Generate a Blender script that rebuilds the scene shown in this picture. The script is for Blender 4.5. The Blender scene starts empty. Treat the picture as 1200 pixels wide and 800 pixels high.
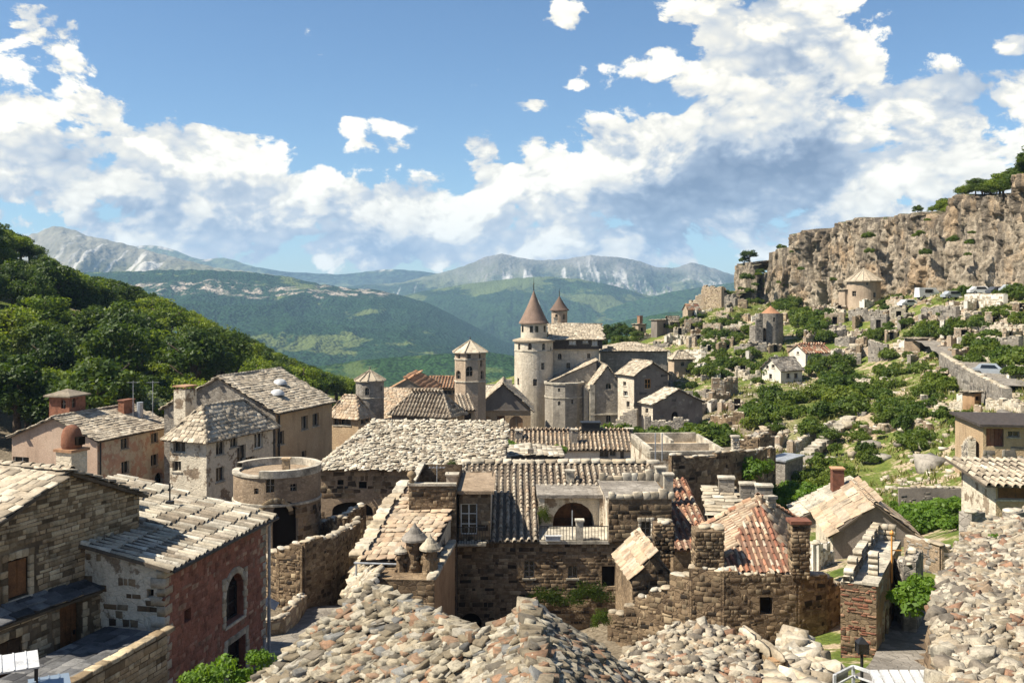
import bpy, math, random
import numpy as np
from mathutils import Vector, Matrix
R_ = math.radians
random.seed(7)
rng = np.random.default_rng(7)
SC = bpy.context.scene
COL = SC.collection

# ------------------------------------------------------------------ camera, sky, sun, exposure
F = 1150.0      # focal length in photo pixels (1200 px wide)
ZC = 30.0       # eye height
HOR = 345.0     # photo row of the horizon
cam_d = bpy.data.cameras.new('camera'); cam = bpy.data.objects.new('camera', cam_d); COL.objects.link(cam)
cam.location = (0, 0, ZC); cam.rotation_euler = (R_(90), 0, 0)
cam_d.sensor_width = 36; cam_d.lens = 36 * F / 1200; cam_d.shift_y = -(400 - HOR) / 1200
cam_d.clip_start = 0.3; cam_d.clip_end = 60000
SC.camera = cam
SC.view_settings.view_transform = 'Standard'; SC.view_settings.look = 'None'
SC.view_settings.gamma = 1.0; SC.view_settings.use_curve_mapping = False
SC.view_settings.exposure = 1.12
SC.cycles.use_denoising = True
SC.cycles.max_bounces = 6; SC.cycles.diffuse_bounces = 3; SC.cycles.glossy_bounces = 2
SC.cycles.transmission_bounces = 3; SC.cycles.volume_bounces = 0; SC.cycles.transparent_max_bounces = 6
SC.cycles.volume_max_steps = 64

SUN_AZ = R_(-103)     # measured from +Y (view direction) towards +X: the sun stands to the left
SUN_EL = R_(51)
sd = Vector((math.sin(SUN_AZ) * math.cos(SUN_EL), math.cos(SUN_AZ) * math.cos(SUN_EL), math.sin(SUN_EL)))
sun_d = bpy.data.lights.new('sun', 'SUN'); sun_d.energy = 5.0; sun_d.angle = R_(0.53); sun_d.color = (1.0, 0.92, 0.77)
sun = bpy.data.objects.new('sun', sun_d); COL.objects.link(sun)
sun.rotation_euler = (-sd).to_track_quat('-Z', 'Y').to_euler()


class G:
    """small helper for node graphs"""
    def __init__(s, tree):
        s.t = tree; s.t.nodes.clear()
    def n(s, typ, ins=None, **props):
        nd = s.t.nodes.new(typ)
        for k, v in props.items(): setattr(nd, k, v)
        for k, v in (ins or {}).items(): s.set(nd, k, v)
        return nd
    def set(s, nd, k, v):
        sock = nd.inputs[k]
        if isinstance(v, bpy.types.NodeSocket): s.t.links.new(v, sock)
        elif isinstance(v, bpy.types.Node): s.t.links.new(v.outputs[0], sock)
        else:
            if isinstance(v, tuple) and len(v) == 3 and sock.type == 'RGBA': v = v + (1,)
            sock.default_value = v
    def m(s, op, a, b=0.0, c=0.0, clamp=False):
        nd = s.n('ShaderNodeMath', operation=op, use_clamp=clamp)
        s.set(nd, 0, a); s.set(nd, 1, b)
        if op in ('MULTIPLY_ADD', 'SMOOTH_MIN', 'SMOOTH_MAX', 'WRAP', 'COMPARE'): s.set(nd, 2, c)
        return nd.outputs[0]
    def noise(s, scale, detail=4, vec=None, rough=0.55, dist=0.0, out=0, **k):
        nd = s.n('ShaderNodeTexNoise', {'Scale': scale, 'Detail': detail, 'Roughness': rough, 'Distortion': dist}, **k)
        if vec is not None: s.set(nd, 'Vector', vec)
        return nd.outputs[out]
    def vor(s, scale, vec=None, feature='F1', out=0, rand=1.0):
        nd = s.n('ShaderNodeTexVoronoi', {'Scale': scale, 'Randomness': rand}, feature=feature)
        if vec is not None: s.set(nd, 'Vector', vec)
        return nd.outputs[out]
    def ramp(s, fac, stops, interp='LINEAR'):
        nd = s.n('ShaderNodeValToRGB'); cr = nd.color_ramp; cr.interpolation = interp
        while len(cr.elements) < len(stops): cr.elements.new(0.5)
        for e, (p, c) in zip(cr.elements, stops):
            e.position = p
            if isinstance(c, (int, float)): c = (c, c, c)
            e.color = tuple(c) + (1,)
        s.set(nd, 0, fac)
        return nd.outputs[0]
    def mix(s, fac, a, b, blend='MIX'):
        nd = s.n('ShaderNodeMix', data_type='RGBA', blend_type=blend)
        s.set(nd, 0, fac); s.set(nd, 6, a); s.set(nd, 7, b)
        return nd.outputs[2]
    def maprange(s, v, a, b, c=0.0, d=1.0, smooth=True):
        nd = s.n('ShaderNodeMapRange', interpolation_type='SMOOTHSTEP' if smooth else 'LINEAR')
        s.set(nd, 0, v); s.set(nd, 1, a); s.set(nd, 2, b); s.set(nd, 3, c); s.set(nd, 4, d)
        return nd.outputs[0]
    def vmul(s, vec, v3):
        nd = s.n('ShaderNodeVectorMath', operation='MULTIPLY'); s.set(nd, 0, vec); nd.inputs[1].default_value = v3
        return nd.outputs[0]
    def vadd(s, vec, v3):
        nd = s.n('ShaderNodeVectorMath', operation='ADD'); s.set(nd, 0, vec)
        if isinstance(v3, tuple): nd.inputs[1].default_value = v3
        else: s.set(nd, 1, v3)
        return nd.outputs[0]


# --- world: Nishita sky with a broken cumulus layer (clouds live in azimuth / elevation)
world = bpy.data.worlds.new('World'); SC.world = world; world.use_nodes = True
g = G(world.node_tree)
sky = g.n('ShaderNodeTexSky', sky_type='NISHITA', sun_disc=False, sun_elevation=SUN_EL, sun_rotation=SUN_AZ,
          altitude=900.0, air_density=1.0, dust_density=0.6, ozone_density=1.6)
tc = g.n('ShaderNodeTexCoord').outputs['Generated']
sep = g.n('ShaderNodeSeparateXYZ', {0: tc})
az = g.m('ARCTAN2', sep.outputs[0], sep.outputs[1])
hyp = g.m('SQRT', g.m('ADD', g.m('MULTIPLY', sep.outputs[0], sep.outputs[0]), g.m('MULTIPLY', sep.outputs[1], sep.outputs[1])))
el = g.m('DIVIDE', sep.outputs[2], g.m('MAXIMUM', hyp, 0.02))


def ae(px, py):
    k = (px - 600) / F
    return math.atan(k), (HOR - py) / F / math.sqrt(1 + k * k)


# cumulus heaps: (column, row, half width, half height, weight) in photo pixels, turned into azimuth / elevation
HEAPS = [(4, 52, 74, 44, .68), (50, 122, 95, 20, .56), (-70, 90, 80, 80, .6),
         (60, 208, 180, 50, 1.0), (230, 192, 130, 46, .95), (330, 238, 120, 45, .9),
         (445, 160, 85, 26, .68), (560, 170, 45, 20, .62), (370, 176, 30, 12, .5), (488, 124, 26, 9, .5),
         (480, 240, 130, 48, .95), (590, 225, 110, 45, .9), (640, 262, 170, 40, .85),
         (720, 195, 120, 62, 1.05), (830, 215, 170, 80, 1.2), (960, 190, 190, 70, 1.2), (1110, 170, 120, 75, 1.15),
         (905, 78, 105, 78, 1.3), (955, 10, 80, 50, 1.1), (1060, 132, 90, 42, 1.0), (1165, 120, 70, 40, 1.0),
         (690, 92, 58, 24, .66), (785, 78, 62, 34, .72), (648, 128, 56, 15, .58), (662, 16, 38, 22, .58), (808, 18, 34, 20, .6),
         (1190, 54, 26, 13, .55), (658, 46, 14, 8, .45), (1190, 215, 80, 45, .9), (560, 282, 820, 40, .98), (150, 268, 260, 34, .8),
         (-150, 200, 160, 70, .9), (1330, 190, 170, 80, 1.0)]


def heaps(du, dv):
    pos = g.n('ShaderNodeCombineXYZ', {0: g.m('ADD', az, du), 1: g.m('ADD', el, dv), 2: 0.0}).outputs[0]
    tot = None
    for (px, py, w, h, wt) in HEAPS:
        a0, e0 = ae(px, py)
        q = g.n('ShaderNodeVectorMath', operation='MULTIPLY_ADD'); g.set(q, 0, pos)
        q.inputs[1].default_value = (F / w, F / h, 0); q.inputs[2].default_value = (-a0 * F / w, -e0 * F / h, 0)
        dt = g.n('ShaderNodeVectorMath', operation='DOT_PRODUCT', ins={0: q.outputs[0], 1: q.outputs[0]}).outputs['Value']
        f = g.m('MULTIPLY_ADD', dt, -.5 * wt, wt)
        tot = f if tot is None else g.m('SMOOTH_MAX', tot, f, 0.25)
    return g.m('MAXIMUM', tot, 0.0)
def cvec(du, dv): return g.n('ShaderNodeCombineXYZ', {0: g.m('ADD', az, du), 1: g.m('MULTIPLY', g.m('ADD', el, dv), 1.45), 2: 3.7}).outputs[0]


v0, v1 = cvec(0., 0.), cvec(-.012, .02)
# away from the heaps named above the same kind of broken layer goes on all round
gen = g.m('MULTIPLY', g.m('MULTIPLY', g.maprange(g.noise(2.3, 2, v0, .5), .42, .66), g.maprange(g.m('ABSOLUTE', az), .62, .95)), g.maprange(el, .9, .1, .35, 1.))
h0 = g.m('MAXIMUM', heaps(0., 0.), gen); h2 = g.m('MAXIMUM', heaps(-.015, .045), gen)
n0 = g.noise(8.0, 11, v0, .65, .25); n1c = g.noise(8.0, 4, v1, .56, .15)
bil = g.vor(30.0, g.vadd(v0, g.vmul(g.noise(14.0, 2, v0, out=1), (.05, .05, .05))), 'F1')
fine = g.m('ADD', g.m('MULTIPLY', g.m('SUBTRACT', n0, .53), 3.3), g.m('MULTIPLY', g.m('SUBTRACT', .40, bil), .55))
d0 = g.m('ADD', h0, fine)
alpha = g.m('MULTIPLY', g.maprange(d0, .38, .56), g.maprange(el, -.02, .03))
body = g.m('MULTIPLY', g.maprange(el, .02, .13, .45, 1.), g.maprange(g.m('ADD', h2, g.m('MULTIPLY', g.m('SUBTRACT', n1c, .53), 2.2)), .30, 1.25))   # cloud standing between here and the sun
lit = g.maprange(g.m('SUBTRACT', g.m('MULTIPLY', n0, 1.0), n1c), -.055, .065)
edge = g.maprange(d0, .5, 1.5)
shade = g.m('SUBTRACT', 1.0, g.m('MULTIPLY', body, g.m('MULTIPLY_ADD', edge, .55, .42)))
big_l = g.maprange(g.m('SUBTRACT', g.noise(3.5, 4, v0, .5), g.noise(3.5, 4, cvec(-.03, .05), .5)), -.08, .08)
lit = g.m('ADD', g.m('MULTIPLY', lit, .6), g.m('MULTIPLY', big_l, .4))
puff = g.m('SUBTRACT', .40, g.m('ADD', g.m('MULTIPLY', bil, .6), g.m('MULTIPLY', g.vor(75.0, g.vadd(v0, g.vmul(g.noise(30.0, 2, v0, out=1), (.03, .03, .03))), 'F1'), .4)))
shade = g.m('ADD', g.m('MULTIPLY', shade, .50), g.m('ADD', g.m('MULTIPLY', lit, .58), g.m('MULTIPLY', puff, .55)), clamp=True)
cl_col = g.ramp(shade, [(0.0, (.20, .28, .42)), (.26, (.36, .45, .59)), (.50, (.64, .69, .75)), (.72, (1.02, .98, .87)), (.90, (1.28, 1.22, 1.06))])
bg_sky = g.n('ShaderNodeBackground', {'Color': g.mix(1.0, sky.outputs[0], (0.80, 0.98, 1.10), 'MULTIPLY'), 'Strength': 0.0565})
bg_cl = g.n('ShaderNodeBackground', {'Color': cl_col, 'Strength': 0.455})
mixw = g.n('ShaderNodeMixShader', {0: alpha, 1: bg_sky.outputs[0], 2: bg_cl.outputs[0]})
g.n('ShaderNodeOutputWorld', {0: mixw.outputs[0]})
world.cycles.sampling_method = 'MANUAL'; world.cycles.sample_map_resolution = 512


# ------------------------------------------------------------------ picture geometry -> place
def X(px, D): return (px - 600) / F * D
def Z(py, D): return ZC + (HOR - py) / F * D
def P(px, py, D): return Vector((X(px, D), D, Z(py, D)))
def along(p, d, px):
    """how far to go from plan point p in plan direction d to stand in photo column px"""
    k = (px - 600) / F
    return (k * p[1] - p[0]) / (d[0] - k * d[1])


class TPS:
    """thin plate surface through control points"""
    def __init__(s, pts, lam=0.0):
        A = np.array(pts, float); s.c = A[:, :2]; n = len(A)
        K = s.k(s.c, s.c) + lam * np.eye(n)
        Q = np.c_[np.ones(n), s.c]
        M = np.block([[K, Q], [Q.T, np.zeros((3, 3))]])
        s.w = np.linalg.solve(M, np.r_[A[:, 2], 0, 0, 0])
    @staticmethod
    def k(a, b):
        r2 = ((a[:, None, :] - b[None, :, :]) ** 2).sum(-1)
        return 0.5 * r2 * np.log(r2 + 1e-9)
    def __call__(s, xy):
        xy = np.atleast_2d(np.asarray(xy, float))
        out = np.empty(len(xy))
        for i in range(0, len(xy), 20000):
            q = xy[i:i + 20000]
            out[i:i + 20000] = s.k(q, s.c) @ s.w[:-3] + np.c_[np.ones(len(q)), q] @ s.w[-3:]
        return out


GC = [(700, 548, 110), (880, 522, 95), (840, 474, 140), (830, 442, 165), (800, 424, 185), (760, 404, 210), (738, 394, 240),
      (850, 372, 215), (900, 402, 185), (930, 446, 160), (960, 470, 131), (1000, 492, 106), (950, 532, 100), (1040, 560, 85),
      (1010, 648, 60), (1090, 606, 65), (1100, 486, 103), (1140, 474, 100), (1150, 424, 125), (1050, 432, 150), (1050, 382, 175),
      (1000, 362, 195), (1100, 354, 175), (1190, 352, 150), (1190, 482, 85), (1190, 606, 50), (940, 362, 222), (1200, 338, 160),
      (870, 358, 235), (830, 372, 245), (790, 384, 250), (1320, 330, 150), (1320, 500, 70), (1350, 700, 40),
      (0, 510, 112), (20, 640, 60), (330, 665, 60), (345, 708, 50), (600, 748, 57), (560, 748, 48), (750, 768, 45), (1045, 762, 37), (1010, 748, 40), (1062, 800, 29),
      (1000, 705, 45), (100, 812, 32), (300, 800, 36), (500, 608, 70), (450, 492, 120), (600, 512, 150), (540, 512, 130), (700, 512, 150),
      (450, 455, 250), (600, 455, 300), (700, 430, 270), (742, 420, 310), (250, 600, 88), (60, 590, 88), (420, 600, 85),
      (1000, 800, 26), (600, 1150, 12), (300, 1300, 12), (900, 1200, 12), (100, 500, 132), (250, 478, 150), (330, 470, 190),
      (0, 335, 190), (100, 365, 195), (200, 398, 200), (300, 438, 205), (390, 468, 215), (-150, 300, 180), (-200, 480, 100), (-60, 270, 260), (150, 370, 260),
      (300, 430, 280), (420, 470, 320), (-200, 800, 30), (960, 590, 75), (1150, 785, 34), (820, 640, 62), (650, 560, 85)]
gpts = [tuple(P(*c)) for c in GC] + [(-260, 330, 30), (-60, 420, -45), (60, 420, -45), (200, 420, 10), (320, 330, 30), (330, 100, 30), (-250, 60, 30), (-200, -20, 30), (250, -20, 32), (0, -20, 20)]
terr = TPS(gpts, 2.0)
def tz(x, y): return float(terr([(x, y)])[0])
def hit(px, py, d0=38.0, d1=330.0):
    """point where the ray through a photo pixel meets the ground"""
    Ds = np.arange(d0, d1, 1.0)
    xy = np.c_[(px - 600) / F * Ds, Ds]
    zz = terr(xy); rz = ZC + (HOR - py) / F * Ds
    i = np.argmax(zz >= rz)
    if zz[i] < rz[i]: return None
    return Vector((xy[i, 0], Ds[i], zz[i]))
def tree_of(objs): return objs


# ------------------------------------------------------------------ value noise for shapes
def _hash(ix, iy, iz, seed):
    h = (ix * 374761393 + iy * 668265263 + iz * 2147483647 + seed * 974711) & 0xffffffff
    h = ((h ^ (h >> 13)) * 1274126177) & 0xffffffff
    return ((h ^ (h >> 16)) & 0xffff) / 65535.0
def vnoise(p, seed=0):
    p = np.asarray(p, float)
    if p.shape[1] == 2: p = np.c_[p, np.zeros(len(p))]
    i = np.floor(p).astype(np.int64); f = p - i; f = f * f * (3 - 2 * f)
    r = 0
    for dx in (0, 1):
        for dy in (0, 1):
            for dz in (0, 1):
                w = (f[:, 0] if dx else 1 - f[:, 0]) * (f[:, 1] if dy else 1 - f[:, 1]) * (f[:, 2] if dz else 1 - f[:, 2])
                r = r + w * _hash(i[:, 0] + dx, i[:, 1] + dy, i[:, 2] + dz, seed)
    return r
def fbm(p, seed=0, oct=5, gain=0.5):
    p = np.asarray(p, float); a = 1.0; t = 0; s = 0
    for o in range(oct):
        s = s + a * vnoise(p, seed + o * 17); t += a; a *= gain; p = p * 2.03 + 11.3
    return s / t
def cells(p, seed=0):
    """cellular noise: distance to the nearest feature point and a random value of that cell"""
    p = np.asarray(p, float); i = np.floor(p).astype(np.int64); best = np.full(len(p), 9.); val = np.zeros(len(p)); z = i[:, 0] * 0
    for dx in (-1, 0, 1):
        for dy in (-1, 0, 1):
            cx, cy = i[:, 0] + dx, i[:, 1] + dy; fx = cx + _hash(cx, cy, z, seed); fy = cy + _hash(cx, cy, z + 1, seed); d = np.hypot(p[:, 0] - fx, p[:, 1] - fy)
            k = d < best; best = np.where(k, d, best); val = np.where(k, _hash(cx, cy, z + 2, seed), val)
    return best, val
def ridged(p, seed=0, oct=5, gain=0.55):
    p = np.asarray(p, float); a = 1.0; t = 0; s = 0
    for o in range(oct):
        s = s + a * (1 - np.abs(2 * vnoise(p, seed + o * 17) - 1)); t += a; a *= gain; p = p * 2.1 + 7.7
    return s / t


# ------------------------------------------------------------------ meshes and objects
MESH_N = [0]
def mesh_from(name, v, f, mats, mi=None, rnd=None, smooth=False):
    me = bpy.data.meshes.new(name)
    v = np.asarray(v, float).reshape(-1, 3)
    if isinstance(f, np.ndarray) and f.ndim == 2:
        k = f.shape[1]; nf = len(f)
        me.vertices.add(len(v)); me.vertices.foreach_set('co', v.ravel())
        me.loops.add(nf * k); me.loops.foreach_set('vertex_index', f.astype(np.int32).ravel())
        me.polygons.add(nf); me.polygons.foreach_set('loop_start', np.arange(0, nf * k, k, dtype=np.int32))
        me.polygons.foreach_set('loop_total', np.full(nf, k, dtype=np.int32))
    else:
        me.from_pydata(v.tolist(), [], [tuple(int(q) for q in x) for x in f])
    for m in (mats if isinstance(mats, (list, tuple)) else [mats]): me.materials.append(m)
    if mi is not None: me.polygons.foreach_set('material_index', np.asarray(mi, dtype=np.int32))
    if rnd is not None:
        at = me.attributes.new('rnd', 'FLOAT', 'POINT'); at.data.foreach_set('value', np.asarray(rnd, dtype=np.float32))
    if smooth: me.polygons.foreach_set('use_smooth', np.ones(len(me.polygons), dtype=bool))
    me.update(calc_edges=True)
    return me
def link(name, data, parent=None, mw=None):
    o = bpy.data.objects.new(name, data); COL.objects.link(o)
    if parent is not None: o.parent = parent
    if mw is not None: o.matrix_basis = mw
    return o
def tag(o, label=None, cat=None, group=None, kind=None):
    if label: o['label'] = label
    if cat: o['category'] = cat
    if group: o['group'] = group
    if kind or cat: o['kind'] = kind or 'thing'
    return o


class MB:
    def __init__(s): s.v = []; s.f = []; s.m = []
    def face(s, pts, m=0):
        i = len(s.v); s.v += [tuple(p) for p in pts]; s.f.append(tuple(range(i, i + len(pts)))); s.m.append(m)
    def box(s, lo, hi, m=0, M=None):
        x0, y0, z0 = lo; x1, y1, z1 = hi
        c = [(x0, y0, z0), (x1, y0, z0), (x1, y1, z0), (x0, y1, z0), (x0, y0, z1), (x1, y0, z1), (x1, y1, z1), (x0, y1, z1)]
        if M is not None: c = [tuple(M @ Vector(q)) for q in c]
        i = len(s.v); s.v += c
        for q in ((0, 3, 2, 1), (4, 5, 6, 7), (0, 1, 5, 4), (1, 2, 6, 5), (2, 3, 7, 6), (3, 0, 4, 7)):
            s.f.append(tuple(i + k for k in q)); s.m.append(m)
    def bar(s, a, b, w, h=None, m=0):
        """square bar from a to b"""
        a, b = Vector(a), Vector(b); d = (b - a); L = d.length
        q = d.to_track_quat('Z', 'Y').to_matrix().to_4x4(); q.translation = a
        h = h or w
        s.box((-w / 2, -h / 2, 0), (w / 2, h / 2, L), m, q)
    def tube(s, pts, rad, n=7, m=0, cap=True):
        pts = [Vector(p) for p in pts]; i0 = len(s.v); rad = rad if isinstance(rad, (list, tuple)) else [rad] * len(pts)
        for k, p in enumerate(pts):
            d = (pts[min(k + 1, len(pts) - 1)] - pts[max(k - 1, 0)]).normalized()
            a = d.orthogonal().normalized() if abs(d.z) < 0.99 else Vector((1, 0, 0)); a = (a - d * a.dot(d)).normalized(); b = d.cross(a)
            for j in range(n):
                t = 2 * math.pi * j / n
                s.v.append(tuple(p + (a * math.cos(t) + b * math.sin(t)) * rad[k]))
        for k in range(len(pts) - 1):
            for j in range(n):
                s.f.append((i0 + k * n + j, i0 + k * n + (j + 1) % n, i0 + (k + 1) * n + (j + 1) % n, i0 + (k + 1) * n + j)); s.m.append(m)
        if cap:
            s.f.append(tuple(i0 + j for j in reversed(range(n)))); s.m.append(m)
            s.f.append(tuple(i0 + (len(pts) - 1) * n + j for j in range(n))); s.m.append(m)
    def lathe(s, prof, c=(0, 0, 0), n=24, m=0, a0=0.0, a1=2 * math.pi):
        """surface of revolution: prof = [(r, z)]"""
        full = abs(a1 - a0 - 2 * math.pi) < 1e-6; k = n if full else n + 1; i0 = len(s.v)
        for (r, z) in prof:
            for j in range(k):
                t = a0 + (a1 - a0) * j / n
                s.v.append((c[0] + r * math.cos(t), c[1] + r * math.sin(t), c[2] + z))
        for i in range(len(prof) - 1):
            for j in range(n):
                j2 = (j + 1) % k
                s.f.append((i0 + i * k + j, i0 + i * k + j2, i0 + (i + 1) * k + j2, i0 + (i + 1) * k + j)); s.m.append(m)
    def build(s, name, mats, parent=None, smooth=False, rnd=None):
        return link(name, mesh_from(name, s.v, s.f, mats, s.m, rnd, smooth), parent)


# ---- shared small pieces --------------------------------------------------------------
def grid_block(jit, inset, seed):
    """dressed or split stone: front towards -Y, 5 sides and a chamfered face (18 triangles)"""
    r = np.random.default_rng(seed)
    v = np.array([(-.5, .5, -.5), (.5, .5, -.5), (.5, .5, .5), (-.5, .5, .5), (-.5, -.38, -.5), (.5, -.38, -.5), (.5, -.38, .5), (-.5, -.38, .5)], float)
    j = r.uniform(-jit, jit, (4, 3)); v[:4] += j * (1, 0, 1); v[4:8] += j * (1, 0, 1) + r.uniform(-jit, jit, (4, 3)) * .4
    fr = v[4:8] * (1, 1, 1); c = fr.mean(0); fr = c + (fr - c) * (1 - inset); fr[:, 1] = -.5 + r.uniform(-.06, .06, 4)
    v = np.r_[v, fr]
    f = [(0, 1, 5, 4), (1, 2, 6, 5), (2, 3, 7, 6), (3, 0, 4, 7), (4, 5, 9, 8), (5, 6, 10, 9), (6, 7, 11, 10), (7, 4, 8, 11), (8, 9, 10, 11)]
    return v, np.array(f)
def rubble(seed, power=3.2, jit=.16):
    """rounded broken stone (48 triangles)"""
    r = np.random.default_rng(seed); pts = []; idx = {}
    for x in (-1, 0, 1):
        for y in (-1, 0, 1):
            for z in (-1, 0, 1):
                if (x, y, z) != (0, 0, 0): idx[(x, y, z)] = len(pts); pts.append((x, y, z))
    v = np.array(pts, float); nrm = (np.abs(v) ** power).sum(1) ** (1 / power); v = v / nrm[:, None]
    v = v * .5 + r.uniform(-jit, jit, v.shape) * .5
    sk = np.eye(3); sk[0, 1] = r.uniform(-.3, .3); sk[1, 0] = r.uniform(-.3, .3); v = v @ sk.T
    f = []
    for ax in range(3):
        for sgn in (-1, 1):
            o = [k for k in range(3) if k != ax]
            for a in (-1, 0):
                for b in (-1, 0):
                    q = []
                    for (da, db) in ((0, 0), (1, 0), (1, 1), (0, 1)):
                        t = [0, 0, 0]; t[ax] = sgn; t[o[0]] = a + da; t[o[1]] = b + db; q.append(idx[tuple(t)])
                    if (sgn > 0) == (ax == 1): q.reverse()
                    f.append(q)
    return v, np.array(f)
def slabv(seed, jit=.07):
    """flat roofing slab, top towards +Z"""
    r = np.random.default_rng(seed)
    b = np.array([(-.5, -.5), (.5, -.5), (.5, .5), (-.5, .5)]) + r.uniform(-jit, jit, (4, 2))
    v = [(x, y, -.5) for x, y in b] + [(x, y, .25 + r.uniform(-.2, .2)) for x, y in b]
    c = b.mean(0); v += [(c[0] + (x - c[0]) * .88, c[1] + (y - c[1]) * .88, .5 + r.uniform(-.2, .2)) for x, y in b]
    f = [(0, 1, 5, 4), (1, 2, 6, 5), (2, 3, 7, 6), (3, 0, 4, 7), (4, 5, 9, 8), (5, 6, 10, 9), (6, 7, 11, 10), (7, 4, 8, 11), (8, 9, 10, 11)]
    return np.array(v, float), np.array(f)
def barrel(seed):
    """half-round clay tile, axis along Y, wider at the lower (-Y) end"""
    r = np.random.default_rng(seed); n = 5; v = []
    for (y, w) in ((-.5, .5), (.5, .40)):
        for rad, dz in ((1.0, 0), (.82, 0)):
            for k in range(n + 1):
                t = math.pi * k / n
                v.append((-math.cos(t) * w * rad, y, math.sin(t) * rad * (w / .5) - .35 + (.12 if y < 0 else -.1)))
    v = np.array(v); v += r.uniform(-.025, .025, v.shape)
    f = []; k = n + 1
    for i in range(n):
        f.append((i, i + 1, 2 * k + i + 1, 2 * k + i))
        f.append((k + i + 1, k + i, i, i + 1)[::-1] if False else (i + 1, i, k + i, k + i + 1))
    return v, np.array(f)
def chip(seed):
    """flat split stone with a broken six sided outline (28 triangles), top towards +Z"""
    r = np.random.default_rng(seed); k = 6; t = (np.arange(k) + r.uniform(-.32, .32, k)) * 2 * np.pi / k; rad = r.uniform(.40, .58, k)
    b = np.c_[np.cos(t) * rad, np.sin(t) * rad]; tilt = r.uniform(-.5, .5, 2)
    lo = np.c_[b * .95, np.full(k, -.5)]; mi = np.c_[b, .40 + r.uniform(-.10, .06, k) + b @ tilt * .7]; hi = np.c_[b * r.uniform(.86, .96, (k, 1)), .5 + r.uniform(-.06, .06, k) + b @ tilt * .7]
    v = np.r_[lo, mi, hi]; f = []
    for j in range(k): j2 = (j + 1) % k; f += [(j, j2, k + j2, k + j), (k + j, k + j2, 2 * k + j2, 2 * k + j)]
    return v, np.array(f + [(12, 13, 14, 15), (12, 15, 16, 17)])
def shard(seed):
    """flat split roofing stone: broken four sided plate with sharp edges (18 triangles)"""
    r = np.random.default_rng(seed); b = np.array([(-.5, -.5), (.5, -.5), (.5, .5), (-.5, .5)]) + r.uniform(-.2, .2, (4, 2)); t = r.uniform(-.9, .9, 2); c = b.mean(0)
    v = [(x, y, -.5) for x, y in b] + [(x, y, .32 + t[0] * x * .5 + t[1] * y * .5 + r.uniform(-.06, .06)) for x, y in b] + [(c[0] + (x - c[0]) * .93, c[1] + (y - c[1]) * .93, .5 + t[0] * x * .5 + t[1] * y * .5 + r.uniform(-.05, .05)) for x, y in b]
    return np.array(v, float), np.array([(0, 1, 5, 4), (1, 2, 6, 5), (2, 3, 7, 6), (3, 0, 4, 7), (4, 5, 9, 8), (5, 6, 10, 9), (6, 7, 11, 10), (7, 4, 8, 11), (8, 9, 10, 11)])
VAR = {'chip': [shard(110 + i) for i in range(14)], 'chunk': [rubble(130 + i, 7.0, .26) for i in range(10)], 'block': [grid_block(.06, .22, i) for i in range(8)], 'rough': [grid_block(.17, .15, 20 + i) for i in range(8)],
       'rubble': [rubble(40 + i) for i in range(10)], 'slab': [slabv(60 + i) for i in range(8)], 'tile': [barrel(80 + i) for i in range(5)],
       'flag': [slabv(90 + i, .02) for i in range(4)]}
SHARED = {}
def shared(kind, i, mat):
    k = (kind, i, mat.name)
    if k not in SHARED:
        v, f = VAR[kind][i]; SHARED[k] = mesh_from(kind + '_piece', v, f, mat)
    return SHARED[k]


class Pieces:
    """many alike pieces: the largest in the picture become parts of their own, the rest is joined"""
    def __init__(s, kind): s.k = kind; s.M = []; s.i = []
    def add(s, c, ex, ey, ez):
        m = np.eye(4); m[:3, 0] = ex; m[:3, 1] = ey; m[:3, 2] = ez; m[:3, 3] = c
        s.M.append(m); s.i.append(random.randrange(len(VAR[s.k])))
    def done(s, name, mat, parent, limit=300, minpx=9.5, rest=None):
        if not s.M: return
        M = np.array(s.M); W = np.array(world_of(parent)) if parent is not None else np.eye(4)
        corners = np.array([(x, y, z, 1) for x in (-.5, .5) for y in (-.5, .5) for z in (-.5, .5)])
        wc = np.einsum('ij,njk,lk->nli', W, M, corners)
        D = np.maximum(wc[..., 1], .5); u = 600 + wc[..., 0] / D * F; w = HOR - (wc[..., 2] - ZC) / D * F
        size = np.maximum(u.max(1) - u.min(1), w.max(1) - w.min(1))
        mid = (u.mean(1) > -5) & (u.mean(1) < 1205) & (w.mean(1) > -5) & (w.mean(1) < 806)
        size = np.where(mid, size, 0)
        order = np.argsort(-size); own = [q for q in order[:limit] if size[q] >= minpx]; ownset = set(own)
        for q in own:
            link(name, shared(s.k, s.i[q], mat), parent, Matrix(M[q].tolist()))
        other = [q for q in range(len(M)) if q not in ownset]
        if other:
            vs, fs, rs, off = [], [], [], 0
            for q in other:
                v, f = VAR[s.k][s.i[q]]
                vs.append(v @ M[q][:3, :3].T + M[q][:3, 3]); fs.append(f + off); rs.append(np.full(len(v), random.random())); off += len(v)
            o = link(rest or (name + '_covering'), mesh_from(name + 's', np.concatenate(vs), np.concatenate(fs), mat, rnd=np.concatenate(rs)), parent)
            o['kind'] = 'stuff'
WORLD = {}
def world_of(o):
    if o is None: return Matrix.Identity(4)
    if o.parent is None: return o.matrix_basis.copy()
    return world_of(o.parent) @ o.matrix_basis
def empty(name, loc, rz=0.0):
    o = bpy.data.objects.new(name, None); COL.objects.link(o)
    o.matrix_basis = Matrix.Translation(loc) @ Matrix.Rotation(rz, 4, 'Z'); o.empty_display_size = .3
    return o
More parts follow.
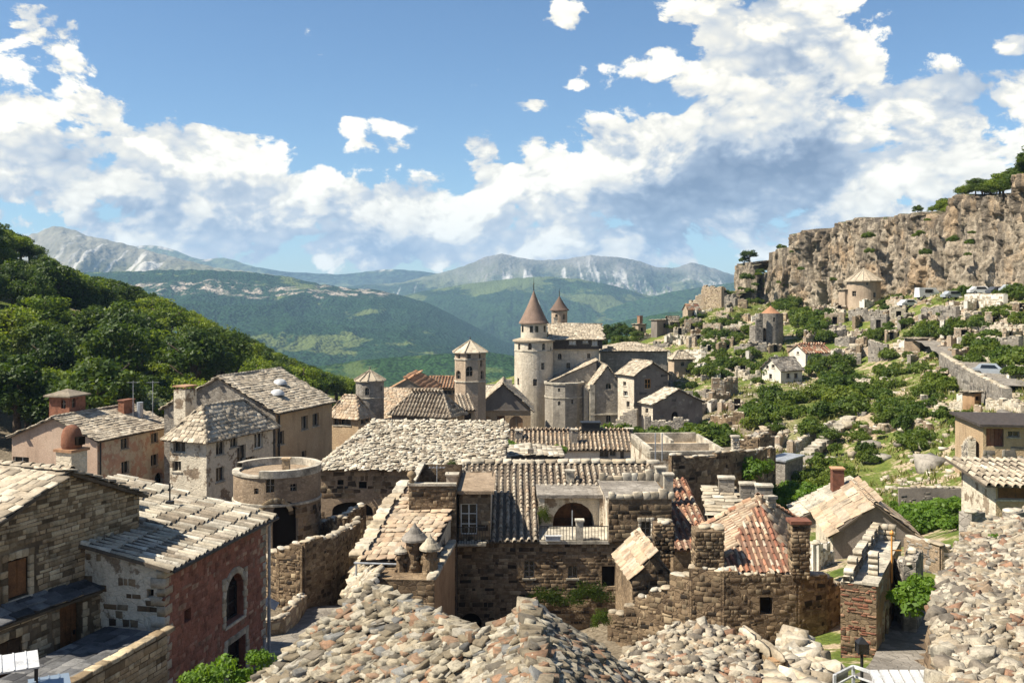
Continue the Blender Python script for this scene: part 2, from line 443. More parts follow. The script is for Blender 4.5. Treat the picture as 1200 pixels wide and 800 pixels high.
# ------------------------------------------------------------------ materials
MATS = {}
def newmat(name):
    m = bpy.data.materials.new(name); m.use_nodes = True; MATS[name] = m
    return m, G(m.node_tree)
def finish(g, col, rough=0.9, bump=None, bstr=0.4, bdist=0.05, spec=0.25, metal=0.0):
    b = g.n('ShaderNodeBsdfPrincipled', {'Roughness': rough, 'Specular IOR Level': spec, 'Metallic': metal})
    g.set(b, 'Base Color', col)
    if bump is not None:
        bn = g.n('ShaderNodeBump', {'Strength': bstr, 'Distance': bdist}); g.set(bn, 'Height', bump); g.set(b, 'Normal', bn.outputs[0])
    g.n('ShaderNodeOutputMaterial', {0: b.outputs[0]})
    return b
def oc(g): return g.n('ShaderNodeTexCoord').outputs['Object']
def rnd(g):
    """one random value per piece, whether it is an object of its own or joined with others"""
    a = g.n('ShaderNodeAttribute', attribute_name='rnd').outputs['Fac']
    o = g.n('ShaderNodeObjectInfo').outputs['Random']
    return g.m('FRACT', g.m('ADD', a, o))
def wpos(g): return g.n('ShaderNodeNewGeometry').outputs['Position']

def m_piece(name, cols, noise=3.0, lichen=None, lich_amt=0.0, rough=0.88, dark=0.45, bump=0.35, spec=.2, k=.84):
    """stone / tile pieces: colour drawn per piece from a ramp, broken up by grain and dirt"""
    m, g = newmat(name); r = rnd(g); p = wpos(g); cols = [tuple(q * k for q in c) for c in cols]
    n = len(cols); base = g.ramp(r, [((i + .5) / n, c) for i, c in enumerate(cols)], 'CONSTANT' if n > 9 else 'LINEAR')
    r2 = g.m('FRACT', g.m('MULTIPLY', r, 7.31))
    base = g.mix(1.0, base, g.ramp(r2, [(0, .78), (1, 1.15)]), 'MULTIPLY')
    n1 = g.noise(noise, 5, p, .65); n2 = g.noise(noise * 7, 4, p, .7)
    base = g.mix(1.0, base, g.ramp(n1, [(.30, dark), (.52, .95), (.75, 1.12)]), 'MULTIPLY')
    base = g.mix(1.0, base, g.ramp(n2, [(.25, .68), (.6, 1.05)]), 'MULTIPLY')
    if lichen:
        l = g.maprange(g.noise(noise * 1.7, 5, g.vadd(p, (31., 7., 3.)), .7), .62 - lich_amt, .70 - lich_amt)
        base = g.mix(g.m('MULTIPLY', l, .75), base, lichen)
    finish(g, base, rough, g.m('ADD', n2, g.m('MULTIPLY', n1, .6)), bump, .03, spec)
    return m
def m_wall(name, a, b, c, scale=.7, stone=None, stone_amt=0.5, plaster=None, peel=.5, bump=.5, stretch=(1., 1., 1.6), rough=.92):
    """wall face: blotchy lime and stone; stone = cells per metre of rubble showing; plaster = colour of render left in patches"""
    m, g = newmat(name); p = wpos(g); a, b, c = (tuple(q * .86 for q in v) for v in (a, b, c))
    n1 = g.noise(scale, 6, p, .62); n2 = g.noise(scale * 6, 5, p, .7); n3 = g.noise(scale * 25, 3, p, .7)
    col = g.ramp(n1, [(.3, c), (.47, b), (.62, a)])
    h = g.m('ADD', g.m('MULTIPLY', n2, .5), g.m('MULTIPLY', n3, .4))
    if stone:
        sv = g.vadd(g.vmul(p, stretch), g.vmul(g.noise(2.0, 2, p, out=1), (.25, .25, .25)))
        cell = g.vor(stone, sv, 'F1', 1); edge = g.vor(stone, sv, 'DISTANCE_TO_EDGE')
        tint = g.n('ShaderNodeSeparateColor', {0: cell}).outputs[0]
        sc = g.ramp(tint, [(0., c), (.35, b), (.75, a), (1., tuple(min(1, x * 1.25) for x in a))])
        e = g.maprange(edge, .02, .09)
        sc = g.mix(e, g.mix(.5, b, c), sc)
        col = g.mix(stone_amt, col, sc); h = g.m('ADD', h, g.m('MULTIPLY', e, .9))
    if plaster:
        pn = g.noise(scale * 1.6, 7, g.vadd(p, (5., 17., 9.)), .68)
        mask = g.maprange(pn, peel - .025, peel + .025)
        col = g.mix(mask, col, g.mix(1.0, plaster, g.ramp(n2, [(.3, .75), (.7, 1.08)]), 'MULTIPLY'))
        h = g.m('ADD', h, g.m('MULTIPLY', mask, .8))
    streak = g.noise(1.0, 5, g.vmul(p, (1.4, 1.4, .30)), .6)
    col = g.mix(1.0, col, g.ramp(streak, [(.30, .78), (.5, 1.0)]), 'MULTIPLY')
    col = g.mix(1.0, col, g.ramp(n3, [(.25, .72), (.65, 1.08)]), 'MULTIPLY')
    finish(g, col, rough, h, bump, .06, .2)
    return m
def m_flat(name, c, rough=.7, var=.25, scale=3., metal=0., spec=.3, bump=.15):
    m, g = newmat(name); p = wpos(g); n = g.noise(scale, 5, p, .65); n2 = g.noise(scale * 9, 3, p, .7)
    col = g.mix(1.0, c, g.ramp(n, [(.3, 1 - var * 1.6), (.7, 1 + var)]), 'MULTIPLY')
    col = g.mix(1.0, col, g.ramp(n2, [(.3, 1 - var), (.7, 1 + var * .5)]), 'MULTIPLY')
    finish(g, col, rough, n2, bump, .01, spec, metal)
    return m
def m_leaf(name, cols, trans=.45, dry=None):
    m, g = newmat(name); a = g.n('ShaderNodeAttribute', attribute_name='rnd').outputs['Fac']
    o = g.n('ShaderNodeObjectInfo').outputs['Random']
    r = g.m('ADD', g.m('MULTIPLY', a, .62), g.m('MULTIPLY', o, .38))
    n = len(cols); col = g.ramp(r, [(i / (n - 1), c) for i, c in enumerate(cols)])
    nz = g.noise(.25, 3, wpos(g)); col = g.mix(1.0, col, g.ramp(nz, [(.3, .8), (.7, 1.15)]), 'MULTIPLY')
    d = g.n('ShaderNodeBsdfPrincipled', {'Roughness': .55, 'Specular IOR Level': .25}); g.set(d, 'Base Color', col)
    t = g.n('ShaderNodeBsdfTranslucent'); g.set(t, 'Color', g.mix(1.0, col, (1.5, 1.45, .55), 'MULTIPLY'))
    mx = g.n('ShaderNodeMixShader', {0: trans, 1: d.outputs[0], 2: t.outputs[0]})
    g.n('ShaderNodeOutputMaterial', {0: mx.outputs[0]})
    return m

PALE, CREAM, TAN, BROWN, DARK = (.52, .46, .36), (.46, .38, .27), (.33, .245, .155), (.17, .115, .07), (.055, .042, .032)
RED, TERRA = (.22, .085, .055), (.34, .15, .085)
M_STONE_A = m_piece('stone_gold', [(.14, .10, .06), (.42, .31, .19), (.52, .41, .26), (.56, .46, .32), (.45, .34, .21), (.31, .225, .135), (.55, .45, .30)], 2.2)
M_STONE_DK = m_piece('stone_weathered', [(.045, .034, .025), (.15, .10, .06), (.29, .21, .13), (.32, .235, .15), (.22, .155, .092), (.40, .31, .20), (.095, .066, .042), (.18, .122, .072)], 1.3, dark=.35)
M_STONE_GREY = m_piece('stone_grey', [(.14, .125, .11), (.26, .235, .205), (.36, .325, .28), (.30, .26, .215), (.2, .175, .15)], 1.6)
M_STONE_PALE = m_piece('stone_pale', [PALE, CREAM, (.60, .55, .46), (.40, .33, .24)], 2.0)
M_RUBBLE = m_piece('rubble_stone', [(.47, .415, .315), (.37, .315, .225), (.27, .22, .15), (.52, .47, .375), (.18, .155, .12), (.42, .355, .255), (.32, .26, .18), (.46, .40, .30), (.50, .445, .345), (.24, .205, .16), (.39, .325, .23), (.44, .40, .33), (.35, .21, .13), (.27, .265, .25), (.31, .205, .135), (.20, .195, .185)],
                   5.0, lichen=(.11, .095, .07), lich_amt=.07, dark=.34, k=.68)
M_RUBBLE_R = m_piece('rubble_mixed', [(.50, .44, .34), (.39, .325, .235), (.34, .20, .13), (.54, .48, .38), (.21, .18, .145), (.45, .37, .265), (.38, .28, .19), (.49, .42, .32), (.29, .24, .185), (.53, .475, .38), (.46, .40, .31), (.42, .355, .26)],
                     4.0, lichen=(.12, .105, .085), lich_amt=.05, dark=.38, k=.76)
M_SLAB = m_piece('roof_slab_stone', [(.50, .43, .33), (.40, .33, .245), (.56, .49, .385), (.45, .37, .27), (.30, .25, .19)], 2.2, lichen=(.12, .105, .085), lich_amt=.0, dark=.5, k=.90)
M_SLAB_W = m_piece('roof_slab_white', [(.56, .51, .41), (.46, .40, .31), (.62, .57, .475), (.36, .295, .22), (.20, .165, .125), (.54, .47, .36)], 2.2, lichen=(.12, .10, .08), lich_amt=.02, k=.90)
M_TILE = m_piece('clay_tile_weathered', [(.44, .37, .285), (.52, .45, .35), (.36, .27, .19), (.47, .395, .30), (.30, .235, .175)], 2.5, lichen=(.10, .085, .07), lich_amt=.02, k=.90)
M_TILE_R = m_piece('clay_tile_red', [(.40, .20, .12), (.50, .40, .28), (.36, .14, .08), (.46, .30, .19), (.52, .45, .35), (.28, .12, .075)], 2.5, lichen=(.11, .09, .07), lich_amt=.0, k=.90)
M_TILE_P = m_piece('clay_tile_pale', [(.47, .37, .26), (.42, .29, .19), (.50, .42, .32), (.44, .33, .23)], 1.5, k=.90)
M_TERRA = m_piece('clay_tile_orange', [(.46, .26, .15), (.50, .31, .19), (.42, .22, .125)], 1.0, dark=.75)
M_BRICK = m_piece('red_brick', [(.26, .11, .07), (.33, .15, .09), (.20, .085, .055), (.38, .22, .14)], 3.)
M_REDSTONE = m_piece('red_rubble_stone', [(.30, .135, .095), (.34, .155, .11), (.26, .115, .082), (.37, .185, .135), (.46, .31, .22), (.31, .14, .10), (.33, .15, .105)], 2.)
M_SLATE = m_piece('slate_flag', [(.10, .10, .105), (.16, .16, .165), (.22, .215, .21), (.075, .075, .08)], 3.)

W_GOLD = m_wall('wall_gold_core', (.24, .18, .115), (.15, .11, .07), (.06, .045, .03))
W_DARK = m_wall('wall_dark_rubble', (.29, .21, .13), (.16, .11, .068), (.06, .043, .03), .8, 3.2, .55)
W_BROWN = m_wall('wall_brown_rubble', (.31, .225, .14), (.195, .135, .082), (.085, .06, .038), .6, 3.6, .5)
W_RED = m_wall('wall_red_plaster', (.36, .16, .11), (.30, .13, .09), (.21, .10, .072), .9, 3.5, .3)
W_GREYST = m_wall('wall_grey_rubble', (.36, .325, .28), (.25, .22, .185), (.12, .105, .09), .5, 3.0, .5)
W_CASTLE = m_wall('castle_grey_stone', (.40, .36, .30), (.30, .265, .22), (.19, .165, .135), .35, 2.2, .35)
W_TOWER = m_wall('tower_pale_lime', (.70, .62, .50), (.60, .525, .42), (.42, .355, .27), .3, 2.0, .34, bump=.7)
W_OCT = m_wall('tower_buff_stone', (.52, .41, .30), (.44, .34, .25), (.33, .25, .18), .3, 2.2, .25)
W_PINK = m_wall('wall_pink_plaster', (.58, .43, .325), (.54, .39, .29), (.45, .315, .225), .4)
W_SALMON = m_wall('wall_salmon_peeling', (.50, .33, .255), (.45, .285, .215), (.37, .225, .165), .6, plaster=(.50, .43, .34), peel=.49)
W_STUCCO = m_wall('wall_stucco_worn', (.33, .26, .19), (.26, .195, .135), (.15, .11, .08), .5, 3.0, .4, plaster=(.60, .53, .42), peel=.44)
W_TAN = m_wall('wall_tan_render', (.50, .37, .235), (.45, .325, .20), (.36, .25, .155), .45, 3., .18)
W_WHITE = m_wall('wall_whitewash', (.74, .70, .62), (.68, .63, .55), (.52, .47, .40), .5)
W_OCHRE = m_wall('wall_ochre_render', (.42, .27, .155), (.36, .225, .125), (.25, .15, .085), .7)
W_BARN = m_wall('wall_barn_rubble', (.37, .28, .195), (.29, .215, .145), (.18, .13, .09), .5, 4.0, .45)
W_SHADY = m_wall('wall_grey_render_shaded', (.25, .215, .185), (.215, .185, .16), (.16, .135, .115), .5)  # grey render; on sun-averted fronts its darkness is shade put into the colour
W_TIMBER = m_flat('dark_timber', (.06, .048, .042), .8, .4)
W_CONE = m_piece('cone_shingle', [(.20, .135, .105), (.25, .175, .135), (.165, .115, .095)], 1.0, dark=.7)
M_UNDER = m_flat('roof_underlay', (.10, .08, .06), .95)
M_UNDER_R = m_flat('roof_underlay_clay', (.16, .09, .06), .95)
M_CAP = m_flat('lime_coping', (.43, .385, .31), .9, .42, 1.1, bump=.5)
M_WOOD = m_flat('door_wood', (.15, .065, .025), .6, .4, 2.)
M_WOODD = m_flat('dark_wood', (.06, .035, .02), .7, .4, 2.)
M_FRAME = m_flat('window_frame_paint', (.30, .26, .21), .6)
M_FRAMEW = m_flat('window_frame_white', (.7, .68, .62), .5, .1)
M_IRON = m_flat('dark_iron', (.03, .03, .032), .5, .2, metal=.4)
M_WHITE = m_flat('white_paint_metal', (.48, .485, .49), .45, .25)
M_ZINC = m_flat('zinc_sheet', (.35, .37, .40), .45, .25, metal=.3)
M_BLUE = m_flat('blue_tarp', (.10, .16, .30), .5, .2)
M_GLASS, _g = newmat('window_glass')
_b = finish(_g, (.012, .013, .015), .12, spec=.5)
M_GLASSB, _g = newmat('blue_reflecting_panel'); finish(_g, (.16, .20, .25), .15, spec=.6)
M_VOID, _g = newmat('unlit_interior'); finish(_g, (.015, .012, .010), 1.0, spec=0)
M_ORANGE = m_flat('orange_paint', (.55, .25, .06), .5, .1)
M_ROAD = m_wall('lane_paving', (.30, .27, .235), (.22, .195, .165), (.12, .105, .09), .8, 2.5, .4, stretch=(1., 1., 1.))
M_BARK = m_flat('bark', (.09, .065, .045), .95, .5, 4., bump=.6)
M_LEAF = m_leaf('leaf_forest', [(.014, .032, .006), (.036, .066, .010), (.075, .112, .015), (.13, .165, .022)], .36)
M_LEAFY = m_leaf('leaf_forest_light', [(.045, .08, .010), (.10, .15, .016), (.17, .215, .024), (.23, .26, .034)], .42)
M_LEAF2 = m_leaf('leaf_shrub', [(.030, .058, .010), (.06, .10, .016), (.11, .15, .022), (.16, .19, .034)])
M_LEAF3 = m_leaf('leaf_fresh', [(.06, .12, .015), (.10, .18, .022), (.15, .23, .03)])
M_LEAF4 = m_leaf('leaf_silver', [(.10, .13, .075), (.16, .19, .12), (.22, .25, .17)])
M_GRASSL = m_leaf('grass_blades', [(.07, .10, .022), (.12, .15, .035), (.19, .18, .06), (.24, .20, .09)], .3)

# ground: grass, bare earth and stone paths
M_GROUND, g = newmat('hillside_ground'); p = wpos(g)
n1 = g.noise(.06, 6, p, .6); n2 = g.noise(.5, 6, p, .65); n3 = g.noise(4., 4, p, .7)
gr = g.ramp(n2, [(.30, (.06, .09, .018)), (.48, (.11, .14, .03)), (.62, (.17, .17, .05)), (.75, (.25, .20, .10))])
ea = g.ramp(n3, [(.3, (.24, .18, .115)), (.6, (.40, .32, .225)), (.8, (.50, .43, .33))])
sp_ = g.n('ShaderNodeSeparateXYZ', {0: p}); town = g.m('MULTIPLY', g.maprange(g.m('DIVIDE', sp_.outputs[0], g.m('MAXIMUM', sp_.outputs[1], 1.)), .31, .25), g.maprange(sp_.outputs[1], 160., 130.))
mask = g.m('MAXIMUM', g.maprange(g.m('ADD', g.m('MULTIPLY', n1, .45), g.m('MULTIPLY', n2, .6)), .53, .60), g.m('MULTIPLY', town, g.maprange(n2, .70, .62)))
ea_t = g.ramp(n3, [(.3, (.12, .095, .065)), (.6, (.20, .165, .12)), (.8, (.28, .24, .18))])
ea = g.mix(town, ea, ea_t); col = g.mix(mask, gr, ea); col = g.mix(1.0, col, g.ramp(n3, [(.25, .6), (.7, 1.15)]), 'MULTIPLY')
finish(g, col, .95, g.m('ADD', n3, n2), .7, .2, .1)

def m_mountain(name, forest, meadow, rock, zr0, zr1, fscale=.02, rock_amt=.5, scree=None, meadow_amt=.5, slope_rock=.75, band=None, st=(.55, .78), bs=.55):
    m, g = newmat(name); p = wpos(g); geo = g.n('ShaderNodeNewGeometry')
    zz = g.n('ShaderNodeSeparateXYZ', {0: p}).outputs[2]; nz = g.n('ShaderNodeSeparateXYZ', {0: geo.outputs['True Normal']}).outputs[2]
    big = g.noise(fscale * .08, 7, p, .62); mid = g.noise(fscale * .5, 6, p, .65); tree = g.vor(fscale * 5.0, p, 'F1'); fine = g.noise(fscale * 5, 3, p, .7)
    fo = g.mix(1.0, forest, g.ramp(tree, [(.05, 1.45), (.45, .8), (.8, .35)]), 'MULTIPLY')
    fo = g.mix(1.0, fo, g.ramp(mid, [(.3, .65), (.7, 1.35)]), 'MULTIPLY')
    me = g.mix(1.0, meadow, g.ramp(mid, [(.3, .75), (.7, 1.2)]), 'MULTIPLY')
    mm = g.maprange(g.m('ADD', big, g.m('MULTIPLY', g.m('SUBTRACT', mid, .5), .35)), .60 - meadow_amt * .2, .64 - meadow_amt * .2)
    col = g.mix(mm, fo, me)
    hi = g.maprange(g.m('ADD', zz, g.m('MULTIPLY', g.m('SUBTRACT', mid, .5), (zr1 - zr0) * 1.2)), zr0, zr1)
    rk = g.mix(1.0, rock, g.ramp(mid, [(.3, .6), (.7, 1.2)]), 'MULTIPLY')
    col = g.mix(g.m('MULTIPLY', hi, rock_amt), col, rk)
    steep = g.maprange(nz, slope_rock, slope_rock - .10); steep = g.m('MULTIPLY', steep, g.maprange(mid, .46, .56))
    col = g.mix(steep, col, rk)
    if band:
        bn = g.noise(fscale * .9, 6, g.vmul(p, (1., 1., .35)), .7); wv = g.m('ADD', zz, g.m('MULTIPLY', g.m('SUBTRACT', big, .5), 160.))
        bm = g.m('MULTIPLY', g.m('MULTIPLY', g.maprange(wv, band[0], band[0] + 14.), g.maprange(wv, band[1], band[1] - 14.)), g.maprange(bn, .50, .60))
        col = g.mix(g.m('MULTIPLY', bm, .8), col, (.40, .33, .27))
    if scree:
        at = g.n('ShaderNodeAttribute', attribute_name='rnd').outputs['Fac']
        sm = g.m('MULTIPLY', g.maprange(g.m('ADD', at, g.m('MULTIPLY', g.m('SUBTRACT', mid, .5), .5)), st[0], st[1]), .85)
        col = g.mix(sm, col, scree)
    finish(g, col, 1.0, g.m('SUBTRACT', g.m('MULTIPLY', mid, .6), g.m('MULTIPLY', tree, .8)), bs, 9.0 / (fscale / .02), 0)
    return m
# ------------------------------------------------------------------ ground, valley, mountains, cliff, haze
def sheet(name, xs, ys, zf, mat, smooth=True, kind='structure'):
    gx, gy = np.meshgrid(xs, ys); xy = np.c_[gx.ravel(), gy.ravel()]; z = zf(xy)
    nx, ny = len(xs), len(ys); i = np.arange(nx * ny).reshape(ny, nx)
    f = np.stack([i[:-1, :-1], i[:-1, 1:], i[1:, 1:], i[1:, :-1]], -1).reshape(-1, 4)
    o = link(name, mesh_from(name, np.c_[xy, z], f, mat, smooth=smooth)); o['kind'] = kind
    return o
def ground_z(xy):
    z = terr(xy)
    far = np.clip((xy[:, 1] - 60) / 60, 0, 1)
    return z + far * ((fbm(xy * .09, 3, 4) - .5) * 2.2 + (fbm(xy * .35, 5, 3) - .5) * .7) - .1
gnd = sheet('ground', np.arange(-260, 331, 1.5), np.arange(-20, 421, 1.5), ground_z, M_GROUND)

M_VALLEY = m_mountain('valley_forest', (.045, .085, .022), (.12, .15, .04), (.3, .27, .22), 5000, 6000, .05, .0, meadow_amt=.55, slope_rock=.1)
th = np.linspace(-1.05, 1.05, 120); rr = np.geomspace(395, 9200, 90)
TT, RR = np.meshgrid(th, rr)
vx, vy = np.tan(TT * .9) * RR, RR
vz = np.interp(RR, [395, 700, 1500, 4000, 9200], [-62, -110, -160, -190, -200]) + (fbm(np.c_[vx.ravel(), vy.ravel()] * .004, 9, 4).reshape(RR.shape) - .5) * 60
i = np.arange(vx.size).reshape(vx.shape)
vf = np.stack([i[:-1, :-1], i[:-1, 1:], i[1:, 1:], i[1:, :-1]], -1).reshape(-1, 4)
o = link('valley_ground', mesh_from('valley_ground', np.c_[vx.ravel(), vy.ravel(), vz.ravel()], vf, M_VALLEY, smooth=True)); o['kind'] = 'structure'


def mrange(name, prof, Dc, Df, Db, zb, mat, seed, amp=.2, n=360, rows=80, shape=1.25, rough=1.0, bend=0.0, scree=None, bench=None):
    prof = np.array(prof, float); px = np.linspace(prof[0, 0], prof[-1, 0], n)
    # rounded profile
    py = np.interp(px, prof[:, 0], prof[:, 1]); k = np.ones(5) / 5; pad = np.pad(py, 2, mode='edge'); py = np.convolve(pad, k, 'valid')
    tx = (px - 600) / F
    t = np.r_[np.linspace(0, 1, rows), 1 + np.linspace(0, 1, 14)[1:]]
    V = np.zeros((len(t), n, 3)); S = np.zeros((len(t), n))
    crest_D = Dc * (1 + bend * (fbm(np.c_[px * .012, px * 0 + seed], seed, 3) - .5))
    zc = ZC + (HOR - py) / F * crest_D
    zc = zc + (fbm(np.c_[px * .16, px * 0 + seed], seed + 5, 4) - .5) * amp * .10 * (zc - zb) * rough
    for r, q in enumerate(t):
        if q <= 1:
            D = Df + (crest_D - Df) * q; h = q ** shape
            if bench: h = h + bench[1] * (np.tanh((q - bench[0]) * 25) - np.tanh((1 - bench[0]) * 25)) * q
            z = zb + (zc - zb) * h; w = np.clip(4 * q * (1 - q), 0, 1) ** .7
        else:
            D = crest_D + (Db - crest_D) * (q - 1); z = zc + (zb - zc) * (q - 1); w = np.clip((q - 1) * 4, 0, 1)
        x = tx * D
        sc = 1.0 / (0.13 * (Dc - Df) + 1)
        xy = np.c_[x * sc, D * sc * .55]
        gul = ridged(xy, seed, 5); low = fbm(xy * .35, seed + 3, 3)
        z = z - amp * (zc - zb) * w * (1 - gul) * 1.3 + amp * (zc - zb) * w * (low - .5)
        V[r, :, 0] = x; V[r, :, 1] = D; V[r, :, 2] = z
        if scree: 
            lines = ridged(np.c_[x * sc * scree[2], D * sc * .18 + 3.3], seed + 40, 3) ** 2
            S[r] = lines * np.exp(-((q - scree[0]) / scree[1]) ** 2) * np.clip(.35 + .9 * vnoise(np.c_[x * sc * .6, D * sc * .6], seed + 8) , 0, 1)
    nt = len(t); i = np.arange(nt * n).reshape(nt, n)
    f = np.stack([i[:-1, :-1], i[:-1, 1:], i[1:, 1:], i[1:, :-1]], -1).reshape(-1, 4)
    o = link(name, mesh_from(name, V.reshape(-1, 3), f, mat, rnd=S.ravel(), smooth=True)); o['kind'] = 'structure'
    return o

GF, GM, RK, SCR = (.028, .062, .022), (.095, .12, .04), (.36, .325, .275), (.78, .75, .70)
# far blue ridge, two crests
MB1 = m_mountain('far_ridge_forest', (.03, .05, .03), (.08, .10, .05), RK, 9000, 9900, .004, .0)
mrange('hills', [(-260, 300), (120, 296), (160, 288), (185, 287), (215, 297), (235, 305), (265, 301), (290, 311), (330, 318), (400, 322), (455, 315), (485, 317), (540, 324), (640, 322), (900, 325), (1000, 315), (1400, 320)], 8300, 6900, 9100, -190, MB1, 11, .22, shape=1.1)
# central massif with pale scree
MB2 = m_mountain('massif_rock', (.03, .055, .028), (.09, .105, .05), (.17, .16, .15), 40, 300, .009, .9, scree=(.40, .385, .36), st=(.30, .58), bs=.4)
mrange('mountain', [(330, 346), (420, 334), (470, 331), (505, 322), (540, 313), (570, 301), (588, 297), (606, 301), (630, 305), (660, 304), (690, 299), (720, 301), (745, 305), (770, 313), (790, 314), (812, 307), (832, 313), (860, 322), (900, 332), (1000, 342), (1200, 345)],
       6600, 5000, 7400, -190, MB2, 23, .30, n=520, rows=110, scree=(.80, .20, 5.0), shape=1.15)
# peak at the far left, grey slopes with scree ribbons
MB3 = m_mountain('bare_peak', (.05, .07, .03), (.13, .135, .06), (.20, .185, .155), 90, 230, .008, .85, scree=(.42, .40, .36), meadow_amt=.9, st=(.42, .62), bs=.35)
mrange('mountain', [(-320, 330), (-120, 300), (0, 287), (28, 278), (48, 271), (60, 266), (72, 265), (84, 269), (105, 277), (140, 284), (175, 294), (215, 304), (255, 314), (300, 319), (340, 326), (420, 345), (520, 372)],
       5200, 3700, 6800, -180, MB3, 31, .3, n=420, rows=90, scree=(.75, .28, 3.5), shape=1.0)
# mid green hills under the massif
MB4 = m_mountain('mid_hill_meadow', (.024, .05, .020), (.075, .095, .034), RK, 5000, 6000, .016, .0, meadow_amt=.42, scree=(.40, .38, .30), slope_rock=.3, st=(.6, .75))
mrange('hills', [(330, 392), (400, 366), (455, 350), (500, 340), (545, 333), (600, 326), (640, 324), (680, 327), (720, 335), (760, 346), (800, 362), (850, 382), (930, 410)],
       4900, 3100, 5600, -185, MB4, 43, .24, n=400, rows=90, scree=(.72, .2, 1.3))
MB4b = m_mountain('dark_hill_forest', (.026, .055, .022), GM, RK, 5000, 6000, .011, .0, meadow_amt=.15, slope_rock=.3)
mrange('hills', [(610, 402), (660, 380), (700, 366), (740, 353), (790, 341), (830, 335), (870, 330), (940, 326), (1050, 322), (1300, 320)],
       4400, 2700, 5400, -185, MB4b, 47, .22, n=300, rows=80)
# wooded ridge on the left with a band of pale crags and a village on the rim
MB5 = m_mountain('wooded_ridge', (.020, .046, .020), (.085, .105, .035), (.42, .36, .30), 5000, 6000, .020, .0, meadow_amt=.18, slope_rock=.2, band=(15., 75.), bs=.9)
mrange('hills', [(-400, 330), (0, 322), (150, 318), (230, 316), (300, 319), (335, 324), (365, 331), (410, 338), (440, 339), (475, 347), (505, 356), (530, 369), (560, 384), (600, 404), (640, 424), (690, 448)],
       3600, 1350, 4300, -175, MB5, 57, .30, n=460, rows=120, shape=.92, scree=(.88, .08, 6.5), bench=(.86, .05))
# low green foothills in the valley
MB6 = m_mountain('foothill_meadow', (.026, .058, .018), (.06, .085, .026), RK, 5000, 6000, .035, .0, meadow_amt=.18, slope_rock=.2)
mrange('hills', [(480, 470), (540, 446), (575, 428), (610, 415), (650, 398), (690, 388), (730, 376), (780, 366), (850, 360), (1000, 350)], 2300, 1250, 3000, -172, MB6, 61, .22, n=260, rows=70)
mrange('hills', [(320, 440), (380, 428), (430, 421), (480, 417), (530, 414), (570, 412), (620, 420), (690, 440)], 1500, 900, 1900, -150, MB6, 67, .16, n=220, rows=50)
MB7 = m_mountain('near_dark_wood', (.018, .042, .012), (.05, .085, .022), RK, 5000, 6000, .09, .0, meadow_amt=.3, slope_rock=.1)
mrange('hills', [(180, 400), (300, 412), (340, 424), (380, 436), (420, 446), (460, 458), (520, 475)], 640, 400, 800, -90, MB7, 71, .12, n=200, rows=60)

# ---- cliff above the hillside
M_CLIFF, g = newmat('cliff_rock'); p = wpos(g)
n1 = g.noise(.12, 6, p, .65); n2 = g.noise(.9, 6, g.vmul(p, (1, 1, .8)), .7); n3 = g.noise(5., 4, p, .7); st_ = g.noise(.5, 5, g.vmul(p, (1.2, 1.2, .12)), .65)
col = g.ramp(n2, [(.28, (.10, .085, .068)), (.42, (.30, .25, .19)), (.58, (.42, .355, .275)), (.75, (.50, .445, .36))])
col = g.mix(g.maprange(n1, .45, .62), col, g.mix(1.0, col, (1.06, .93, .80), 'MULTIPLY'))
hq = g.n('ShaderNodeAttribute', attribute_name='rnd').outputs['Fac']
col = g.mix(g.m('MULTIPLY', g.maprange(g.m('ADD', st_, g.m('MULTIPLY', g.m('SUBTRACT', hq, .55), .22)), .50, .60), .78), col, (.13, .11, .09))  # rim-heavy dark streaks: water stains, with crack and overhang shade put into the colour
up = g.n('ShaderNodeSeparateXYZ', {0: g.n('ShaderNodeNewGeometry').outputs['Normal']}).outputs[2]
col = g.mix(g.m('MULTIPLY', g.maprange(up, .72, .92), g.maprange(n2, .45, .55)), col, (.09, .10, .035))
col = g.mix(1.0, col, g.ramp(n3, [(.3, .55), (.65, 1.12)]), 'MULTIPLY')
finish(g, col, .95, g.m('ADD', g.m('MULTIPLY', n2, 1.4), n3), .9, .35, .1)
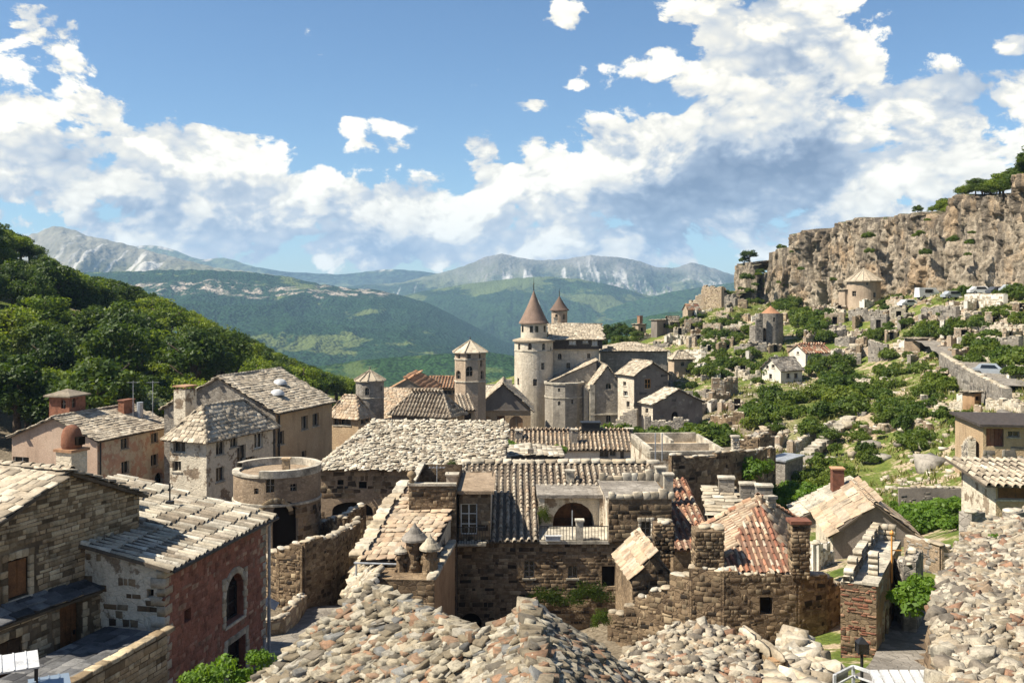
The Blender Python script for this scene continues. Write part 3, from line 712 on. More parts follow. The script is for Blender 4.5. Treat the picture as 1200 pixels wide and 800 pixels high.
def cliff(name, CL, seed, ncol, rows=110, amp=1.0, back=True):
    c = np.array(CL, float); plan = np.c_[(c[:, 0] - 600) / F * c[:, 1], c[:, 1]]; zt = ZC + (HOR - c[:, 2]) / F * c[:, 1]; zb_ = ZC + (HOR - c[:, 3]) / F * c[:, 1] - 5
    seg = np.r_[0, np.cumsum(np.hypot(*np.diff(plan, axis=0).T))]
    s = np.linspace(0, seg[-1], ncol); qx = np.interp(s, seg, plan[:, 0]); qy = np.interp(s, seg, plan[:, 1])
    top = np.interp(s, seg, zt) + (fbm(np.c_[s * .35, s * 0], seed, 4) - .5) * 1.0 + (cells(np.c_[s * .45, s * 0], seed)[1] - .5) * 1.0; bot = np.interp(s, seg, zb_)
    dx, dy = np.gradient(qx), np.gradient(qy); w = max(3, ncol // 24) | 1; kk = np.ones(w) / w
    dx = np.convolve(np.pad(dx, w // 2, 'edge'), kk, 'valid'); dy = np.convolve(np.pad(dy, w // 2, 'edge'), kk, 'valid'); L = np.hypot(dx, dy)
    nx_, ny_ = -np.abs(dy / L), -np.abs(dx / L); V = []
    for r in range(rows + 14):
        if r < rows:
            q = r / (rows - 1); z = bot + (top - bot) * q
            butt = (ridged(np.c_[s * .075 + .01 * z, z * .006], seed + 5, 2) - .5) * 4.2
            crack = np.clip(.55 - np.abs(2 * fbm(np.c_[s * .20 + .02 * z, z * .025], seed + 13, 3) - 1) * 6, 0, 1) * 6.5
            c1_, r1_ = cells(np.c_[s * .34 + .25 * fbm(np.c_[s, z] * .5, 61, 2), z * .13], seed + 63); c2_, r2_ = cells(np.c_[s * .8, z * .26], seed + 67); c3_, r3_ = cells(np.c_[s * 1.7, z * .9], seed + 69)
            d = butt - crack + (r1_ - .5) * 2.0 + (r2_ - .5) * 1.2 + (r3_ - .5) * .6 - np.clip(c2_ - .45, 0, 1) * 1.3 + (fbm(np.c_[s * 1.1, z * .8], seed + 27, 3) - .5) * .8 + np.clip(.10 - q, 0, 1) * 6 + (1 - q) * .4 - 1.0
            d = d * amp
            V.append(np.c_[qx + nx_ * d, qy + ny_ * d, z + (fbm(np.c_[s * .9, z * .9], 41, 2) - .5) * .4])
            last = d
        else:
            b = (r - rows + 1); bk = b * b * (.45 if back else .06)
            V.append(np.c_[qx + nx_ * (last - bk), qy + ny_ * (last - bk), top + .1 + bk * .05 + (fbm(np.c_[s * .2, s * 0 + bk * .2], 51, 3) - .5) * .8])
    V = np.array(V); nr = len(V); i = np.arange(nr * len(s)).reshape(nr, len(s))
    f = np.stack([i[:-1, :-1], i[:-1, 1:], i[1:, 1:], i[1:, :-1]], -1).reshape(-1, 4)
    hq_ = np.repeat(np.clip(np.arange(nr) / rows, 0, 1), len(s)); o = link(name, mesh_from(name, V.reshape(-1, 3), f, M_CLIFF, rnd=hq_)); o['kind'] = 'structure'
    return np.c_[qx, qy, top], np.c_[nx_, ny_]
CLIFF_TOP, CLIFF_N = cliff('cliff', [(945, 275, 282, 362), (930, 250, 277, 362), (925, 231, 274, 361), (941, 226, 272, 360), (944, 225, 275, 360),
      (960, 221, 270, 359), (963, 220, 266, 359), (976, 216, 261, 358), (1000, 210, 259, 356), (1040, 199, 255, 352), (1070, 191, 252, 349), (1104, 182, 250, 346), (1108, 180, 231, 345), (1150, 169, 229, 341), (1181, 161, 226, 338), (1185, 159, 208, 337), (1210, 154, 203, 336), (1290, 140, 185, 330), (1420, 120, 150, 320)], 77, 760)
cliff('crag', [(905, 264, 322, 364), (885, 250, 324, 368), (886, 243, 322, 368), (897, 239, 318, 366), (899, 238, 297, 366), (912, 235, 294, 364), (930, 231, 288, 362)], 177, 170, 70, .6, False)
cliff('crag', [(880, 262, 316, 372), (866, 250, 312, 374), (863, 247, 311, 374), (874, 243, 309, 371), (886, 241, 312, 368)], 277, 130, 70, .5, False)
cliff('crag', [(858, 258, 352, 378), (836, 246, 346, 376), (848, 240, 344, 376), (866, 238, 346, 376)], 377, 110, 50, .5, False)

# ---- air: one closed box of even haze round everything on the ground
hz = MB(); hz.box((-19000, -400, -420), (19000, 9400, 500)); ho = hz.build('haze', [bpy.data.materials.new('haze_air')]); ho['kind'] = 'stuff'
hm = ho.data.materials[0]; hm.use_nodes = True; g = G(hm.node_tree)
pv = g.n('ShaderNodeVolumePrincipled', {'Color': (.44, .69, 1.0, 1), 'Density': 7.8e-5, 'Anisotropy': 0.0})
g.n('ShaderNodeOutputMaterial', {'Volume': pv.outputs[0]})
# ------------------------------------------------------------------ building kit
def unit(v): v = np.asarray(v, float); return v / np.linalg.norm(v)
def tile_plane(pc, poly, style, rw=.5, rl=.42, thick=.06, jit=.12, ragged=0.0):
    """lay roofing pieces over a roof plane; poly[0]->poly[1] is the eave, the rest runs up"""
    P_ = [np.asarray(q, float) for q in poly]; e = unit(P_[1] - P_[0])
    n = unit(np.cross(e, P_[2] - P_[1]));
    if n[2] < 0: n = -n
    sdir = np.cross(n, e)
    if sdir[2] < 0: sdir = -sdir
    uv = np.array([((q - P_[0]) @ e, (q - P_[0]) @ sdir) for q in P_]); smax = uv[:, 1].max()
    def span(sv):
        xs = []
        for k in range(len(uv)):
            a, b = uv[k], uv[(k + 1) % len(uv)]
            if (a[1] - sv) * (b[1] - sv) <= 0 and abs(a[1] - b[1]) > 1e-9: xs.append(a[0] + (b[0] - a[0]) * (sv - a[1]) / (b[1] - a[1]))
        return (min(xs), max(xs)) if len(xs) >= 2 else None
    U = random.uniform; f1, f2, f3 = U(0, 6), U(0, 6), U(.7, 1.2)
    sag = lambda a_, b_: n * (.035 * math.sin(a_ * f3 + f1) + .03 * math.sin(b_ * 1.5 + a_ * .6 + f2))
    if style == 'tile':       # barrel tiles in columns, butting down the slope
        u0, u1 = uv[:, 0].min(), uv[:, 0].max(); nc = max(1, int((u1 - u0) / rw)); w = (u1 - u0) / nc
        for k in range(nc):
            uc = u0 + (k + .5) * w; ph = U(-.05, .05); sv = 0.0; dj = U(-.02, .02)
            while sv < smax:
                sp = span(min(sv + rl * .5, smax - 1e-3))
                if sp and sp[0] - .01 <= uc <= sp[1] + .01 and U(0, 1) > ragged:
                    c = sag(uc, sv) + P_[0] + e * (uc + dj + U(-.018, .018)) + sdir * (sv + rl * .5 + ph) + n * (thick * .3 + U(0, .012))
                    tilt = U(-.05, .05); ee = e * math.cos(tilt) + sdir * math.sin(tilt); ss = sdir * math.cos(tilt) - e * math.sin(tilt)
                    pc.add(c, ee * w * .66, ss * rl * 1.18, n * w * .5)
                sv += rl
    elif style == 'slab':     # stone slabs in courses
        sv = 0.0
        while sv < smax - rl * .25:
            h = rl * U(.9, 1.1); sp = span(min(sv + h * .5, smax - 1e-3))
            if sp:
                u = sp[0] + U(-.2, 0)
                while u < sp[1]:
                    w = rw * U(.65, 1.35); uc = u + w / 2
                    if sp[0] - .05 <= uc <= sp[1] + .05 and U(0, 1) > ragged:
                        yaw = U(-jit, jit) * .4; ee = e * math.cos(yaw) + sdir * math.sin(yaw); ss = sdir * math.cos(yaw) - e * math.sin(yaw)
                        tl = .10 + U(-.03, .05); ss2 = ss * math.cos(tl) + n * -math.sin(tl); nn = n * math.cos(tl) + ss * math.sin(tl)
                        c = sag(uc, sv) + P_[0] + e * uc + sdir * (sv + h * .5) + n * (thick * .7 + .03 + U(0, jit * .12))
                        pc.add(c, ee * w * .96, ss2 * h * 1.22, nn * thick * U(.8, 1.4))
                    u += w
            sv += h
    elif style in ('rubble', 'chip'):   # uneven split stones laid like shingles
        sv = -.1
        while sv < smax:
            h = rl * U(.75, 1.15); sp = span(min(max(sv + h * .5, 0), smax - 1e-3))
            if sp:
                u = sp[0] + U(-.25, 0)
                while u < sp[1]:
                    w = rw * random.choice((.55, .75, .9, 1.1, 1.5)) * U(.85, 1.15); uc = u + w / 2
                    if sp[0] - .1 <= uc <= sp[1] + .1:
                        yaw = U(-.35, .35); ee = e * math.cos(yaw) + sdir * math.sin(yaw); ss = sdir * math.cos(yaw) - e * math.sin(yaw)
                        tl = .26 + U(-.16, .26); rl2 = U(-.15, .15); ss2 = ss * math.cos(tl) - n * math.sin(tl); nn = n * math.cos(tl) + ss * math.sin(tl)
                        e2 = ee * math.cos(rl2) + nn * math.sin(rl2); n2 = nn * math.cos(rl2) - ee * math.sin(rl2)
                        c = P_[0] + e * (uc + U(-.04, .04)) + sdir * (sv + h * .5 + U(-.08, .08)) + n * (thick * .5 + U(-.02, .05))
                        pc.add(c, e2 * w * .98, ss2 * h * 2.1 * U(.8, 1.25), n2 * thick * U(.9, 1.9))
                    u += w * .92
            sv += h * .82


class House:
    """box building on a rectangular plan. Near corner N stands in photo column px at depth D;
    wall R runs from N to the right (to column pxR), wall L runs from N to the left (to column pxL)"""
    def __init__(s, name, label, cat, px, D, theta, pyE, pxL=None, pxR=None, a=None, b=None, base=None, group=None, dz=0.0):
        t = R_(theta); s.th = t; s.r = np.array((math.cos(t), math.sin(t))); s.l = np.array((-math.sin(t), math.cos(t)))
        s.N = np.array((X(px, D), D))
        s.a = a if a is not None else along(s.N, s.r, pxR); s.b = b if b is not None else along(s.N, s.l, pxL)
        zE = Z(pyE, D) + dz
        pts = [s.N, s.N + s.r * s.a, s.N + s.l * s.b, s.N + s.r * s.a + s.l * s.b]
        s.base = base if base is not None else min(tz(*q) for q in pts) - 1.0
        s.h = zE - s.base
        s.o = tag(empty(name, (s.N[0], s.N[1], s.base), t), label, cat, group)
        s.rise = 0; s.ops = {'R': [], 'L': [], 'X': [], 'Y': []}; s.kind = 'flat'
    def ridge_rise(s, kind, px, py):
        st, d = {'ghx': (s.N + s.l * s.b / 2, s.r), 'gx': (s.N + s.l * s.b / 2, s.r), 'gy': (s.N + s.r * s.a / 2, s.l), 'sy': (s.N + s.l * s.b, s.r), 'sx': (s.N + s.r * s.a, s.l)}[kind]
        q = st + d * along(st, d, px); return Z(py, q[1]) - s.base - s.h
    def roof(s, kind, rise=None, at=None):
        s.kind = kind
        s.rise = rise if rise is not None else (s.ridge_rise(kind, *at) if at else 0)
        return s
    def frame(s, f):
        a, b = s.a, s.b
        return {'R': ((0, 0), (1, 0), (0, -1), a), 'L': ((0, 0), (0, 1), (-1, 0), b), 'X': ((a, 0), (0, 1), (1, 0), b), 'Y': ((0, b), (1, 0), (0, 1), a)}[f]
    def top(s, f, u):
        """wall height over position u along face f"""
        L = s.frame(f)[3]; k = s.kind; x = u / L
        tri = 1 - abs(2 * x - 1)
        if k == 'gx' and f in 'LX': return s.h + s.rise * tri
        if k == 'ghx' and f == 'X': return s.h + s.rise * tri
        if k == 'gy' and f in 'RY': return s.h + s.rise * tri
        if k == 'sy': return s.h + s.rise * ((x if f in 'LX' else (0 if f == 'R' else 1)))
        if k == 'sx': return s.h + s.rise * ((x if f in 'RY' else (0 if f == 'L' else 1)))
        return s.h
    def toW(s, f, u, z=0):
        o, d, n, L = s.frame(f); p = np.array(o) + np.array(d) * u
        q = s.N + s.r * p[0] + s.l * p[1]; return q
    def op(s, f, px, pyt, pyb, w, kind='window', arch=False, **k):
        """opening given by its photo column, top and bottom row, width in metres"""
        o, d, n, L = s.frame(f); w0 = s.toW(f, 0); w1 = s.toW(f, 1) - w0; u = along(w0, w1, px); q = w0 + w1 * u
        z0, z1 = Z(pyb, q[1]) - s.base, Z(pyt, q[1]) - s.base
        u = min(max(u, w / 2 + .08), L - w / 2 - .08)
        s.ops[f].append(dict(u=u, w=w, z0=z0, z1=z1, kind=kind, arch=arch, **k)); return s
    def walls(s, mats, faces='RLXY', reveal=.28):
        for f in faces:
            o, d, n, L = s.frame(f); mat = mats if not isinstance(mats, dict) else mats.get(f, mats['*'])
            o3, d3, n3 = np.array((*o, 0.)), np.array((*d, 0.)), np.array((*n, 0.))
            ops = [q for q in s.ops[f]]; mb = MB()
            xs = sorted(set([0, L, L / 2] + [q['u'] - q['w'] / 2 for q in ops] + [q['u'] + q['w'] / 2 for q in ops])); xs = [x for x in xs if -1e-6 <= x <= L + 1e-6]
            pt = lambda u, z: o3 + d3 * u + np.array((0, 0, z))
            def quad(p):
                nn = np.cross(np.array(p[1]) - p[0], np.array(p[2]) - p[0])
                mb.face(p if nn @ n3 > 0 else p[::-1])
            for x0, x1 in zip(xs[:-1], xs[1:]):
                if x1 - x0 < 1e-5: continue
                cov = sorted([(q['z0'], q['z1']) for q in ops if q['u'] - q['w'] / 2 < (x0 + x1) / 2 < q['u'] + q['w'] / 2])
                z = 0.0
                for (za, zb) in cov:
                    if za > z + 1e-4: quad([pt(x0, z), pt(x1, z), pt(x1, za), pt(x0, za)])
                    z = max(z, zb)
                quad([pt(x0, z), pt(x1, z), pt(x1, s.top(f, x1 if x1 < L else L)), pt(x0, s.top(f, x0))])
            for q in ops:
                u0, u1, z0, z1 = q['u'] - q['w'] / 2, q['u'] + q['w'] / 2, q['z0'], q['z1']; dep = q.get('dep', reveal); i3 = -n3 * dep
                A, B, C_, D_ = pt(u0, z0), pt(u1, z0), pt(u1, z1), pt(u0, z1)
                for p, r in ((A, B), (B, C_), (C_, D_), (D_, A)): mb.face([p, r, r + i3, p + i3])
                if q['arch']:
                    rad = q['w'] / 2; hgt = min(rad, (z1 - z0) * .6); N_ = 8
                    arc = [(q['u'] - rad * math.cos(math.pi * k / N_), z1 - hgt + hgt * math.sin(math.pi * k / N_)) for k in range(N_ + 1)]
                    for k in range(N_):
                        (ua, za), (ub, zb) = arc[k], arc[k + 1]
                        quad([pt(ua, za), pt(ub, zb), pt(ub, z1), pt(ua, z1)])
                        mb.face([pt(ua, za), pt(ub, zb), pt(ub, zb) + i3, pt(ua, za) + i3])
            mb.build('wall', [mat], s.o)
            for q in ops: s.fill(f, q)
        return s
    def fill(s, f, q):
        o, d, n, L = s.frame(f); o3, d3, n3 = np.array((*o, 0.)), np.array((*d, 0.)), np.array((*n, 0.)); dep = q.get('dep', .28) - .03
        pt = lambda u, z, k=0.0: o3 + d3 * u + np.array((0, 0, z)) - n3 * k
        u0, u1, z0, z1 = q['u'] - q['w'] / 2, q['u'] + q['w'] / 2, q['z0'], q['z1']; kind = q['kind']
        def bar(mb, ua, za, ub, zb, k0, k1):
            c = [pt(ua, za, k1), pt(ub, za, k1), pt(ub, zb, k1), pt(ua, zb, k1), pt(ua, za, k0), pt(ub, za, k0), pt(ub, zb, k0), pt(ua, zb, k0)]
            i = len(mb.v); mb.v += [tuple(v) for v in c]
            for t in ((0, 3, 2, 1), (4, 5, 6, 7), (0, 1, 5, 4), (1, 2, 6, 5), (2, 3, 7, 6), (3, 0, 4, 7)): mb.f.append(tuple(i + k for k in t)); mb.m.append(0)
        par = s.o
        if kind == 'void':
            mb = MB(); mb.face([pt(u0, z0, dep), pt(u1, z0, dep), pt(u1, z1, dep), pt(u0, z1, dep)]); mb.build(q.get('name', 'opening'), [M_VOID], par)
        elif kind == 'door':
            pm = q.get('mat', M_WOOD); nb = q.get('boards', 4); mb = MB()
            bar(mb, u0 + .02, z0, u1 - .02, z1 - .02, dep - .02, dep + .03); dr = mb.build('door', [pm], par)
            for k in range(nb):
                mb = MB(); w = (u1 - u0 - .06) / nb; bar(mb, u0 + .03 + k * w + .008, z0 + .03, u0 + .03 + (k + 1) * w - .008, z1 - .05, dep - .055, dep - .02); mb.build('plank', [pm], dr)
            mb = MB(); bar(mb, u1 - .16, (z0 + z1) / 2 - .08, u1 - .11, (z0 + z1) / 2 + .06, dep - .10, dep - .05); mb.build('handle', [M_IRON], dr)
        else:
            mb = MB(); mb.face([pt(u0, z0, dep), pt(u1, z0, dep), pt(u1, z1, dep), pt(u0, z1, dep)]); w = mb.build('window', [q.get('glass', M_GLASS)], par)
            fm = q.get('frame', M_FRAME); mb = MB(); t = min(.06, (u1 - u0) * .09)
            bar(mb, u0, z0, u0 + t, z1, dep - .05, dep - .005); bar(mb, u1 - t, z0, u1, z1, dep - .05, dep - .005)
            bar(mb, u0 + t, z0, u1 - t, z0 + t, dep - .05, dep - .005); bar(mb, u0 + t, z1 - t, u1 - t, z1, dep - .05, dep - .005)
            um = (u0 + u1) / 2; bar(mb, um - t * .5, z0 + t, um + t * .5, z1 - t, dep - .045, dep - .008)
            if q.get('bars', 1) > 1:
                for k in range(1, q['bars']): zz = z0 + (z1 - z0) * k / q['bars']; bar(mb, u0 + t, zz - t * .35, u1 - t, zz + t * .35, dep - .04, dep - .009)
            mb.build('frame', [fm], w)
            if q.get('sill', True):
                mb = MB(); bar(mb, u0 - .10, z0 - .10, u1 + .10, z0 - .005, -.07, .10); mb.build('sill', [q.get('smat', M_CAP)], w)
            if q.get('shut'):
                for (ua, ub) in ((u0 + t, um - .01), (um + .01, u1 - t)):
                    mb = MB(); bar(mb, ua, z0 + t, ub, z1 - t, .04, .09); mb.build('shutter', [q['shut']], w)
        if q.get('surround'):
            mb = Pieces('block'); t = .20; zz = z0 - .02
            while zz < z1 - .05:
                h = min(random.uniform(.20, .32), z1 - zz + .05)
                for sgn, uu in ((-1, u0), (1, u1)):
                    w = t * random.choice((.8, 1.25)); c = pt(uu + sgn * w / 2 + sgn * .004, zz + h / 2, -.012); mb.add(c, d3 * w, -n3 * .10, np.array((0, 0, h * .94)))
                zz += h
            nn = max(3, int((u1 - u0 + .4) / .22))
            for k in range(nn):
                if q['arch']:
                    a = math.pi * (k + .5) / nn; rad = (u1 - u0) / 2 + .12; hg = min((u1 - u0) / 2, (z1 - z0) * .6); c = pt((u0 + u1) / 2 - math.cos(a) * rad, z1 - hg + math.sin(a) * (hg + .12), -.014)
                    ra = d3 * -math.cos(a) + np.array((0, 0, math.sin(a))); ta = d3 * math.sin(a) + np.array((0, 0, math.cos(a))); mb.add(c, ta * (math.pi * rad / nn * .93), -n3 * .10, ra * .24)
                else:
                    w = (u1 - u0 + .4) / nn; c = pt(u0 - .2 + w * (k + .5), z1 + .12, -.014); mb.add(c, d3 * w * .95, -n3 * .10, np.array((0, 0, .23)))
            mb.done('surround_stone', q['surround'], s.o, 40)
    def masonry(s, f, mat, size=(.34, .15), kind='block', cover=1.0, z0=0.0, z1=99, limit=300, proud=.02, u0=0.0, u1=None, minpx=9.5, name='stone', skipf=None):
        """stones of one wall face, laid in courses and standing proud of the mortar"""
        o, d, n, L = s.frame(f); o3, d3, n3 = np.array((*o, 0.)), np.array((*d, 0.)), np.array((*n, 0.)); pc = Pieces(kind); U = random.uniform
        z = max(z0, 0); u1 = L if u1 is None else u1; zm = min(z1, s.h + s.rise + .01)
        while z < zm:
            h = size[1] * U(.7, 1.4); u = u0 - U(0, size[0] * .6)
            while u < u1:
                w = size[0] * random.choice((.5, .7, .9, 1., 1.2, 1.6)) * U(.85, 1.15); ua, ub = max(u, u0), min(u + w, u1); u += w
                if ub - ua < .05 or U(0, 1) > cover: continue
                if z + h > min(s.top(f, max(ua, 0)), s.top(f, min(ub, L))) - .01: continue
                if any(ub > q['u'] - q['w'] / 2 - (.24 if q.get('surround') else .01) and ua < q['u'] + q['w'] / 2 + (.24 if q.get('surround') else .01) and z + h > q['z0'] - .02 and z < q['z1'] + (.24 if q.get('surround') else .01) for q in s.ops[f]): continue
                if skipf and skipf((ua + ub) / 2, z + h / 2): continue
                g_ = U(.012, .03); c = o3 + d3 * ((ua + ub) / 2) + np.array((0, 0, z + h / 2)) + n3 * (proud * U(.2, 1.3) - .047)
                rl = U(-.04, .04); dd = d3 * math.cos(rl) + np.array((0, 0, math.sin(rl))); uu = np.array((0, 0, math.cos(rl))) - d3 * math.sin(rl)
                pc.add(c, dd * max(ub - ua - g_, .04), -n3 * .11, uu * (h - g_ * .8))
            z += h
        pc.done(name, mat, s.o, limit, minpx)
        return s
    def quoins(s, mat, corners=((0, 0),), z0=0.0, z1=None):
        pc = Pieces('block')
        for (cx, cy) in corners:
            x, y = cx * s.a, cy * s.b; sx, sy = (1 if cx == 0 else -1), (1 if cy == 0 else -1); z = z0; k = 0; zt = (s.h if z1 is None else z1) - .05
            while z < zt:
                h = min(random.uniform(.24, .36), zt - z); la, lb = ((.52, .30) if k % 2 else (.30, .52))
                la *= random.uniform(.85, 1.15)
                pc.add(np.array((x + sx * (la / 2 - .04), y + sy * (lb / 2 - .04), z + h / 2)), np.array((la, 0, 0)), np.array((0, lb, 0)) , np.array((0, 0, h * .95)))
                # second visible face of the same stone
                z += h; k += 1
        pc.done('quoin', mat, s.o, 60); return s
    def planes(s, over=.3, vo=.15):
        a, b, h, r, k = s.a, s.b, s.h, s.rise, s.kind; o, v = over, vo
        if k == 'gx':
            m = r / (b / 2); e = -o * m
            return [[(-v, -o, h + e), (a + v, -o, h + e), (a + v, b / 2, h + r), (-v, b / 2, h + r)], [(a + v, b + o, h + e), (-v, b + o, h + e), (-v, b / 2, h + r), (a + v, b / 2, h + r)]]
        if k == 'ghx':
            e = -o * r / (b / 2); hb = s.hipback
            return [[(-o, -o, h + e), (a + v, -o, h + e), (a + v, b / 2, h + r), (hb, b / 2, h + r)], [(a + v, b + o, h + e), (-o, b + o, h + e), (hb, b / 2, h + r), (a + v, b / 2, h + r)], [(-o, b + o, h + e), (-o, -o, h + e), (hb, b / 2, h + r)]]
        if k == 'gy':
            m = r / (a / 2); e = -o * m
            return [[(-o, b + v, h + e), (-o, -v, h + e), (a / 2, -v, h + r), (a / 2, b + v, h + r)], [(a + o, -v, h + e), (a + o, b + v, h + e), (a / 2, b + v, h + r), (a / 2, -v, h + r)]]
        if k == 'sy':
            m = r / b; e = -o * m; return [[(-v, -o, h + e), (a + v, -o, h + e), (a + v, b + v, h + r + v * m), (-v, b + v, h + r + v * m)]]
        if k == 'sx':
            m = r / a; e = -o * m; return [[(-o, b + v, h + e), (-o, -v, h + e), (a + v, -v, h + r + v * m), (a + v, b + v, h + r + v * m)]]
        if k in ('hip', 'pyr'):
            m = min(a, b) / 2; e = -o * r / m; hh = h + e
            c0, c1, c2, c3 = (-o, -o, hh), (a + o, -o, hh), (a + o, b + o, hh), (-o, b + o, hh)
            if a >= b: t0, t1 = (m, b / 2, h + r), (a - m, b / 2, h + r); return [[c0, c1, t1, t0], [c1, c2, t1], [c2, c3, t0, t1], [c3, c0, t0]]
            t0, t1 = (a / 2, m, h + r), (a / 2, b - m, h + r); return [[c0, c1, t0], [c1, c2, t1, t0], [c2, c3, t1], [c3, c0, t0, t1]]
        return [[(-o, -o, h), (a + o, -o, h), (a + o, b + o, h), (-o, b + o, h)]]
    def cover(s, style, mat, under=None, over=.3, vo=.15, rw=.5, rl=.42, thick=.06, jit=.12, name='roof_tile', limit=120, ragged=0.0, minpx=9.5, ridge=True, rmat=None, only=None):
        pl = s.planes(over, vo); mb = MB()
        for q in pl:
            q = [np.array(v, float) for v in q]; nn = unit(np.cross(q[1] - q[0], q[2] - q[0])); nn = nn if nn[2] > 0 else -nn
            lo = [v - nn * .10 for v in q]; mb.face(q); mb.face(lo[::-1])
            for k in range(len(q)): mb.face([q[k], lo[k], lo[(k + 1) % len(q)], q[(k + 1) % len(q)]])
        rf = mb.build('roof', [under or M_UNDER], s.o); pc = Pieces({'tile': 'tile', 'slab': 'slab', 'rubble': 'rubble', 'chip': 'chip'}[style])
        for k, q in enumerate(pl):
            if only is None or k in only: tile_plane(pc, q, style, rw, rl, thick, jit, ragged)
        pc.done(name, mat, rf, limit, minpx)
        if ridge:
            rp = Pieces('tile'); segs = []
            if s.kind in ('gx', 'gy'): segs = [(pl[0][2], pl[0][3])]
            elif s.kind in ('hip', 'pyr'):
                for q in pl: segs += [(q[0], q[-1])] + ([(q[2], q[3])] if len(q) == 4 else [])
                segs = segs[:6]
            for (p, q) in segs:
                p, q = np.array(p, float), np.array(q, float); L = np.linalg.norm(q - p)
                if L < .2: continue
                d = (q - p) / L; n_ = max(1, int(L / .42)); side = unit(np.cross(d, (0, 0, 1))); up = np.cross(side, d)
                for k in range(n_): rp.add(p + d * (L * (k + .5) / n_) + up * .10, side * .30, d * (L / n_ * 1.12), up * .15)
            rp.done('ridge_tile', rmat or mat, rf, 30)
        return rf
    def chimney(s, x, y, w, d, z0, z1, mat, capmat=None, pots=0, name='chimney', slots=False, parent=None):
        mb = MB(); mb.box((x - w / 2, y - d / 2, z0), (x + w / 2, y + d / 2, z1)); c = mb.build(name, [mat], parent or s.o)
        mb = MB()
        if slots:
            for (dx_, dy_) in ((-1, -1), (1, -1), (1, 1), (-1, 1)): mb.box((x + dx_ * w * .36 - .06, y + dy_ * d * .36 - .06, z1), (x + dx_ * w * .36 + .06, y + dy_ * d * .36 + .06, z1 + .22))
            z1 += .22
        mb.box((x - w / 2 - .07, y - d / 2 - .07, z1 + .002), (x + w / 2 + .07, y + d / 2 + .07, z1 + .10)); mb.build('cap', [capmat or M_CAP], c)
        return c
    def local(s, px, D):
        """plan point (local) in photo column px at depth D"""
        q = np.array((X(px, D), D)) - s.N; return q @ s.r, q @ s.l


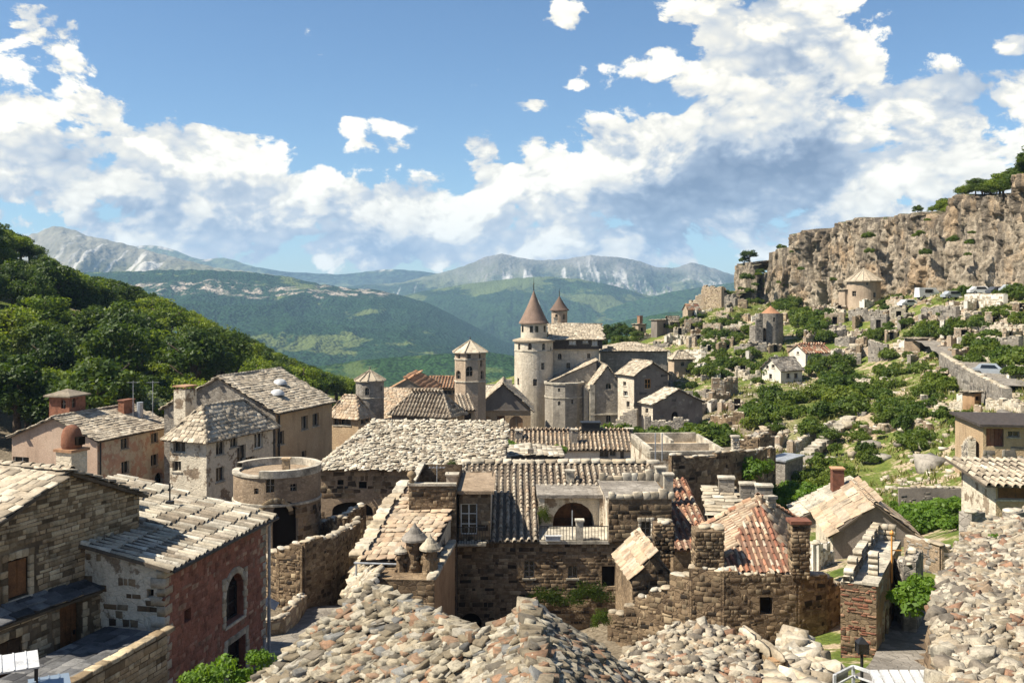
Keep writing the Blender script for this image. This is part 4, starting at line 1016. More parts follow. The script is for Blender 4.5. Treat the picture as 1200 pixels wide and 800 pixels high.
def ruin(name, label, pts, zt, zb=None, th=.5, mat=None, smat=None, cat='ruin', group=None, size=(.27, .155), rag=.5, limit=60, ops=(), cap=True, stones=True, minpx=9.5, step=.55, face=.62):
    """freestanding broken wall along plan points [(px, D)]; zt = photo rows of its top; ragged crown, stone facing"""
    mat = mat or W_DARK; smat = smat or M_STONE_DK
    pl = [np.array((X(p, d), d)) for p, d in pts]; tops = [Z(y, d) for y, (p, d) in zip(zt, pts)]
    base = (min(tz(*q) for q in pl) - .8) if zb is None else zb
    o0 = pl[0]; e = tag(empty(name, (o0[0], o0[1], base)), label, cat, group); mb = MB(); pc = Pieces('rough'); cp = Pieces('rubble'); U = random.uniform
    for k in range(len(pl) - 1):
        A, B = pl[k] - o0, pl[k + 1] - o0; L = np.linalg.norm(B - A); d = (B - A) / L; n = np.array((d[1], -d[0])); n = n if n @ -(pl[k]) > 0 else -n
        brk = sorted(set(list(np.linspace(0, L, max(1, int(L / step)) + 1)) + [min(max(w_, 0), L) for (kk, ua, ub, _, _) in ops if kk == k for w_ in (ua, ub)])); brk = [b_ for q_, b_ in enumerate(brk) if q_ == 0 or b_ - brk[q_ - 1] > 1e-3]; ns = len(brk) - 1
        hs = [tops[k] + (tops[k + 1] - tops[k]) * ((brk[j] + brk[j + 1]) / 2 / L) - base + U(-rag, rag) * .5 for j in range(ns)]
        d3, n3 = np.array((*d, 0)), np.array((*n, 0)); M4 = Matrix(((d[0], n[0], 0, A[0]), (d[1], n[1], 0, A[1]), (0, 0, 1, 0), (0, 0, 0, 1)))
        for j in range(ns):
            x0, x1 = brk[j] - (.12 if j == 0 else 0), brk[j + 1] + (.12 if j == ns - 1 else 0); hh = hs[j]
            zs = [(0, hh)]
            for (kk, ua, ub, za, zb_) in ops:
                if kk == k and ua < (x0 + x1) / 2 < ub: zs = [(0, max(za, 0)), (zb_, hh)]
            for (za, zb_) in zs:
                if zb_ > za + .02: mb.box((x0, -th / 2, za), (x1, th / 2, zb_), 0, M4)
            if cap:
                for q in range(2):
                    w = max(.15, (x1 - x0)) * U(.5, .8); c = np.array((*(A + d * (x0 + (x1 - x0) * (.25 + .5 * q) + U(-.05, .05)) + n * U(-.12, .12)), hh + U(-.02, .06)))
                    yw = U(-.4, .4); ca, sa = math.cos(yw), math.sin(yw); cp.add(c, (d3 * ca + n3 * sa) * w, (n3 * ca - d3 * sa) * th * U(.6, 1.0), np.array((0, 0, U(.12, .26))))
        if stones:
            z = 0.0; zmax = max(hs)
            while z < zmax:
                h = size[1] * U(.6, 1.6); u = -U(0, .2)
                while u < L:
                    w = size[0] * random.choice((.5, .8, 1., 1.3, 1.6)) * U(.85, 1.15); ua, ub = max(u, 0), min(u + w, L); u += w
                    j = min(ns - 1, max(0, int(np.searchsorted(brk, (ua + ub) / 2)) - 1))
                    if z + h > hs[j] or ub - ua < .06 or U(0, 1) > face: continue
                    if any(kk == k and ub > oa and ua < ob and z + h > za and z < zb_ for (kk, oa, ob, za, zb_) in ops): continue
                    rl = U(-.12, .12); dd = d3 * math.cos(rl) + np.array((0, 0, math.sin(rl))); uu = np.array((0, 0, math.cos(rl))) - d3 * math.sin(rl)
                    c = np.array((*(A + d * ((ua + ub) / 2) + n * (th / 2 - .062 + U(0, .026))), z + h / 2)); pc.add(c, dd * (ub - ua - .02), -n3 * .13, uu * (h - .02))
                z += h
        for (kk, ua, ub, za, zb_) in ops:
            if kk == k:
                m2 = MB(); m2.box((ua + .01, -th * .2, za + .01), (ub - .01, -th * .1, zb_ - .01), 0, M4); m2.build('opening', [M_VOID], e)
    mb.build('wall', [mat], e); pc.done('stone', smat, e, limit, minpx); cp.done('coping_stone', M_STONE_PALE if cap is True else cap, e, limit, minpx)
    return e
# ------------------------------------------------------------------ towers
def rtower(name, label, px, D, r, py0, py1, mat, ops=(), cat='tower', n=40, group=None, bands=(), zb=None, taper=0.0, smooth=True, top=True, rot=0.0):
    """round (or n-sided) tower round the axis in photo column px at depth D; ops = [(px, pyt, pyb, w, arch)]"""
    c = np.array((X(px, D), D)); z1 = Z(py1, D); base = (tz(*c) - 1.5) if zb is None else zb
    if py0 is not None: base = min(base, Z(py0, D)) if zb is None else base
    H = z1 - base; e = tag(empty(name, (c[0], c[1], base)), label, cat, group)
    poly = n <= 12
    def rad(t, z=0):
        k = 1.0
        if poly: q = 2 * math.pi / n; tt = ((t - rot) % q) - q / 2; k = math.cos(q / 2) / math.cos(tt)
        return r * k * (1 - taper * z / H)
    ang0 = math.atan2(-c[1], -c[0])      # towards the eye
    O = []
    for (opx, pyt, pyb, w, arch) in ops:
        off = (opx - px) / F * D; t = ang0 + math.asin(max(-.97, min(.97, off / r))); dd = D - r * math.cos(t - ang0)
        O.append((t, w / r / 2, Z(pyb, dd) - base, Z(pyt, dd) - base, arch))
    edges = sorted(set([round((ang0 - math.pi + 2 * math.pi * k / (n if not poly else n * 4)) % (2 * math.pi), 5) for k in range(n if not poly else n * 4)] + ([round((rot + 2 * math.pi * k / n) % (2 * math.pi), 5) for k in range(n)] if poly else []) +
                       [round((t + sg * hw) % (2 * math.pi), 5) for (t, hw, _, _, _) in O for sg in (-1, 1)]))
    mb = MB(); pt = lambda t, z, k=0.0: ((rad(t, z) - k) * math.cos(t), (rad(t, z) - k) * math.sin(t), z)
    for i, t0 in enumerate(edges):
        t1 = edges[(i + 1) % len(edges)]; t1 = t1 if t1 > t0 else t1 + 2 * math.pi
        if t1 - t0 < 1e-4: continue
        tm = (t0 + t1) / 2; cov = sorted((a, b) for (t, hw, a, b, _) in O if abs((tm - t + math.pi) % (2 * math.pi) - math.pi) < hw); z = 0.0
        for (a, b) in cov:
            if a > z: mb.face([pt(t0, z), pt(t1, z), pt(t1, a), pt(t0, a)])
            z = max(b, z)
        mb.face([pt(t0, z), pt(t1, z), pt(t1, H), pt(t0, H)])
    if top: mb.face([pt(edges[k], H - .02) for k in range(len(edges))])
    for (t, hw, a, b, arch) in O:
        k = .28
        for p, q in ((pt(t - hw, a), pt(t + hw, a)), (pt(t + hw, a), pt(t + hw, b)), (pt(t + hw, b), pt(t - hw, b)), (pt(t - hw, b), pt(t - hw, a))):
            ii = lambda v: (v[0] * (1 - k / r), v[1] * (1 - k / r), v[2]); mb.face([p, q, ii(q), ii(p)])
        if arch:
            hg = min(hw * r, (b - a) * .6); N_ = 8
            arc = [(t - hw * math.cos(math.pi * j / N_), b - hg + hg * math.sin(math.pi * j / N_)) for j in range(N_ + 1)]
            for j in range(N_): mb.face([pt(*arc[j]), pt(*arc[j + 1]), pt(arc[j + 1][0], b), pt(arc[j][0], b)]); mb.face([pt(*arc[j]), pt(*arc[j + 1]), pt(*arc[j + 1], k), pt(*arc[j], k)])
    mb.build('wall', [mat], e)
    for (t, hw, a, b, arch) in O:
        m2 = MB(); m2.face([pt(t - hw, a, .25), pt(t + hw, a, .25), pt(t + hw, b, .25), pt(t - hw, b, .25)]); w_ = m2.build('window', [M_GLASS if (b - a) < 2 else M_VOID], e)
        if (b - a) < 2:
            m2 = MB(); m2.bar(pt(t, a, .2), pt(t, b, .2), .05); m2.bar(pt(t - hw, (a + b) / 2, .2), pt(t + hw, (a + b) / 2, .2), .05); m2.build('frame', [M_FRAME], w_)
    for (pyb, hb, pr, bm) in bands:
        z = Z(pyb, D) - base; m2 = MB(); k = n if not poly else n
        m2.lathe([((r + .002) / 1, z), (r + pr, z + .02), (r + pr, z + hb), (r + .002, z + hb + .04)], n=k, a0=rot if poly else 0, a1=(rot if poly else 0) + 2 * math.pi); m2.build('string_course', [bm], e)
    e['h'] = H; return e, H
def cone(parent, z, r, h, mat, name='roof', steps=7, n=28, flare=.25, eave=.12, rot=0.0, finial=0.0, ribs=0):
    """stepped conical roof with finial"""
    mb = MB(); prof = [(r * .9, z - eave), (r, z - eave), (r, z)]
    for k in range(steps):
        q = (k + 1) / steps; rr = r * ((1 - q) * (1 - flare) + (1 - q) ** 2 * flare); r0 = prof[-1][0]
        prof += [(max(rr, .01) , z + h * q), (max(rr - .05, .005), z + h * q)] if k < steps - 1 else [(.01, z + h)]
    mb.lathe(prof, n=n, a0=rot, a1=rot + 2 * math.pi); o = mb.build(name, [mat], parent)
    if ribs:
        for k in range(ribs):
            t = rot + 2 * math.pi * k / ribs; m2 = MB(); m2.tube([(r * math.cos(t), r * math.sin(t), z + .03), (0, 0, z + h + .03)], [.09, .05], 5); m2.build('hip_rib', [mat], o)
    if finial:
        m2 = MB(); m2.tube([(0, 0, z + h - .2), (0, 0, z + h + finial)], [.07, .02], 6); m2.lathe([(.01, -.14), (.12, 0), (.01, .14)], (0, 0, z + h + finial * .45), 8); m2.build('finial', [M_IRON], parent)
    return o

# ------------------------------------------------------------------ near left: stone house, annex, terrace, red house
A = House('stone_house', 'golden rubble stone gable house at the left edge with shuttered window', 'house', -25, 28.85, 68, 626, pxR=163, b=9)
A.roof('gy', at=(77, 552)).op('R', 21, 654, 700, .78, shut=M_WOOD, surround=M_STONE_A, dep=.3)
A.walls({'*': W_GOLD}).masonry('R', M_STONE_A, (.33, .135), z0=3.0, limit=300, minpx=8)
A.cover('slab', M_SLAB, over=.25, vo=.22, rw=.42, rl=.36, thick=.06, jit=.3, limit=110)
cx, cy = A.local(84, 36.5)
ch = A.chimney(cx, cy, .75, .75, A.h + .3, Z(528, 36.5) - A.base, W_STUCCO, M_TERRA)
mb = MB(); mb.lathe([(.34, 0), (.38, .12), (.36, .50), (.30, .70), (.17, .84), (.01, .88)], (cx, cy, Z(528, 36.5) - A.base + .1), 14); mb.build('rounded_pot', [M_BRICK], A.o, True)
mb = MB(); mb.box((cx - .16, cy - .5, Z(528, 36.5) - A.base + .25), (cx + .16, cy - .3, Z(528, 36.5) - A.base + .55)); mb.build('smoke_opening', [M_VOID], A.o)

nn = A.N - A.l * .55
B = House('stone_annex', 'projecting lower storey of golden stone with wooden door and dark slate ledge', 'house', 600 + nn[0] / nn[1] * F, nn[1], 68, 626, a=A.a + .05, b=.62)
B.h = 20.3 - B.base
B.roof('sy', rise=.22).op('R', 83, 706, 783, .95, 'door', surround=M_STONE_A, dep=.32).op('R', 8, 750, 800, .95, shut=M_WOODD, surround=M_STONE_A)
B.walls({'*': W_GOLD}).masonry('R', M_STONE_A, (.36, .15), z0=0, limit=300, minpx=8)
B.cover('slab', M_SLATE, over=.14, vo=.05, rw=.6, rl=.34, thick=.05, jit=.15, name='ledge_slate', limit=40)

Cn = House('red_house', 'red plastered house with barrel tile roof and arched window, behind the slate terrace', 'house', 193, 32, 79, 662, pxR=311, b=6.2)
Cn.roof('sy', at=(167, 553))
Cn.op('R', 275, 672, 727, 1.45, arch=True, surround=M_STONE_PALE, bars=3, frame=M_IRON, dep=.35).op('R', 277, 749, 800, 1.5, surround=M_STONE_PALE, dep=.35, bars=2, frame=M_IRON).op('R', 220, 713, 728, .45, 'void')
Cn.op('L', 176, 690, 700, .25, 'void')
Cn.walls({'*': W_RED, 'L': W_STUCCO}).masonry('R', M_REDSTONE, (.28, .16), 'rough', cover=.85, limit=200, proud=.008).masonry('L', M_STONE_DK, (.4, .22), cover=.33, limit=40, proud=.012)
Cn.quoins(M_STONE_PALE, ((0, 0), (1, 0)))
Cn.cover('tile', M_SLAB_W, over=.35, vo=.25, rw=.30, rl=.78, thick=.05, limit=300, minpx=8, ridge=False)
mb = MB(); mb.tube([(-.2, -.44, Cn.h - .12), (Cn.a + .2, -.44, Cn.h - .16)], .07, 8); mb.build('gutter', [M_IRON], Cn.o)
mb = MB(); mb.tube([(Cn.a + .1, -.35, Cn.h - .15), (Cn.a + .1, -.12, Cn.h - .5), (Cn.a + .1, -.12, 0)], .06, 8); mb.build('downpipe', [M_ZINC], Cn.o)
x_, y_ = Cn.local(199, 38); zr = Cn.h + Cn.rise * y_ / Cn.b; mb = MB(); mb.tube([(x_, y_, zr), (x_, y_, zr + .9)], .03, 6); mb.box((x_ - .12, y_ - .12, zr), (x_ + .12, y_ + .12, zr + .22)); mb.build('vent_pipe', [M_IRON], Cn.o)

T = House('slate_terrace', 'small slate paved terrace in front of the wooden door', 'terrace', 66, 26.5, 75, 815, pxR=196, b=2.3)
T.roof('flat').walls({'*': W_GOLD}).masonry('R', M_STONE_A, (.4, .2), limit=120)
fl = Pieces('flag'); yy = 0.1
while yy < T.b - .05:
    w_ = .42; xx = -.1
    while xx < T.a - .1:
        l_ = random.uniform(.4, .75); fl.add(np.array((min(xx + l_ / 2, T.a - l_ / 2), min(yy + w_ / 2, T.b - .2), T.h + .025 + random.uniform(0, .015))), np.array((l_ * .96, 0, 0)), np.array((0, w_ * .95, 0)), np.array((0, 0, .05))); xx += l_
    yy += w_
mb = MB(); mb.box((0, 0, T.h - .2), (T.a, T.b, T.h)); mb.build('terrace_bed', [W_GOLD], T.o)
fl.done('flagstone', M_SLATE, T.o, 90)
cpb = Pieces('slab'); xx = 0
while xx < T.a:
    l_ = random.uniform(.35, .6); cpb.add(np.array((xx + l_ / 2, .12, T.h + .09)), np.array((l_ * .95, 0, 0)), np.array((0, .34, 0)), np.array((0, 0, .14))); xx += l_
cpb.done('coping_stone', M_STONE_A, T.o, 30)
# white framed canopy and bench by the terrace
def canopy(name, label, cat, px, py, D, w, d, zleg, mats, tilt=.12, rot=.5):
    p = P(px, py, D); e = tag(empty(name, (p.x, p.y, zleg), rot), label, cat); h = p.z - zleg
    mb = MB(); M_ = Matrix.Translation((0, 0, h)) @ Matrix.Rotation(tilt, 4, 'X')
    mb.box((-w / 2, -d / 2, -.02), (w / 2, d / 2, .02), 0, M_); pn = mb.build('panel', [mats[0]], e)
    for k in range(1, 4):
        m2 = MB(); m2.box((-w / 2 + w * k / 4 - .015, -d / 2, .022), (-w / 2 + w * k / 4 + .015, d / 2, .04), 0, M_); m2.build('batten', [mats[0]], pn)
    for (a, b) in ((-1, -1), (1, -1), (1, 1), (-1, 1)):
        m2 = MB(); m2.bar((a * (w / 2 - .05), b * (d / 2 - .05), 0), (a * (w / 2 - .05), b * (d / 2 - .05), h + b * tilt * d / 2 * .9 - .03), .045); m2.build('leg', [mats[1]], e)
    for (a, b, c_, d_) in ((-1, -1, 1, -1), (1, -1, 1, 1), (1, 1, -1, 1), (-1, 1, -1, -1)):
        m2 = MB(); m2.bar((a * (w / 2 - .05), b * (d / 2 - .05), h * .45), (c_ * (w / 2 - .05), d_ * (d / 2 - .05), h * .45), .03); m2.build('rail', [mats[1]], e)
    return e
canopy('canopy', 'white panel canopy on a thin metal frame at the bottom left corner', 'canopy', 16, 776, 23, 1.05, .9, 17.6, (M_WHITE, M_IRON))
canopy('glass_table', 'low blue glass table beside the white canopy', 'table', 58, 800, 23.5, .9, .8, 19.2, (M_GLASSB, M_WHITE), .05)

# ------------------------------------------------------------------ left row of houses
Hp = House('pink_house', 'pink gable house with salmon peeling side wall and pale slab roof', 'house', 114, 78, 74, 515, pxL=14, pxR=200)
Hp.roof('gx', at=(62, 489))
for (px, a, b) in ((146, 513, 526), (181, 507, 519), (147, 540, 555), (181, 532, 546)): Hp.op('R', px, a, b, 1.0, dep=.22)
Hp.op('R', 186, 553, 570, 1.2, 'void', arch=True).op('L', 24, 535, 548, 1.6, frame=M_FRAMEW)
Hp.walls({'*': W_PINK, 'R': W_SALMON}); Hp.cover('slab', M_SLAB, over=.35, vo=.25, rw=.46, rl=.34, thick=.05, jit=.25, limit=20)
x_, y_ = Hp.local(148, 86); Hp.chimney(x_, y_, 1.4, .6, Hp.h + .4, Z(469, 86) - Hp.base, M_BRICK, M_BRICK)
x_, y_ = Hp.local(164, 86); mb = MB(); mb.tube([(x_, y_, Hp.h), (x_, y_, Z(471, 86) - Hp.base)], .28, 10); mb.build('vent_pipe', [M_ZINC], Hp.o)
mb = MB(); mb.tube([(.15, -.18, Hp.h - .1), (.15, -.18, 0)], .07, 6); mb.build('downpipe', [M_IRON], Hp.o)
BT, hb = rtower('bell_turret', 'square brick turret with arched openings and pale cap on the pink house', 79, 82.5, 1.4, None, 462, M_BRICK, [(73, 468, 479, .55, True), (88, 467, 478, .55, True)], 'turret', 4, zb=Z(494, 82.5), rot=R_(30))
cone(BT, hb, 1.85, .5, M_SLAB, 'roof', 3, 4, .0, rot=R_(30))

Hs = House('stucco_house', 'worn cream stucco house with hipped slab roof and tall chimney', 'house', 242, 72, 69, 511, pxL=199, pxR=320)
Hs.roof('hip', rise=1.9)
for (px, a, b, w) in ((258, 517, 533, 1.), (274, 513, 524, .9), (283, 521, 541, 1.1), (258, 547, 564, 1.), (303, 507, 525, 1.1), (292, 535, 548, 1.3), (305, 540, 556, .8)): Hs.op('R', px, a, b, w, frame=M_FRAMEW if px in (303,) else M_FRAME, dep=.22)
Hs.op('L', 210, 516, 530, 1.1).op('L', 207, 540, 552, .8)
Hs.walls(W_STUCCO); Hs.cover('slab', M_SLAB, over=.4, rw=.46, rl=.34, thick=.05, jit=.25, limit=20)
x_, y_ = Hs.local(217, 76.5); Hs.chimney(x_, y_, 1.3, 1.1, Hs.h + .3, Z(456, 76.5) - Hs.base, W_STUCCO, M_TERRA, slots=True)

Ht = House('tan_house', 'tall tan rendered house with broad slab roof and two roof domes', 'house', 323, 80, 72, 482, pxR=389, b=10.8)
Ht.roof('gx', at=(257, 442))
for (px, a, b, w) in ((357, 487, 503, 1.1), (370, 484, 499, 1.1), (329, 505, 521, 1.1), (356, 528, 538, .8), (333, 535, 548, .7)): Ht.op('R', px, a, b, w, dep=.25)
Ht.op('L', 318, 494, 500, .4, 'void')
Ht.walls({'*': W_TAN, 'L': W_GREYST}); rf = Ht.cover('slab', M_SLAB, over=.4, vo=.2, rw=.46, rl=.34, thick=.05, jit=.25, limit=20)
for (fx, fy) in ((.35, 1.9), (.62, 3.2)):
    z_ = Ht.h + Ht.rise * fy / (Ht.b / 2); mb = MB(); mb.lathe([(.65, 0), (.62, .15), (.45, .36), (.2, .46), (.01, .48)], (Ht.a * fx, fy, z_ + .05), 14); mb.build('roof_dome', [M_WHITE], Ht.o, True)
mb = MB(); mb.tube([(.3, -.15, Ht.h - .2), (.3, -.15, 0)], .08, 6); mb.build('downpipe', [M_IRON], Ht.o)

Hb = House('stone_barn', 'long stone barn under a shaggy white rubble slab roof', 'barn', 376, 72, -2, 545, a=13.3, b=10)
Hb.hipback = 3.0; Hb.roof('ghx', at=(500, 494))
for (px, a, b, w) in ((399, 562, 568, .45), (425, 564, 572, .6), (467, 573, 579, .5), (456, 592, 598, .5)): Hb.op('R', px, a, b, w, 'void')
Hb.op('R', 413, 588, 604, 3.0, 'void', arch=True)
Hb.walls(W_BARN).masonry('R', M_STONE_DK, (.5, .28), 'rough', cover=.6, limit=40, proud=.01)
Hb.cover('chip', M_SLAB_W, over=.35, vo=.1, rw=.32, rl=.20, thick=.05, limit=60, minpx=11, name='roof_slab', only=(0, 2))

# round tower with archway
RT, h_ = rtower('round_tower', 'squat round stone tower with dark archway and open flat top', 325, 61.5, 2.66, None, 551, W_BARN, [(334, 588, 646, 1.55, True), (317, 561, 577, .5, False), (343, 568, 576, .42, False), (302, 571, 578, .3, False), (298, 640, 652, .4, False)], n=44)
mb = MB(); mb.lathe([(2.66, h_ - .02), (2.72, h_ - .02), (2.72, h_ + .42), (2.36, h_ + .42), (2.36, h_ - .02)], n=44, a0=R_(-100), a1=R_(170)); mb.build('parapet', [M_CAP], RT)
mb = MB(); mb.lathe([(2.30, h_ - .01), (2.74, h_ - .01), (2.74, h_ + .12), (2.30, h_ + .12)], n=30, a0=R_(170), a1=R_(260)); mb.build('kerb', [M_CAP], RT)
mb = MB(); mb.lathe([(2.67, h_ - 1.75), (2.74, h_ - 1.72), (2.74, h_ - 1.6), (2.67, h_ - 1.57)], n=44); mb.build('string_course', [M_CAP], RT)
mb = MB(); mb.box((.75, -1.9, h_), (1.15, -1.5, h_ + 1.0)); mb.box((.68, -1.97, h_ + 1.0), (1.22, -1.43, h_ + 1.08)); mb.build('vent_pillar', [W_TAN], RT)
pc = Pieces('block')
for k in range(13):      # voussoirs
    a = math.pi * (k + .5) / 13; t = R_(-90) + math.asin(.52 / 2.66) - .31 * 1.13 * math.cos(a); zc_ = Z(588, 59) - (tz(X(325, 61.5), 61.5) - 1.5) - .78 + .9 * math.sin(a)
    nrm = np.array((math.cos(t), math.sin(t), 0)); tan_ = np.array((-math.sin(t), math.cos(t), 0)); ra = -tan_ * math.cos(a) * -1 * -1 + np.array((0, 0, math.sin(a))); ra = tan_ * -math.cos(a) + np.array((0, 0, math.sin(a))); ta = tan_ * math.sin(a) + np.array((0, 0, math.cos(a)))
    pc.add(nrm * 2.67 + np.array((0, 0, zc_)), ta * .24, -nrm * .12, ra * .26)
pc.done('voussoir', M_STONE_A, RT, 20, 1)
pc = Pieces('rough'); z = .3
while z < h_ - 1.8:
    hh = random.uniform(.22, .36); t = 0
    while t < 2 * math.pi:
        w = random.uniform(.3, .7) / 2.66; tm = t + w / 2; da = (tm - (R_(-90) + .2) + math.pi) % (2 * math.pi) - math.pi
        if not (abs(da) < .46 and Z(590, 59) - RT.location.z > z - .1) and random.random() < .55 and math.sin(tm) < .4:
            nrm = np.array((math.cos(tm), math.sin(tm), 0)); pc.add(nrm * 2.65 + np.array((0, 0, z + hh / 2)), np.array((-math.sin(tm), math.cos(tm), 0)) * (w * 2.66 - .03), -nrm * .09, np.array((0, 0, hh - .03)))
        t += w
    z += hh
pc.done('stone', M_STONE_DK, RT, 60)

# terrace walls beside the tower, curved retaining wall with a small arch, lane
ruin('terrace_wall', 'broken terrace wall with white coping right of the round tower', [(378, 59), (398, 55), (420, 58)], (640, 636, 607), smat=M_STONE_A, mat=W_BROWN, cat='wall', limit=60, rag=.25, size=(.3, .16))
ruin('terrace_wall', 'upper terrace wall against the barn beside the tower', [(378, 64), (400, 60), (424, 63)], (612, 607, 592), smat=M_STONE_DK, cat='wall', limit=20, rag=.3)
ruin('retaining_wall', 'curved rubble retaining wall with small arched culvert by the lane', [(303, 51), (330, 49.5), (355, 49), (384, 50.5), (417, 55)], (660, 641, 632, 630, 612), smat=M_STONE_DK, cat='wall', limit=90, rag=.3, ops=((2, .55, 1.25, -.5, 1.75),))
ruin('lane_wall', 'low pale curved wall along the sunken lane', [(308, 43), (330, 43.5), (345, 45.5), (356, 49)], (732, 722, 706, 696), smat=M_STONE_A, mat=W_BARN, cat='wall', limit=50, rag=.12, th=.35, size=(.5, .26))
# lane surface, laid as a sheet over the ground
def strip(name, pts, width, mat, lift=.06, label=None):
    P2 = [np.array((X(p, d), d)) for p, d in pts]; q = []
    for k in range(len(P2) - 1):
        for t in np.linspace(0, 1, 12, endpoint=False): q.append(P2[k] * (1 - t) + P2[k + 1] * t)
    q.append(P2[-1]); q = np.array(q); d = np.gradient(q, axis=0); d /= np.linalg.norm(d, axis=1)[:, None]; n = np.c_[d[:, 1], -d[:, 0]]
    ws = np.linspace(-width / 2, width / 2, 5); V = np.concatenate([q + n * w for w in ws]); z = ground_z(V).reshape(5, -1).max(0) + lift
    V = np.c_[V, np.tile(z, 5)]; i = np.arange(len(V)).reshape(5, -1); f = np.stack([i[:-1, :-1], i[:-1, 1:], i[1:, 1:], i[1:, :-1]], -1).reshape(-1, 4)
    o = link(name, mesh_from(name, V, f, mat, smooth=True)); o['kind'] = 'structure'; return o
strip('lane', [(330, 38), (350, 44), (372, 50), (400, 53), (430, 57)], 2.6, M_ROAD)
sp = empty('street_sign', P(314, 705, 41) - Vector((0, 0, 2.2))); tag(sp, 'tilted white sign board on a pole beside the red house', 'sign')
mb = MB(); mb.tube([(0, 0, 0), (0, 0, 2.2)], .035, 7); mb.build('pole', [M_ZINC], sp); mb = MB(); mb.box((-.28, -.02, 0), (.28, .02, .36), 0, Matrix.Translation((.05, -.05, 2.0)) @ Matrix.Rotation(.5, 4, 'Y') @ Matrix.Rotation(-.6, 4, 'X')); mb.build('board', [M_WHITE], sp)
sp = empty('bollard_post', P(310, 745, 37) - Vector((0, 0, 2.3))); tag(sp, 'thin pale post at the corner of the red house', 'post'); mb = MB(); mb.tube([(0, 0, 0), (0, 0, 2.2)], .06, 8); mb.build('post', [M_ZINC], sp); mb = MB(); mb.lathe([(.07, 2.2), (.09, 2.26), (.01, 2.34)], n=8); mb.build('cap', [M_CAP], sp)
# ------------------------------------------------------------------ village middle distance
LT, hl = rtower('lantern_turret', 'small round stone turret with pale conical roof behind the barn', 433.5, 112, 1.6, 485, 445, W_GREYST, [(430, 454, 463, .45, True), (447, 452, 458, .3, True)], 'turret', 26, bands=((466, .12, .08, M_CAP),))
cone(LT, hl, 1.82, 1.15, M_SLAB, 'roof', 3, 12, .0, finial=.45, ribs=12)
h = House('hipped_cottage', 'cottage with warm hipped tile roof left of the small round turret', 'house', 420, 105, 62, 485, pxL=388, pxR=434); h.roof('hip', rise=1.75)
h.op('R', 425, 489, 497, .7).op('R', 430, 487, 494, .7).op('L', 404, 490, 498, 1.6).op('L', 395, 490, 498, 1.); h.walls(W_TAN); h.cover('slab', M_TILE_P, over=.35, rw=.45, rl=.34, thick=.05, limit=0)
h = House('broad_roof_house', 'house under a broad pale tan roof between turret and octagonal tower', 'house', 434, 114, -2, 492, pxR=508, b=13); h.roof('gx', at=(480, 456)); h.walls(W_TAN); h.cover('slab', M_TILE_P, over=.3, rw=.45, rl=.34, thick=.05, limit=0)
h = House('brown_hip_house', 'low house with brown hipped roof in front of the octagonal tower', 'house', 527, 107, 66, 485, pxL=459, pxR=543); h.roof('hip', rise=1.9)
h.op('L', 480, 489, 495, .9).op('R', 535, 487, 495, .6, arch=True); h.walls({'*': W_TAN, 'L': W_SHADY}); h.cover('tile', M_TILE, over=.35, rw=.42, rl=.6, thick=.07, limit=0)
x_, y_ = h.local(512, 112); h.chimney(x_, y_, .8, .8, h.h, Z(458, 112) - h.base, W_GREYST)
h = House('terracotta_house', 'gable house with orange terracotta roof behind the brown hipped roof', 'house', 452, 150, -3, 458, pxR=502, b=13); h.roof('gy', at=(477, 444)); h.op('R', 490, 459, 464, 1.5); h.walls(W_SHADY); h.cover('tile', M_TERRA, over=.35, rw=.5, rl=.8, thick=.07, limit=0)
h = House('terracotta_hall', 'long orange roofed hall left of the octagonal tower', 'house', 500, 166, -2, 454, pxR=546, b=10); h.roof('gx', at=(520, 441)); h.op('R', 524, 457, 462, 1.6).op('R', 534, 457, 461, 1.2); h.walls(W_TAN); h.cover('tile', M_TERRA, over=.35, rw=.5, rl=.8, thick=.07, limit=0)
h = House('pale_roof_house', 'small house with whitish roof right of the octagonal tower', 'house', 570, 172, 4, 462, pxR=606, b=9); h.roof('gx', at=(588, 451)); h.walls(W_WHITE); h.cover('slab', M_SLAB_W, over=.3, rw=.5, rl=.38, thick=.05, limit=0); h.chimney(h.a * .8, h.b * .5, .9, .9, h.h, h.h + h.rise + .9, W_WHITE)
h = House('pale_roof_house', 'pale gable roof tucked between octagonal tower and pedimented chapel', 'house', 566, 148, -8, 474, pxR=600, b=8); h.roof('gx', at=(584, 463)); h.walls(W_TAN); h.cover('slab', M_SLAB_W, over=.3, rw=.5, rl=.38, thick=.05, limit=0)
h = House('low_tile_shed', 'low shed with clay tiles at the foot of the octagonal tower', 'shed', 541, 116, 10, 480, pxR=556, b=5); h.roof('sy', rise=1.2); h.op('R', 548, 484, 492, .8, 'door', mat=M_WOODD); h.walls(W_TAN); h.cover('tile', M_TILE, over=.3, rw=.4, rl=.6, thick=.07, limit=0)
OT, ho_ = rtower('octagonal_tower', 'eight sided buff stone bell tower with pyramid roof', 551, 129, 2.12, 500, 412, W_OCT, [(550, 429, 441, .95, True), (536.5, 434, 444, .8, True), (566, 434, 444, .7, True), (549.5, 415, 420, .5, False), (563, 415, 420, .5, False), (537, 415, 420, .5, False), (565, 421, 430, .5, True)], n=8, bands=((421, .14, .10, M_CAP), (447, .16, .12, M_CAP)), rot=R_(-90 - 22.5 + 8))
cone(OT, ho_, 2.45, 1.55, M_SLAB, 'roof', 3, 8, .05, rot=R_(-90 - 22.5 + 8), finial=.5, ribs=8)
h = House('chapel', 'tan chapel with dark pediment and two arched niches', 'chapel', 557, 134, 0, 479, pxR=622, b=9); h.roof('gy', at=(588, 464))
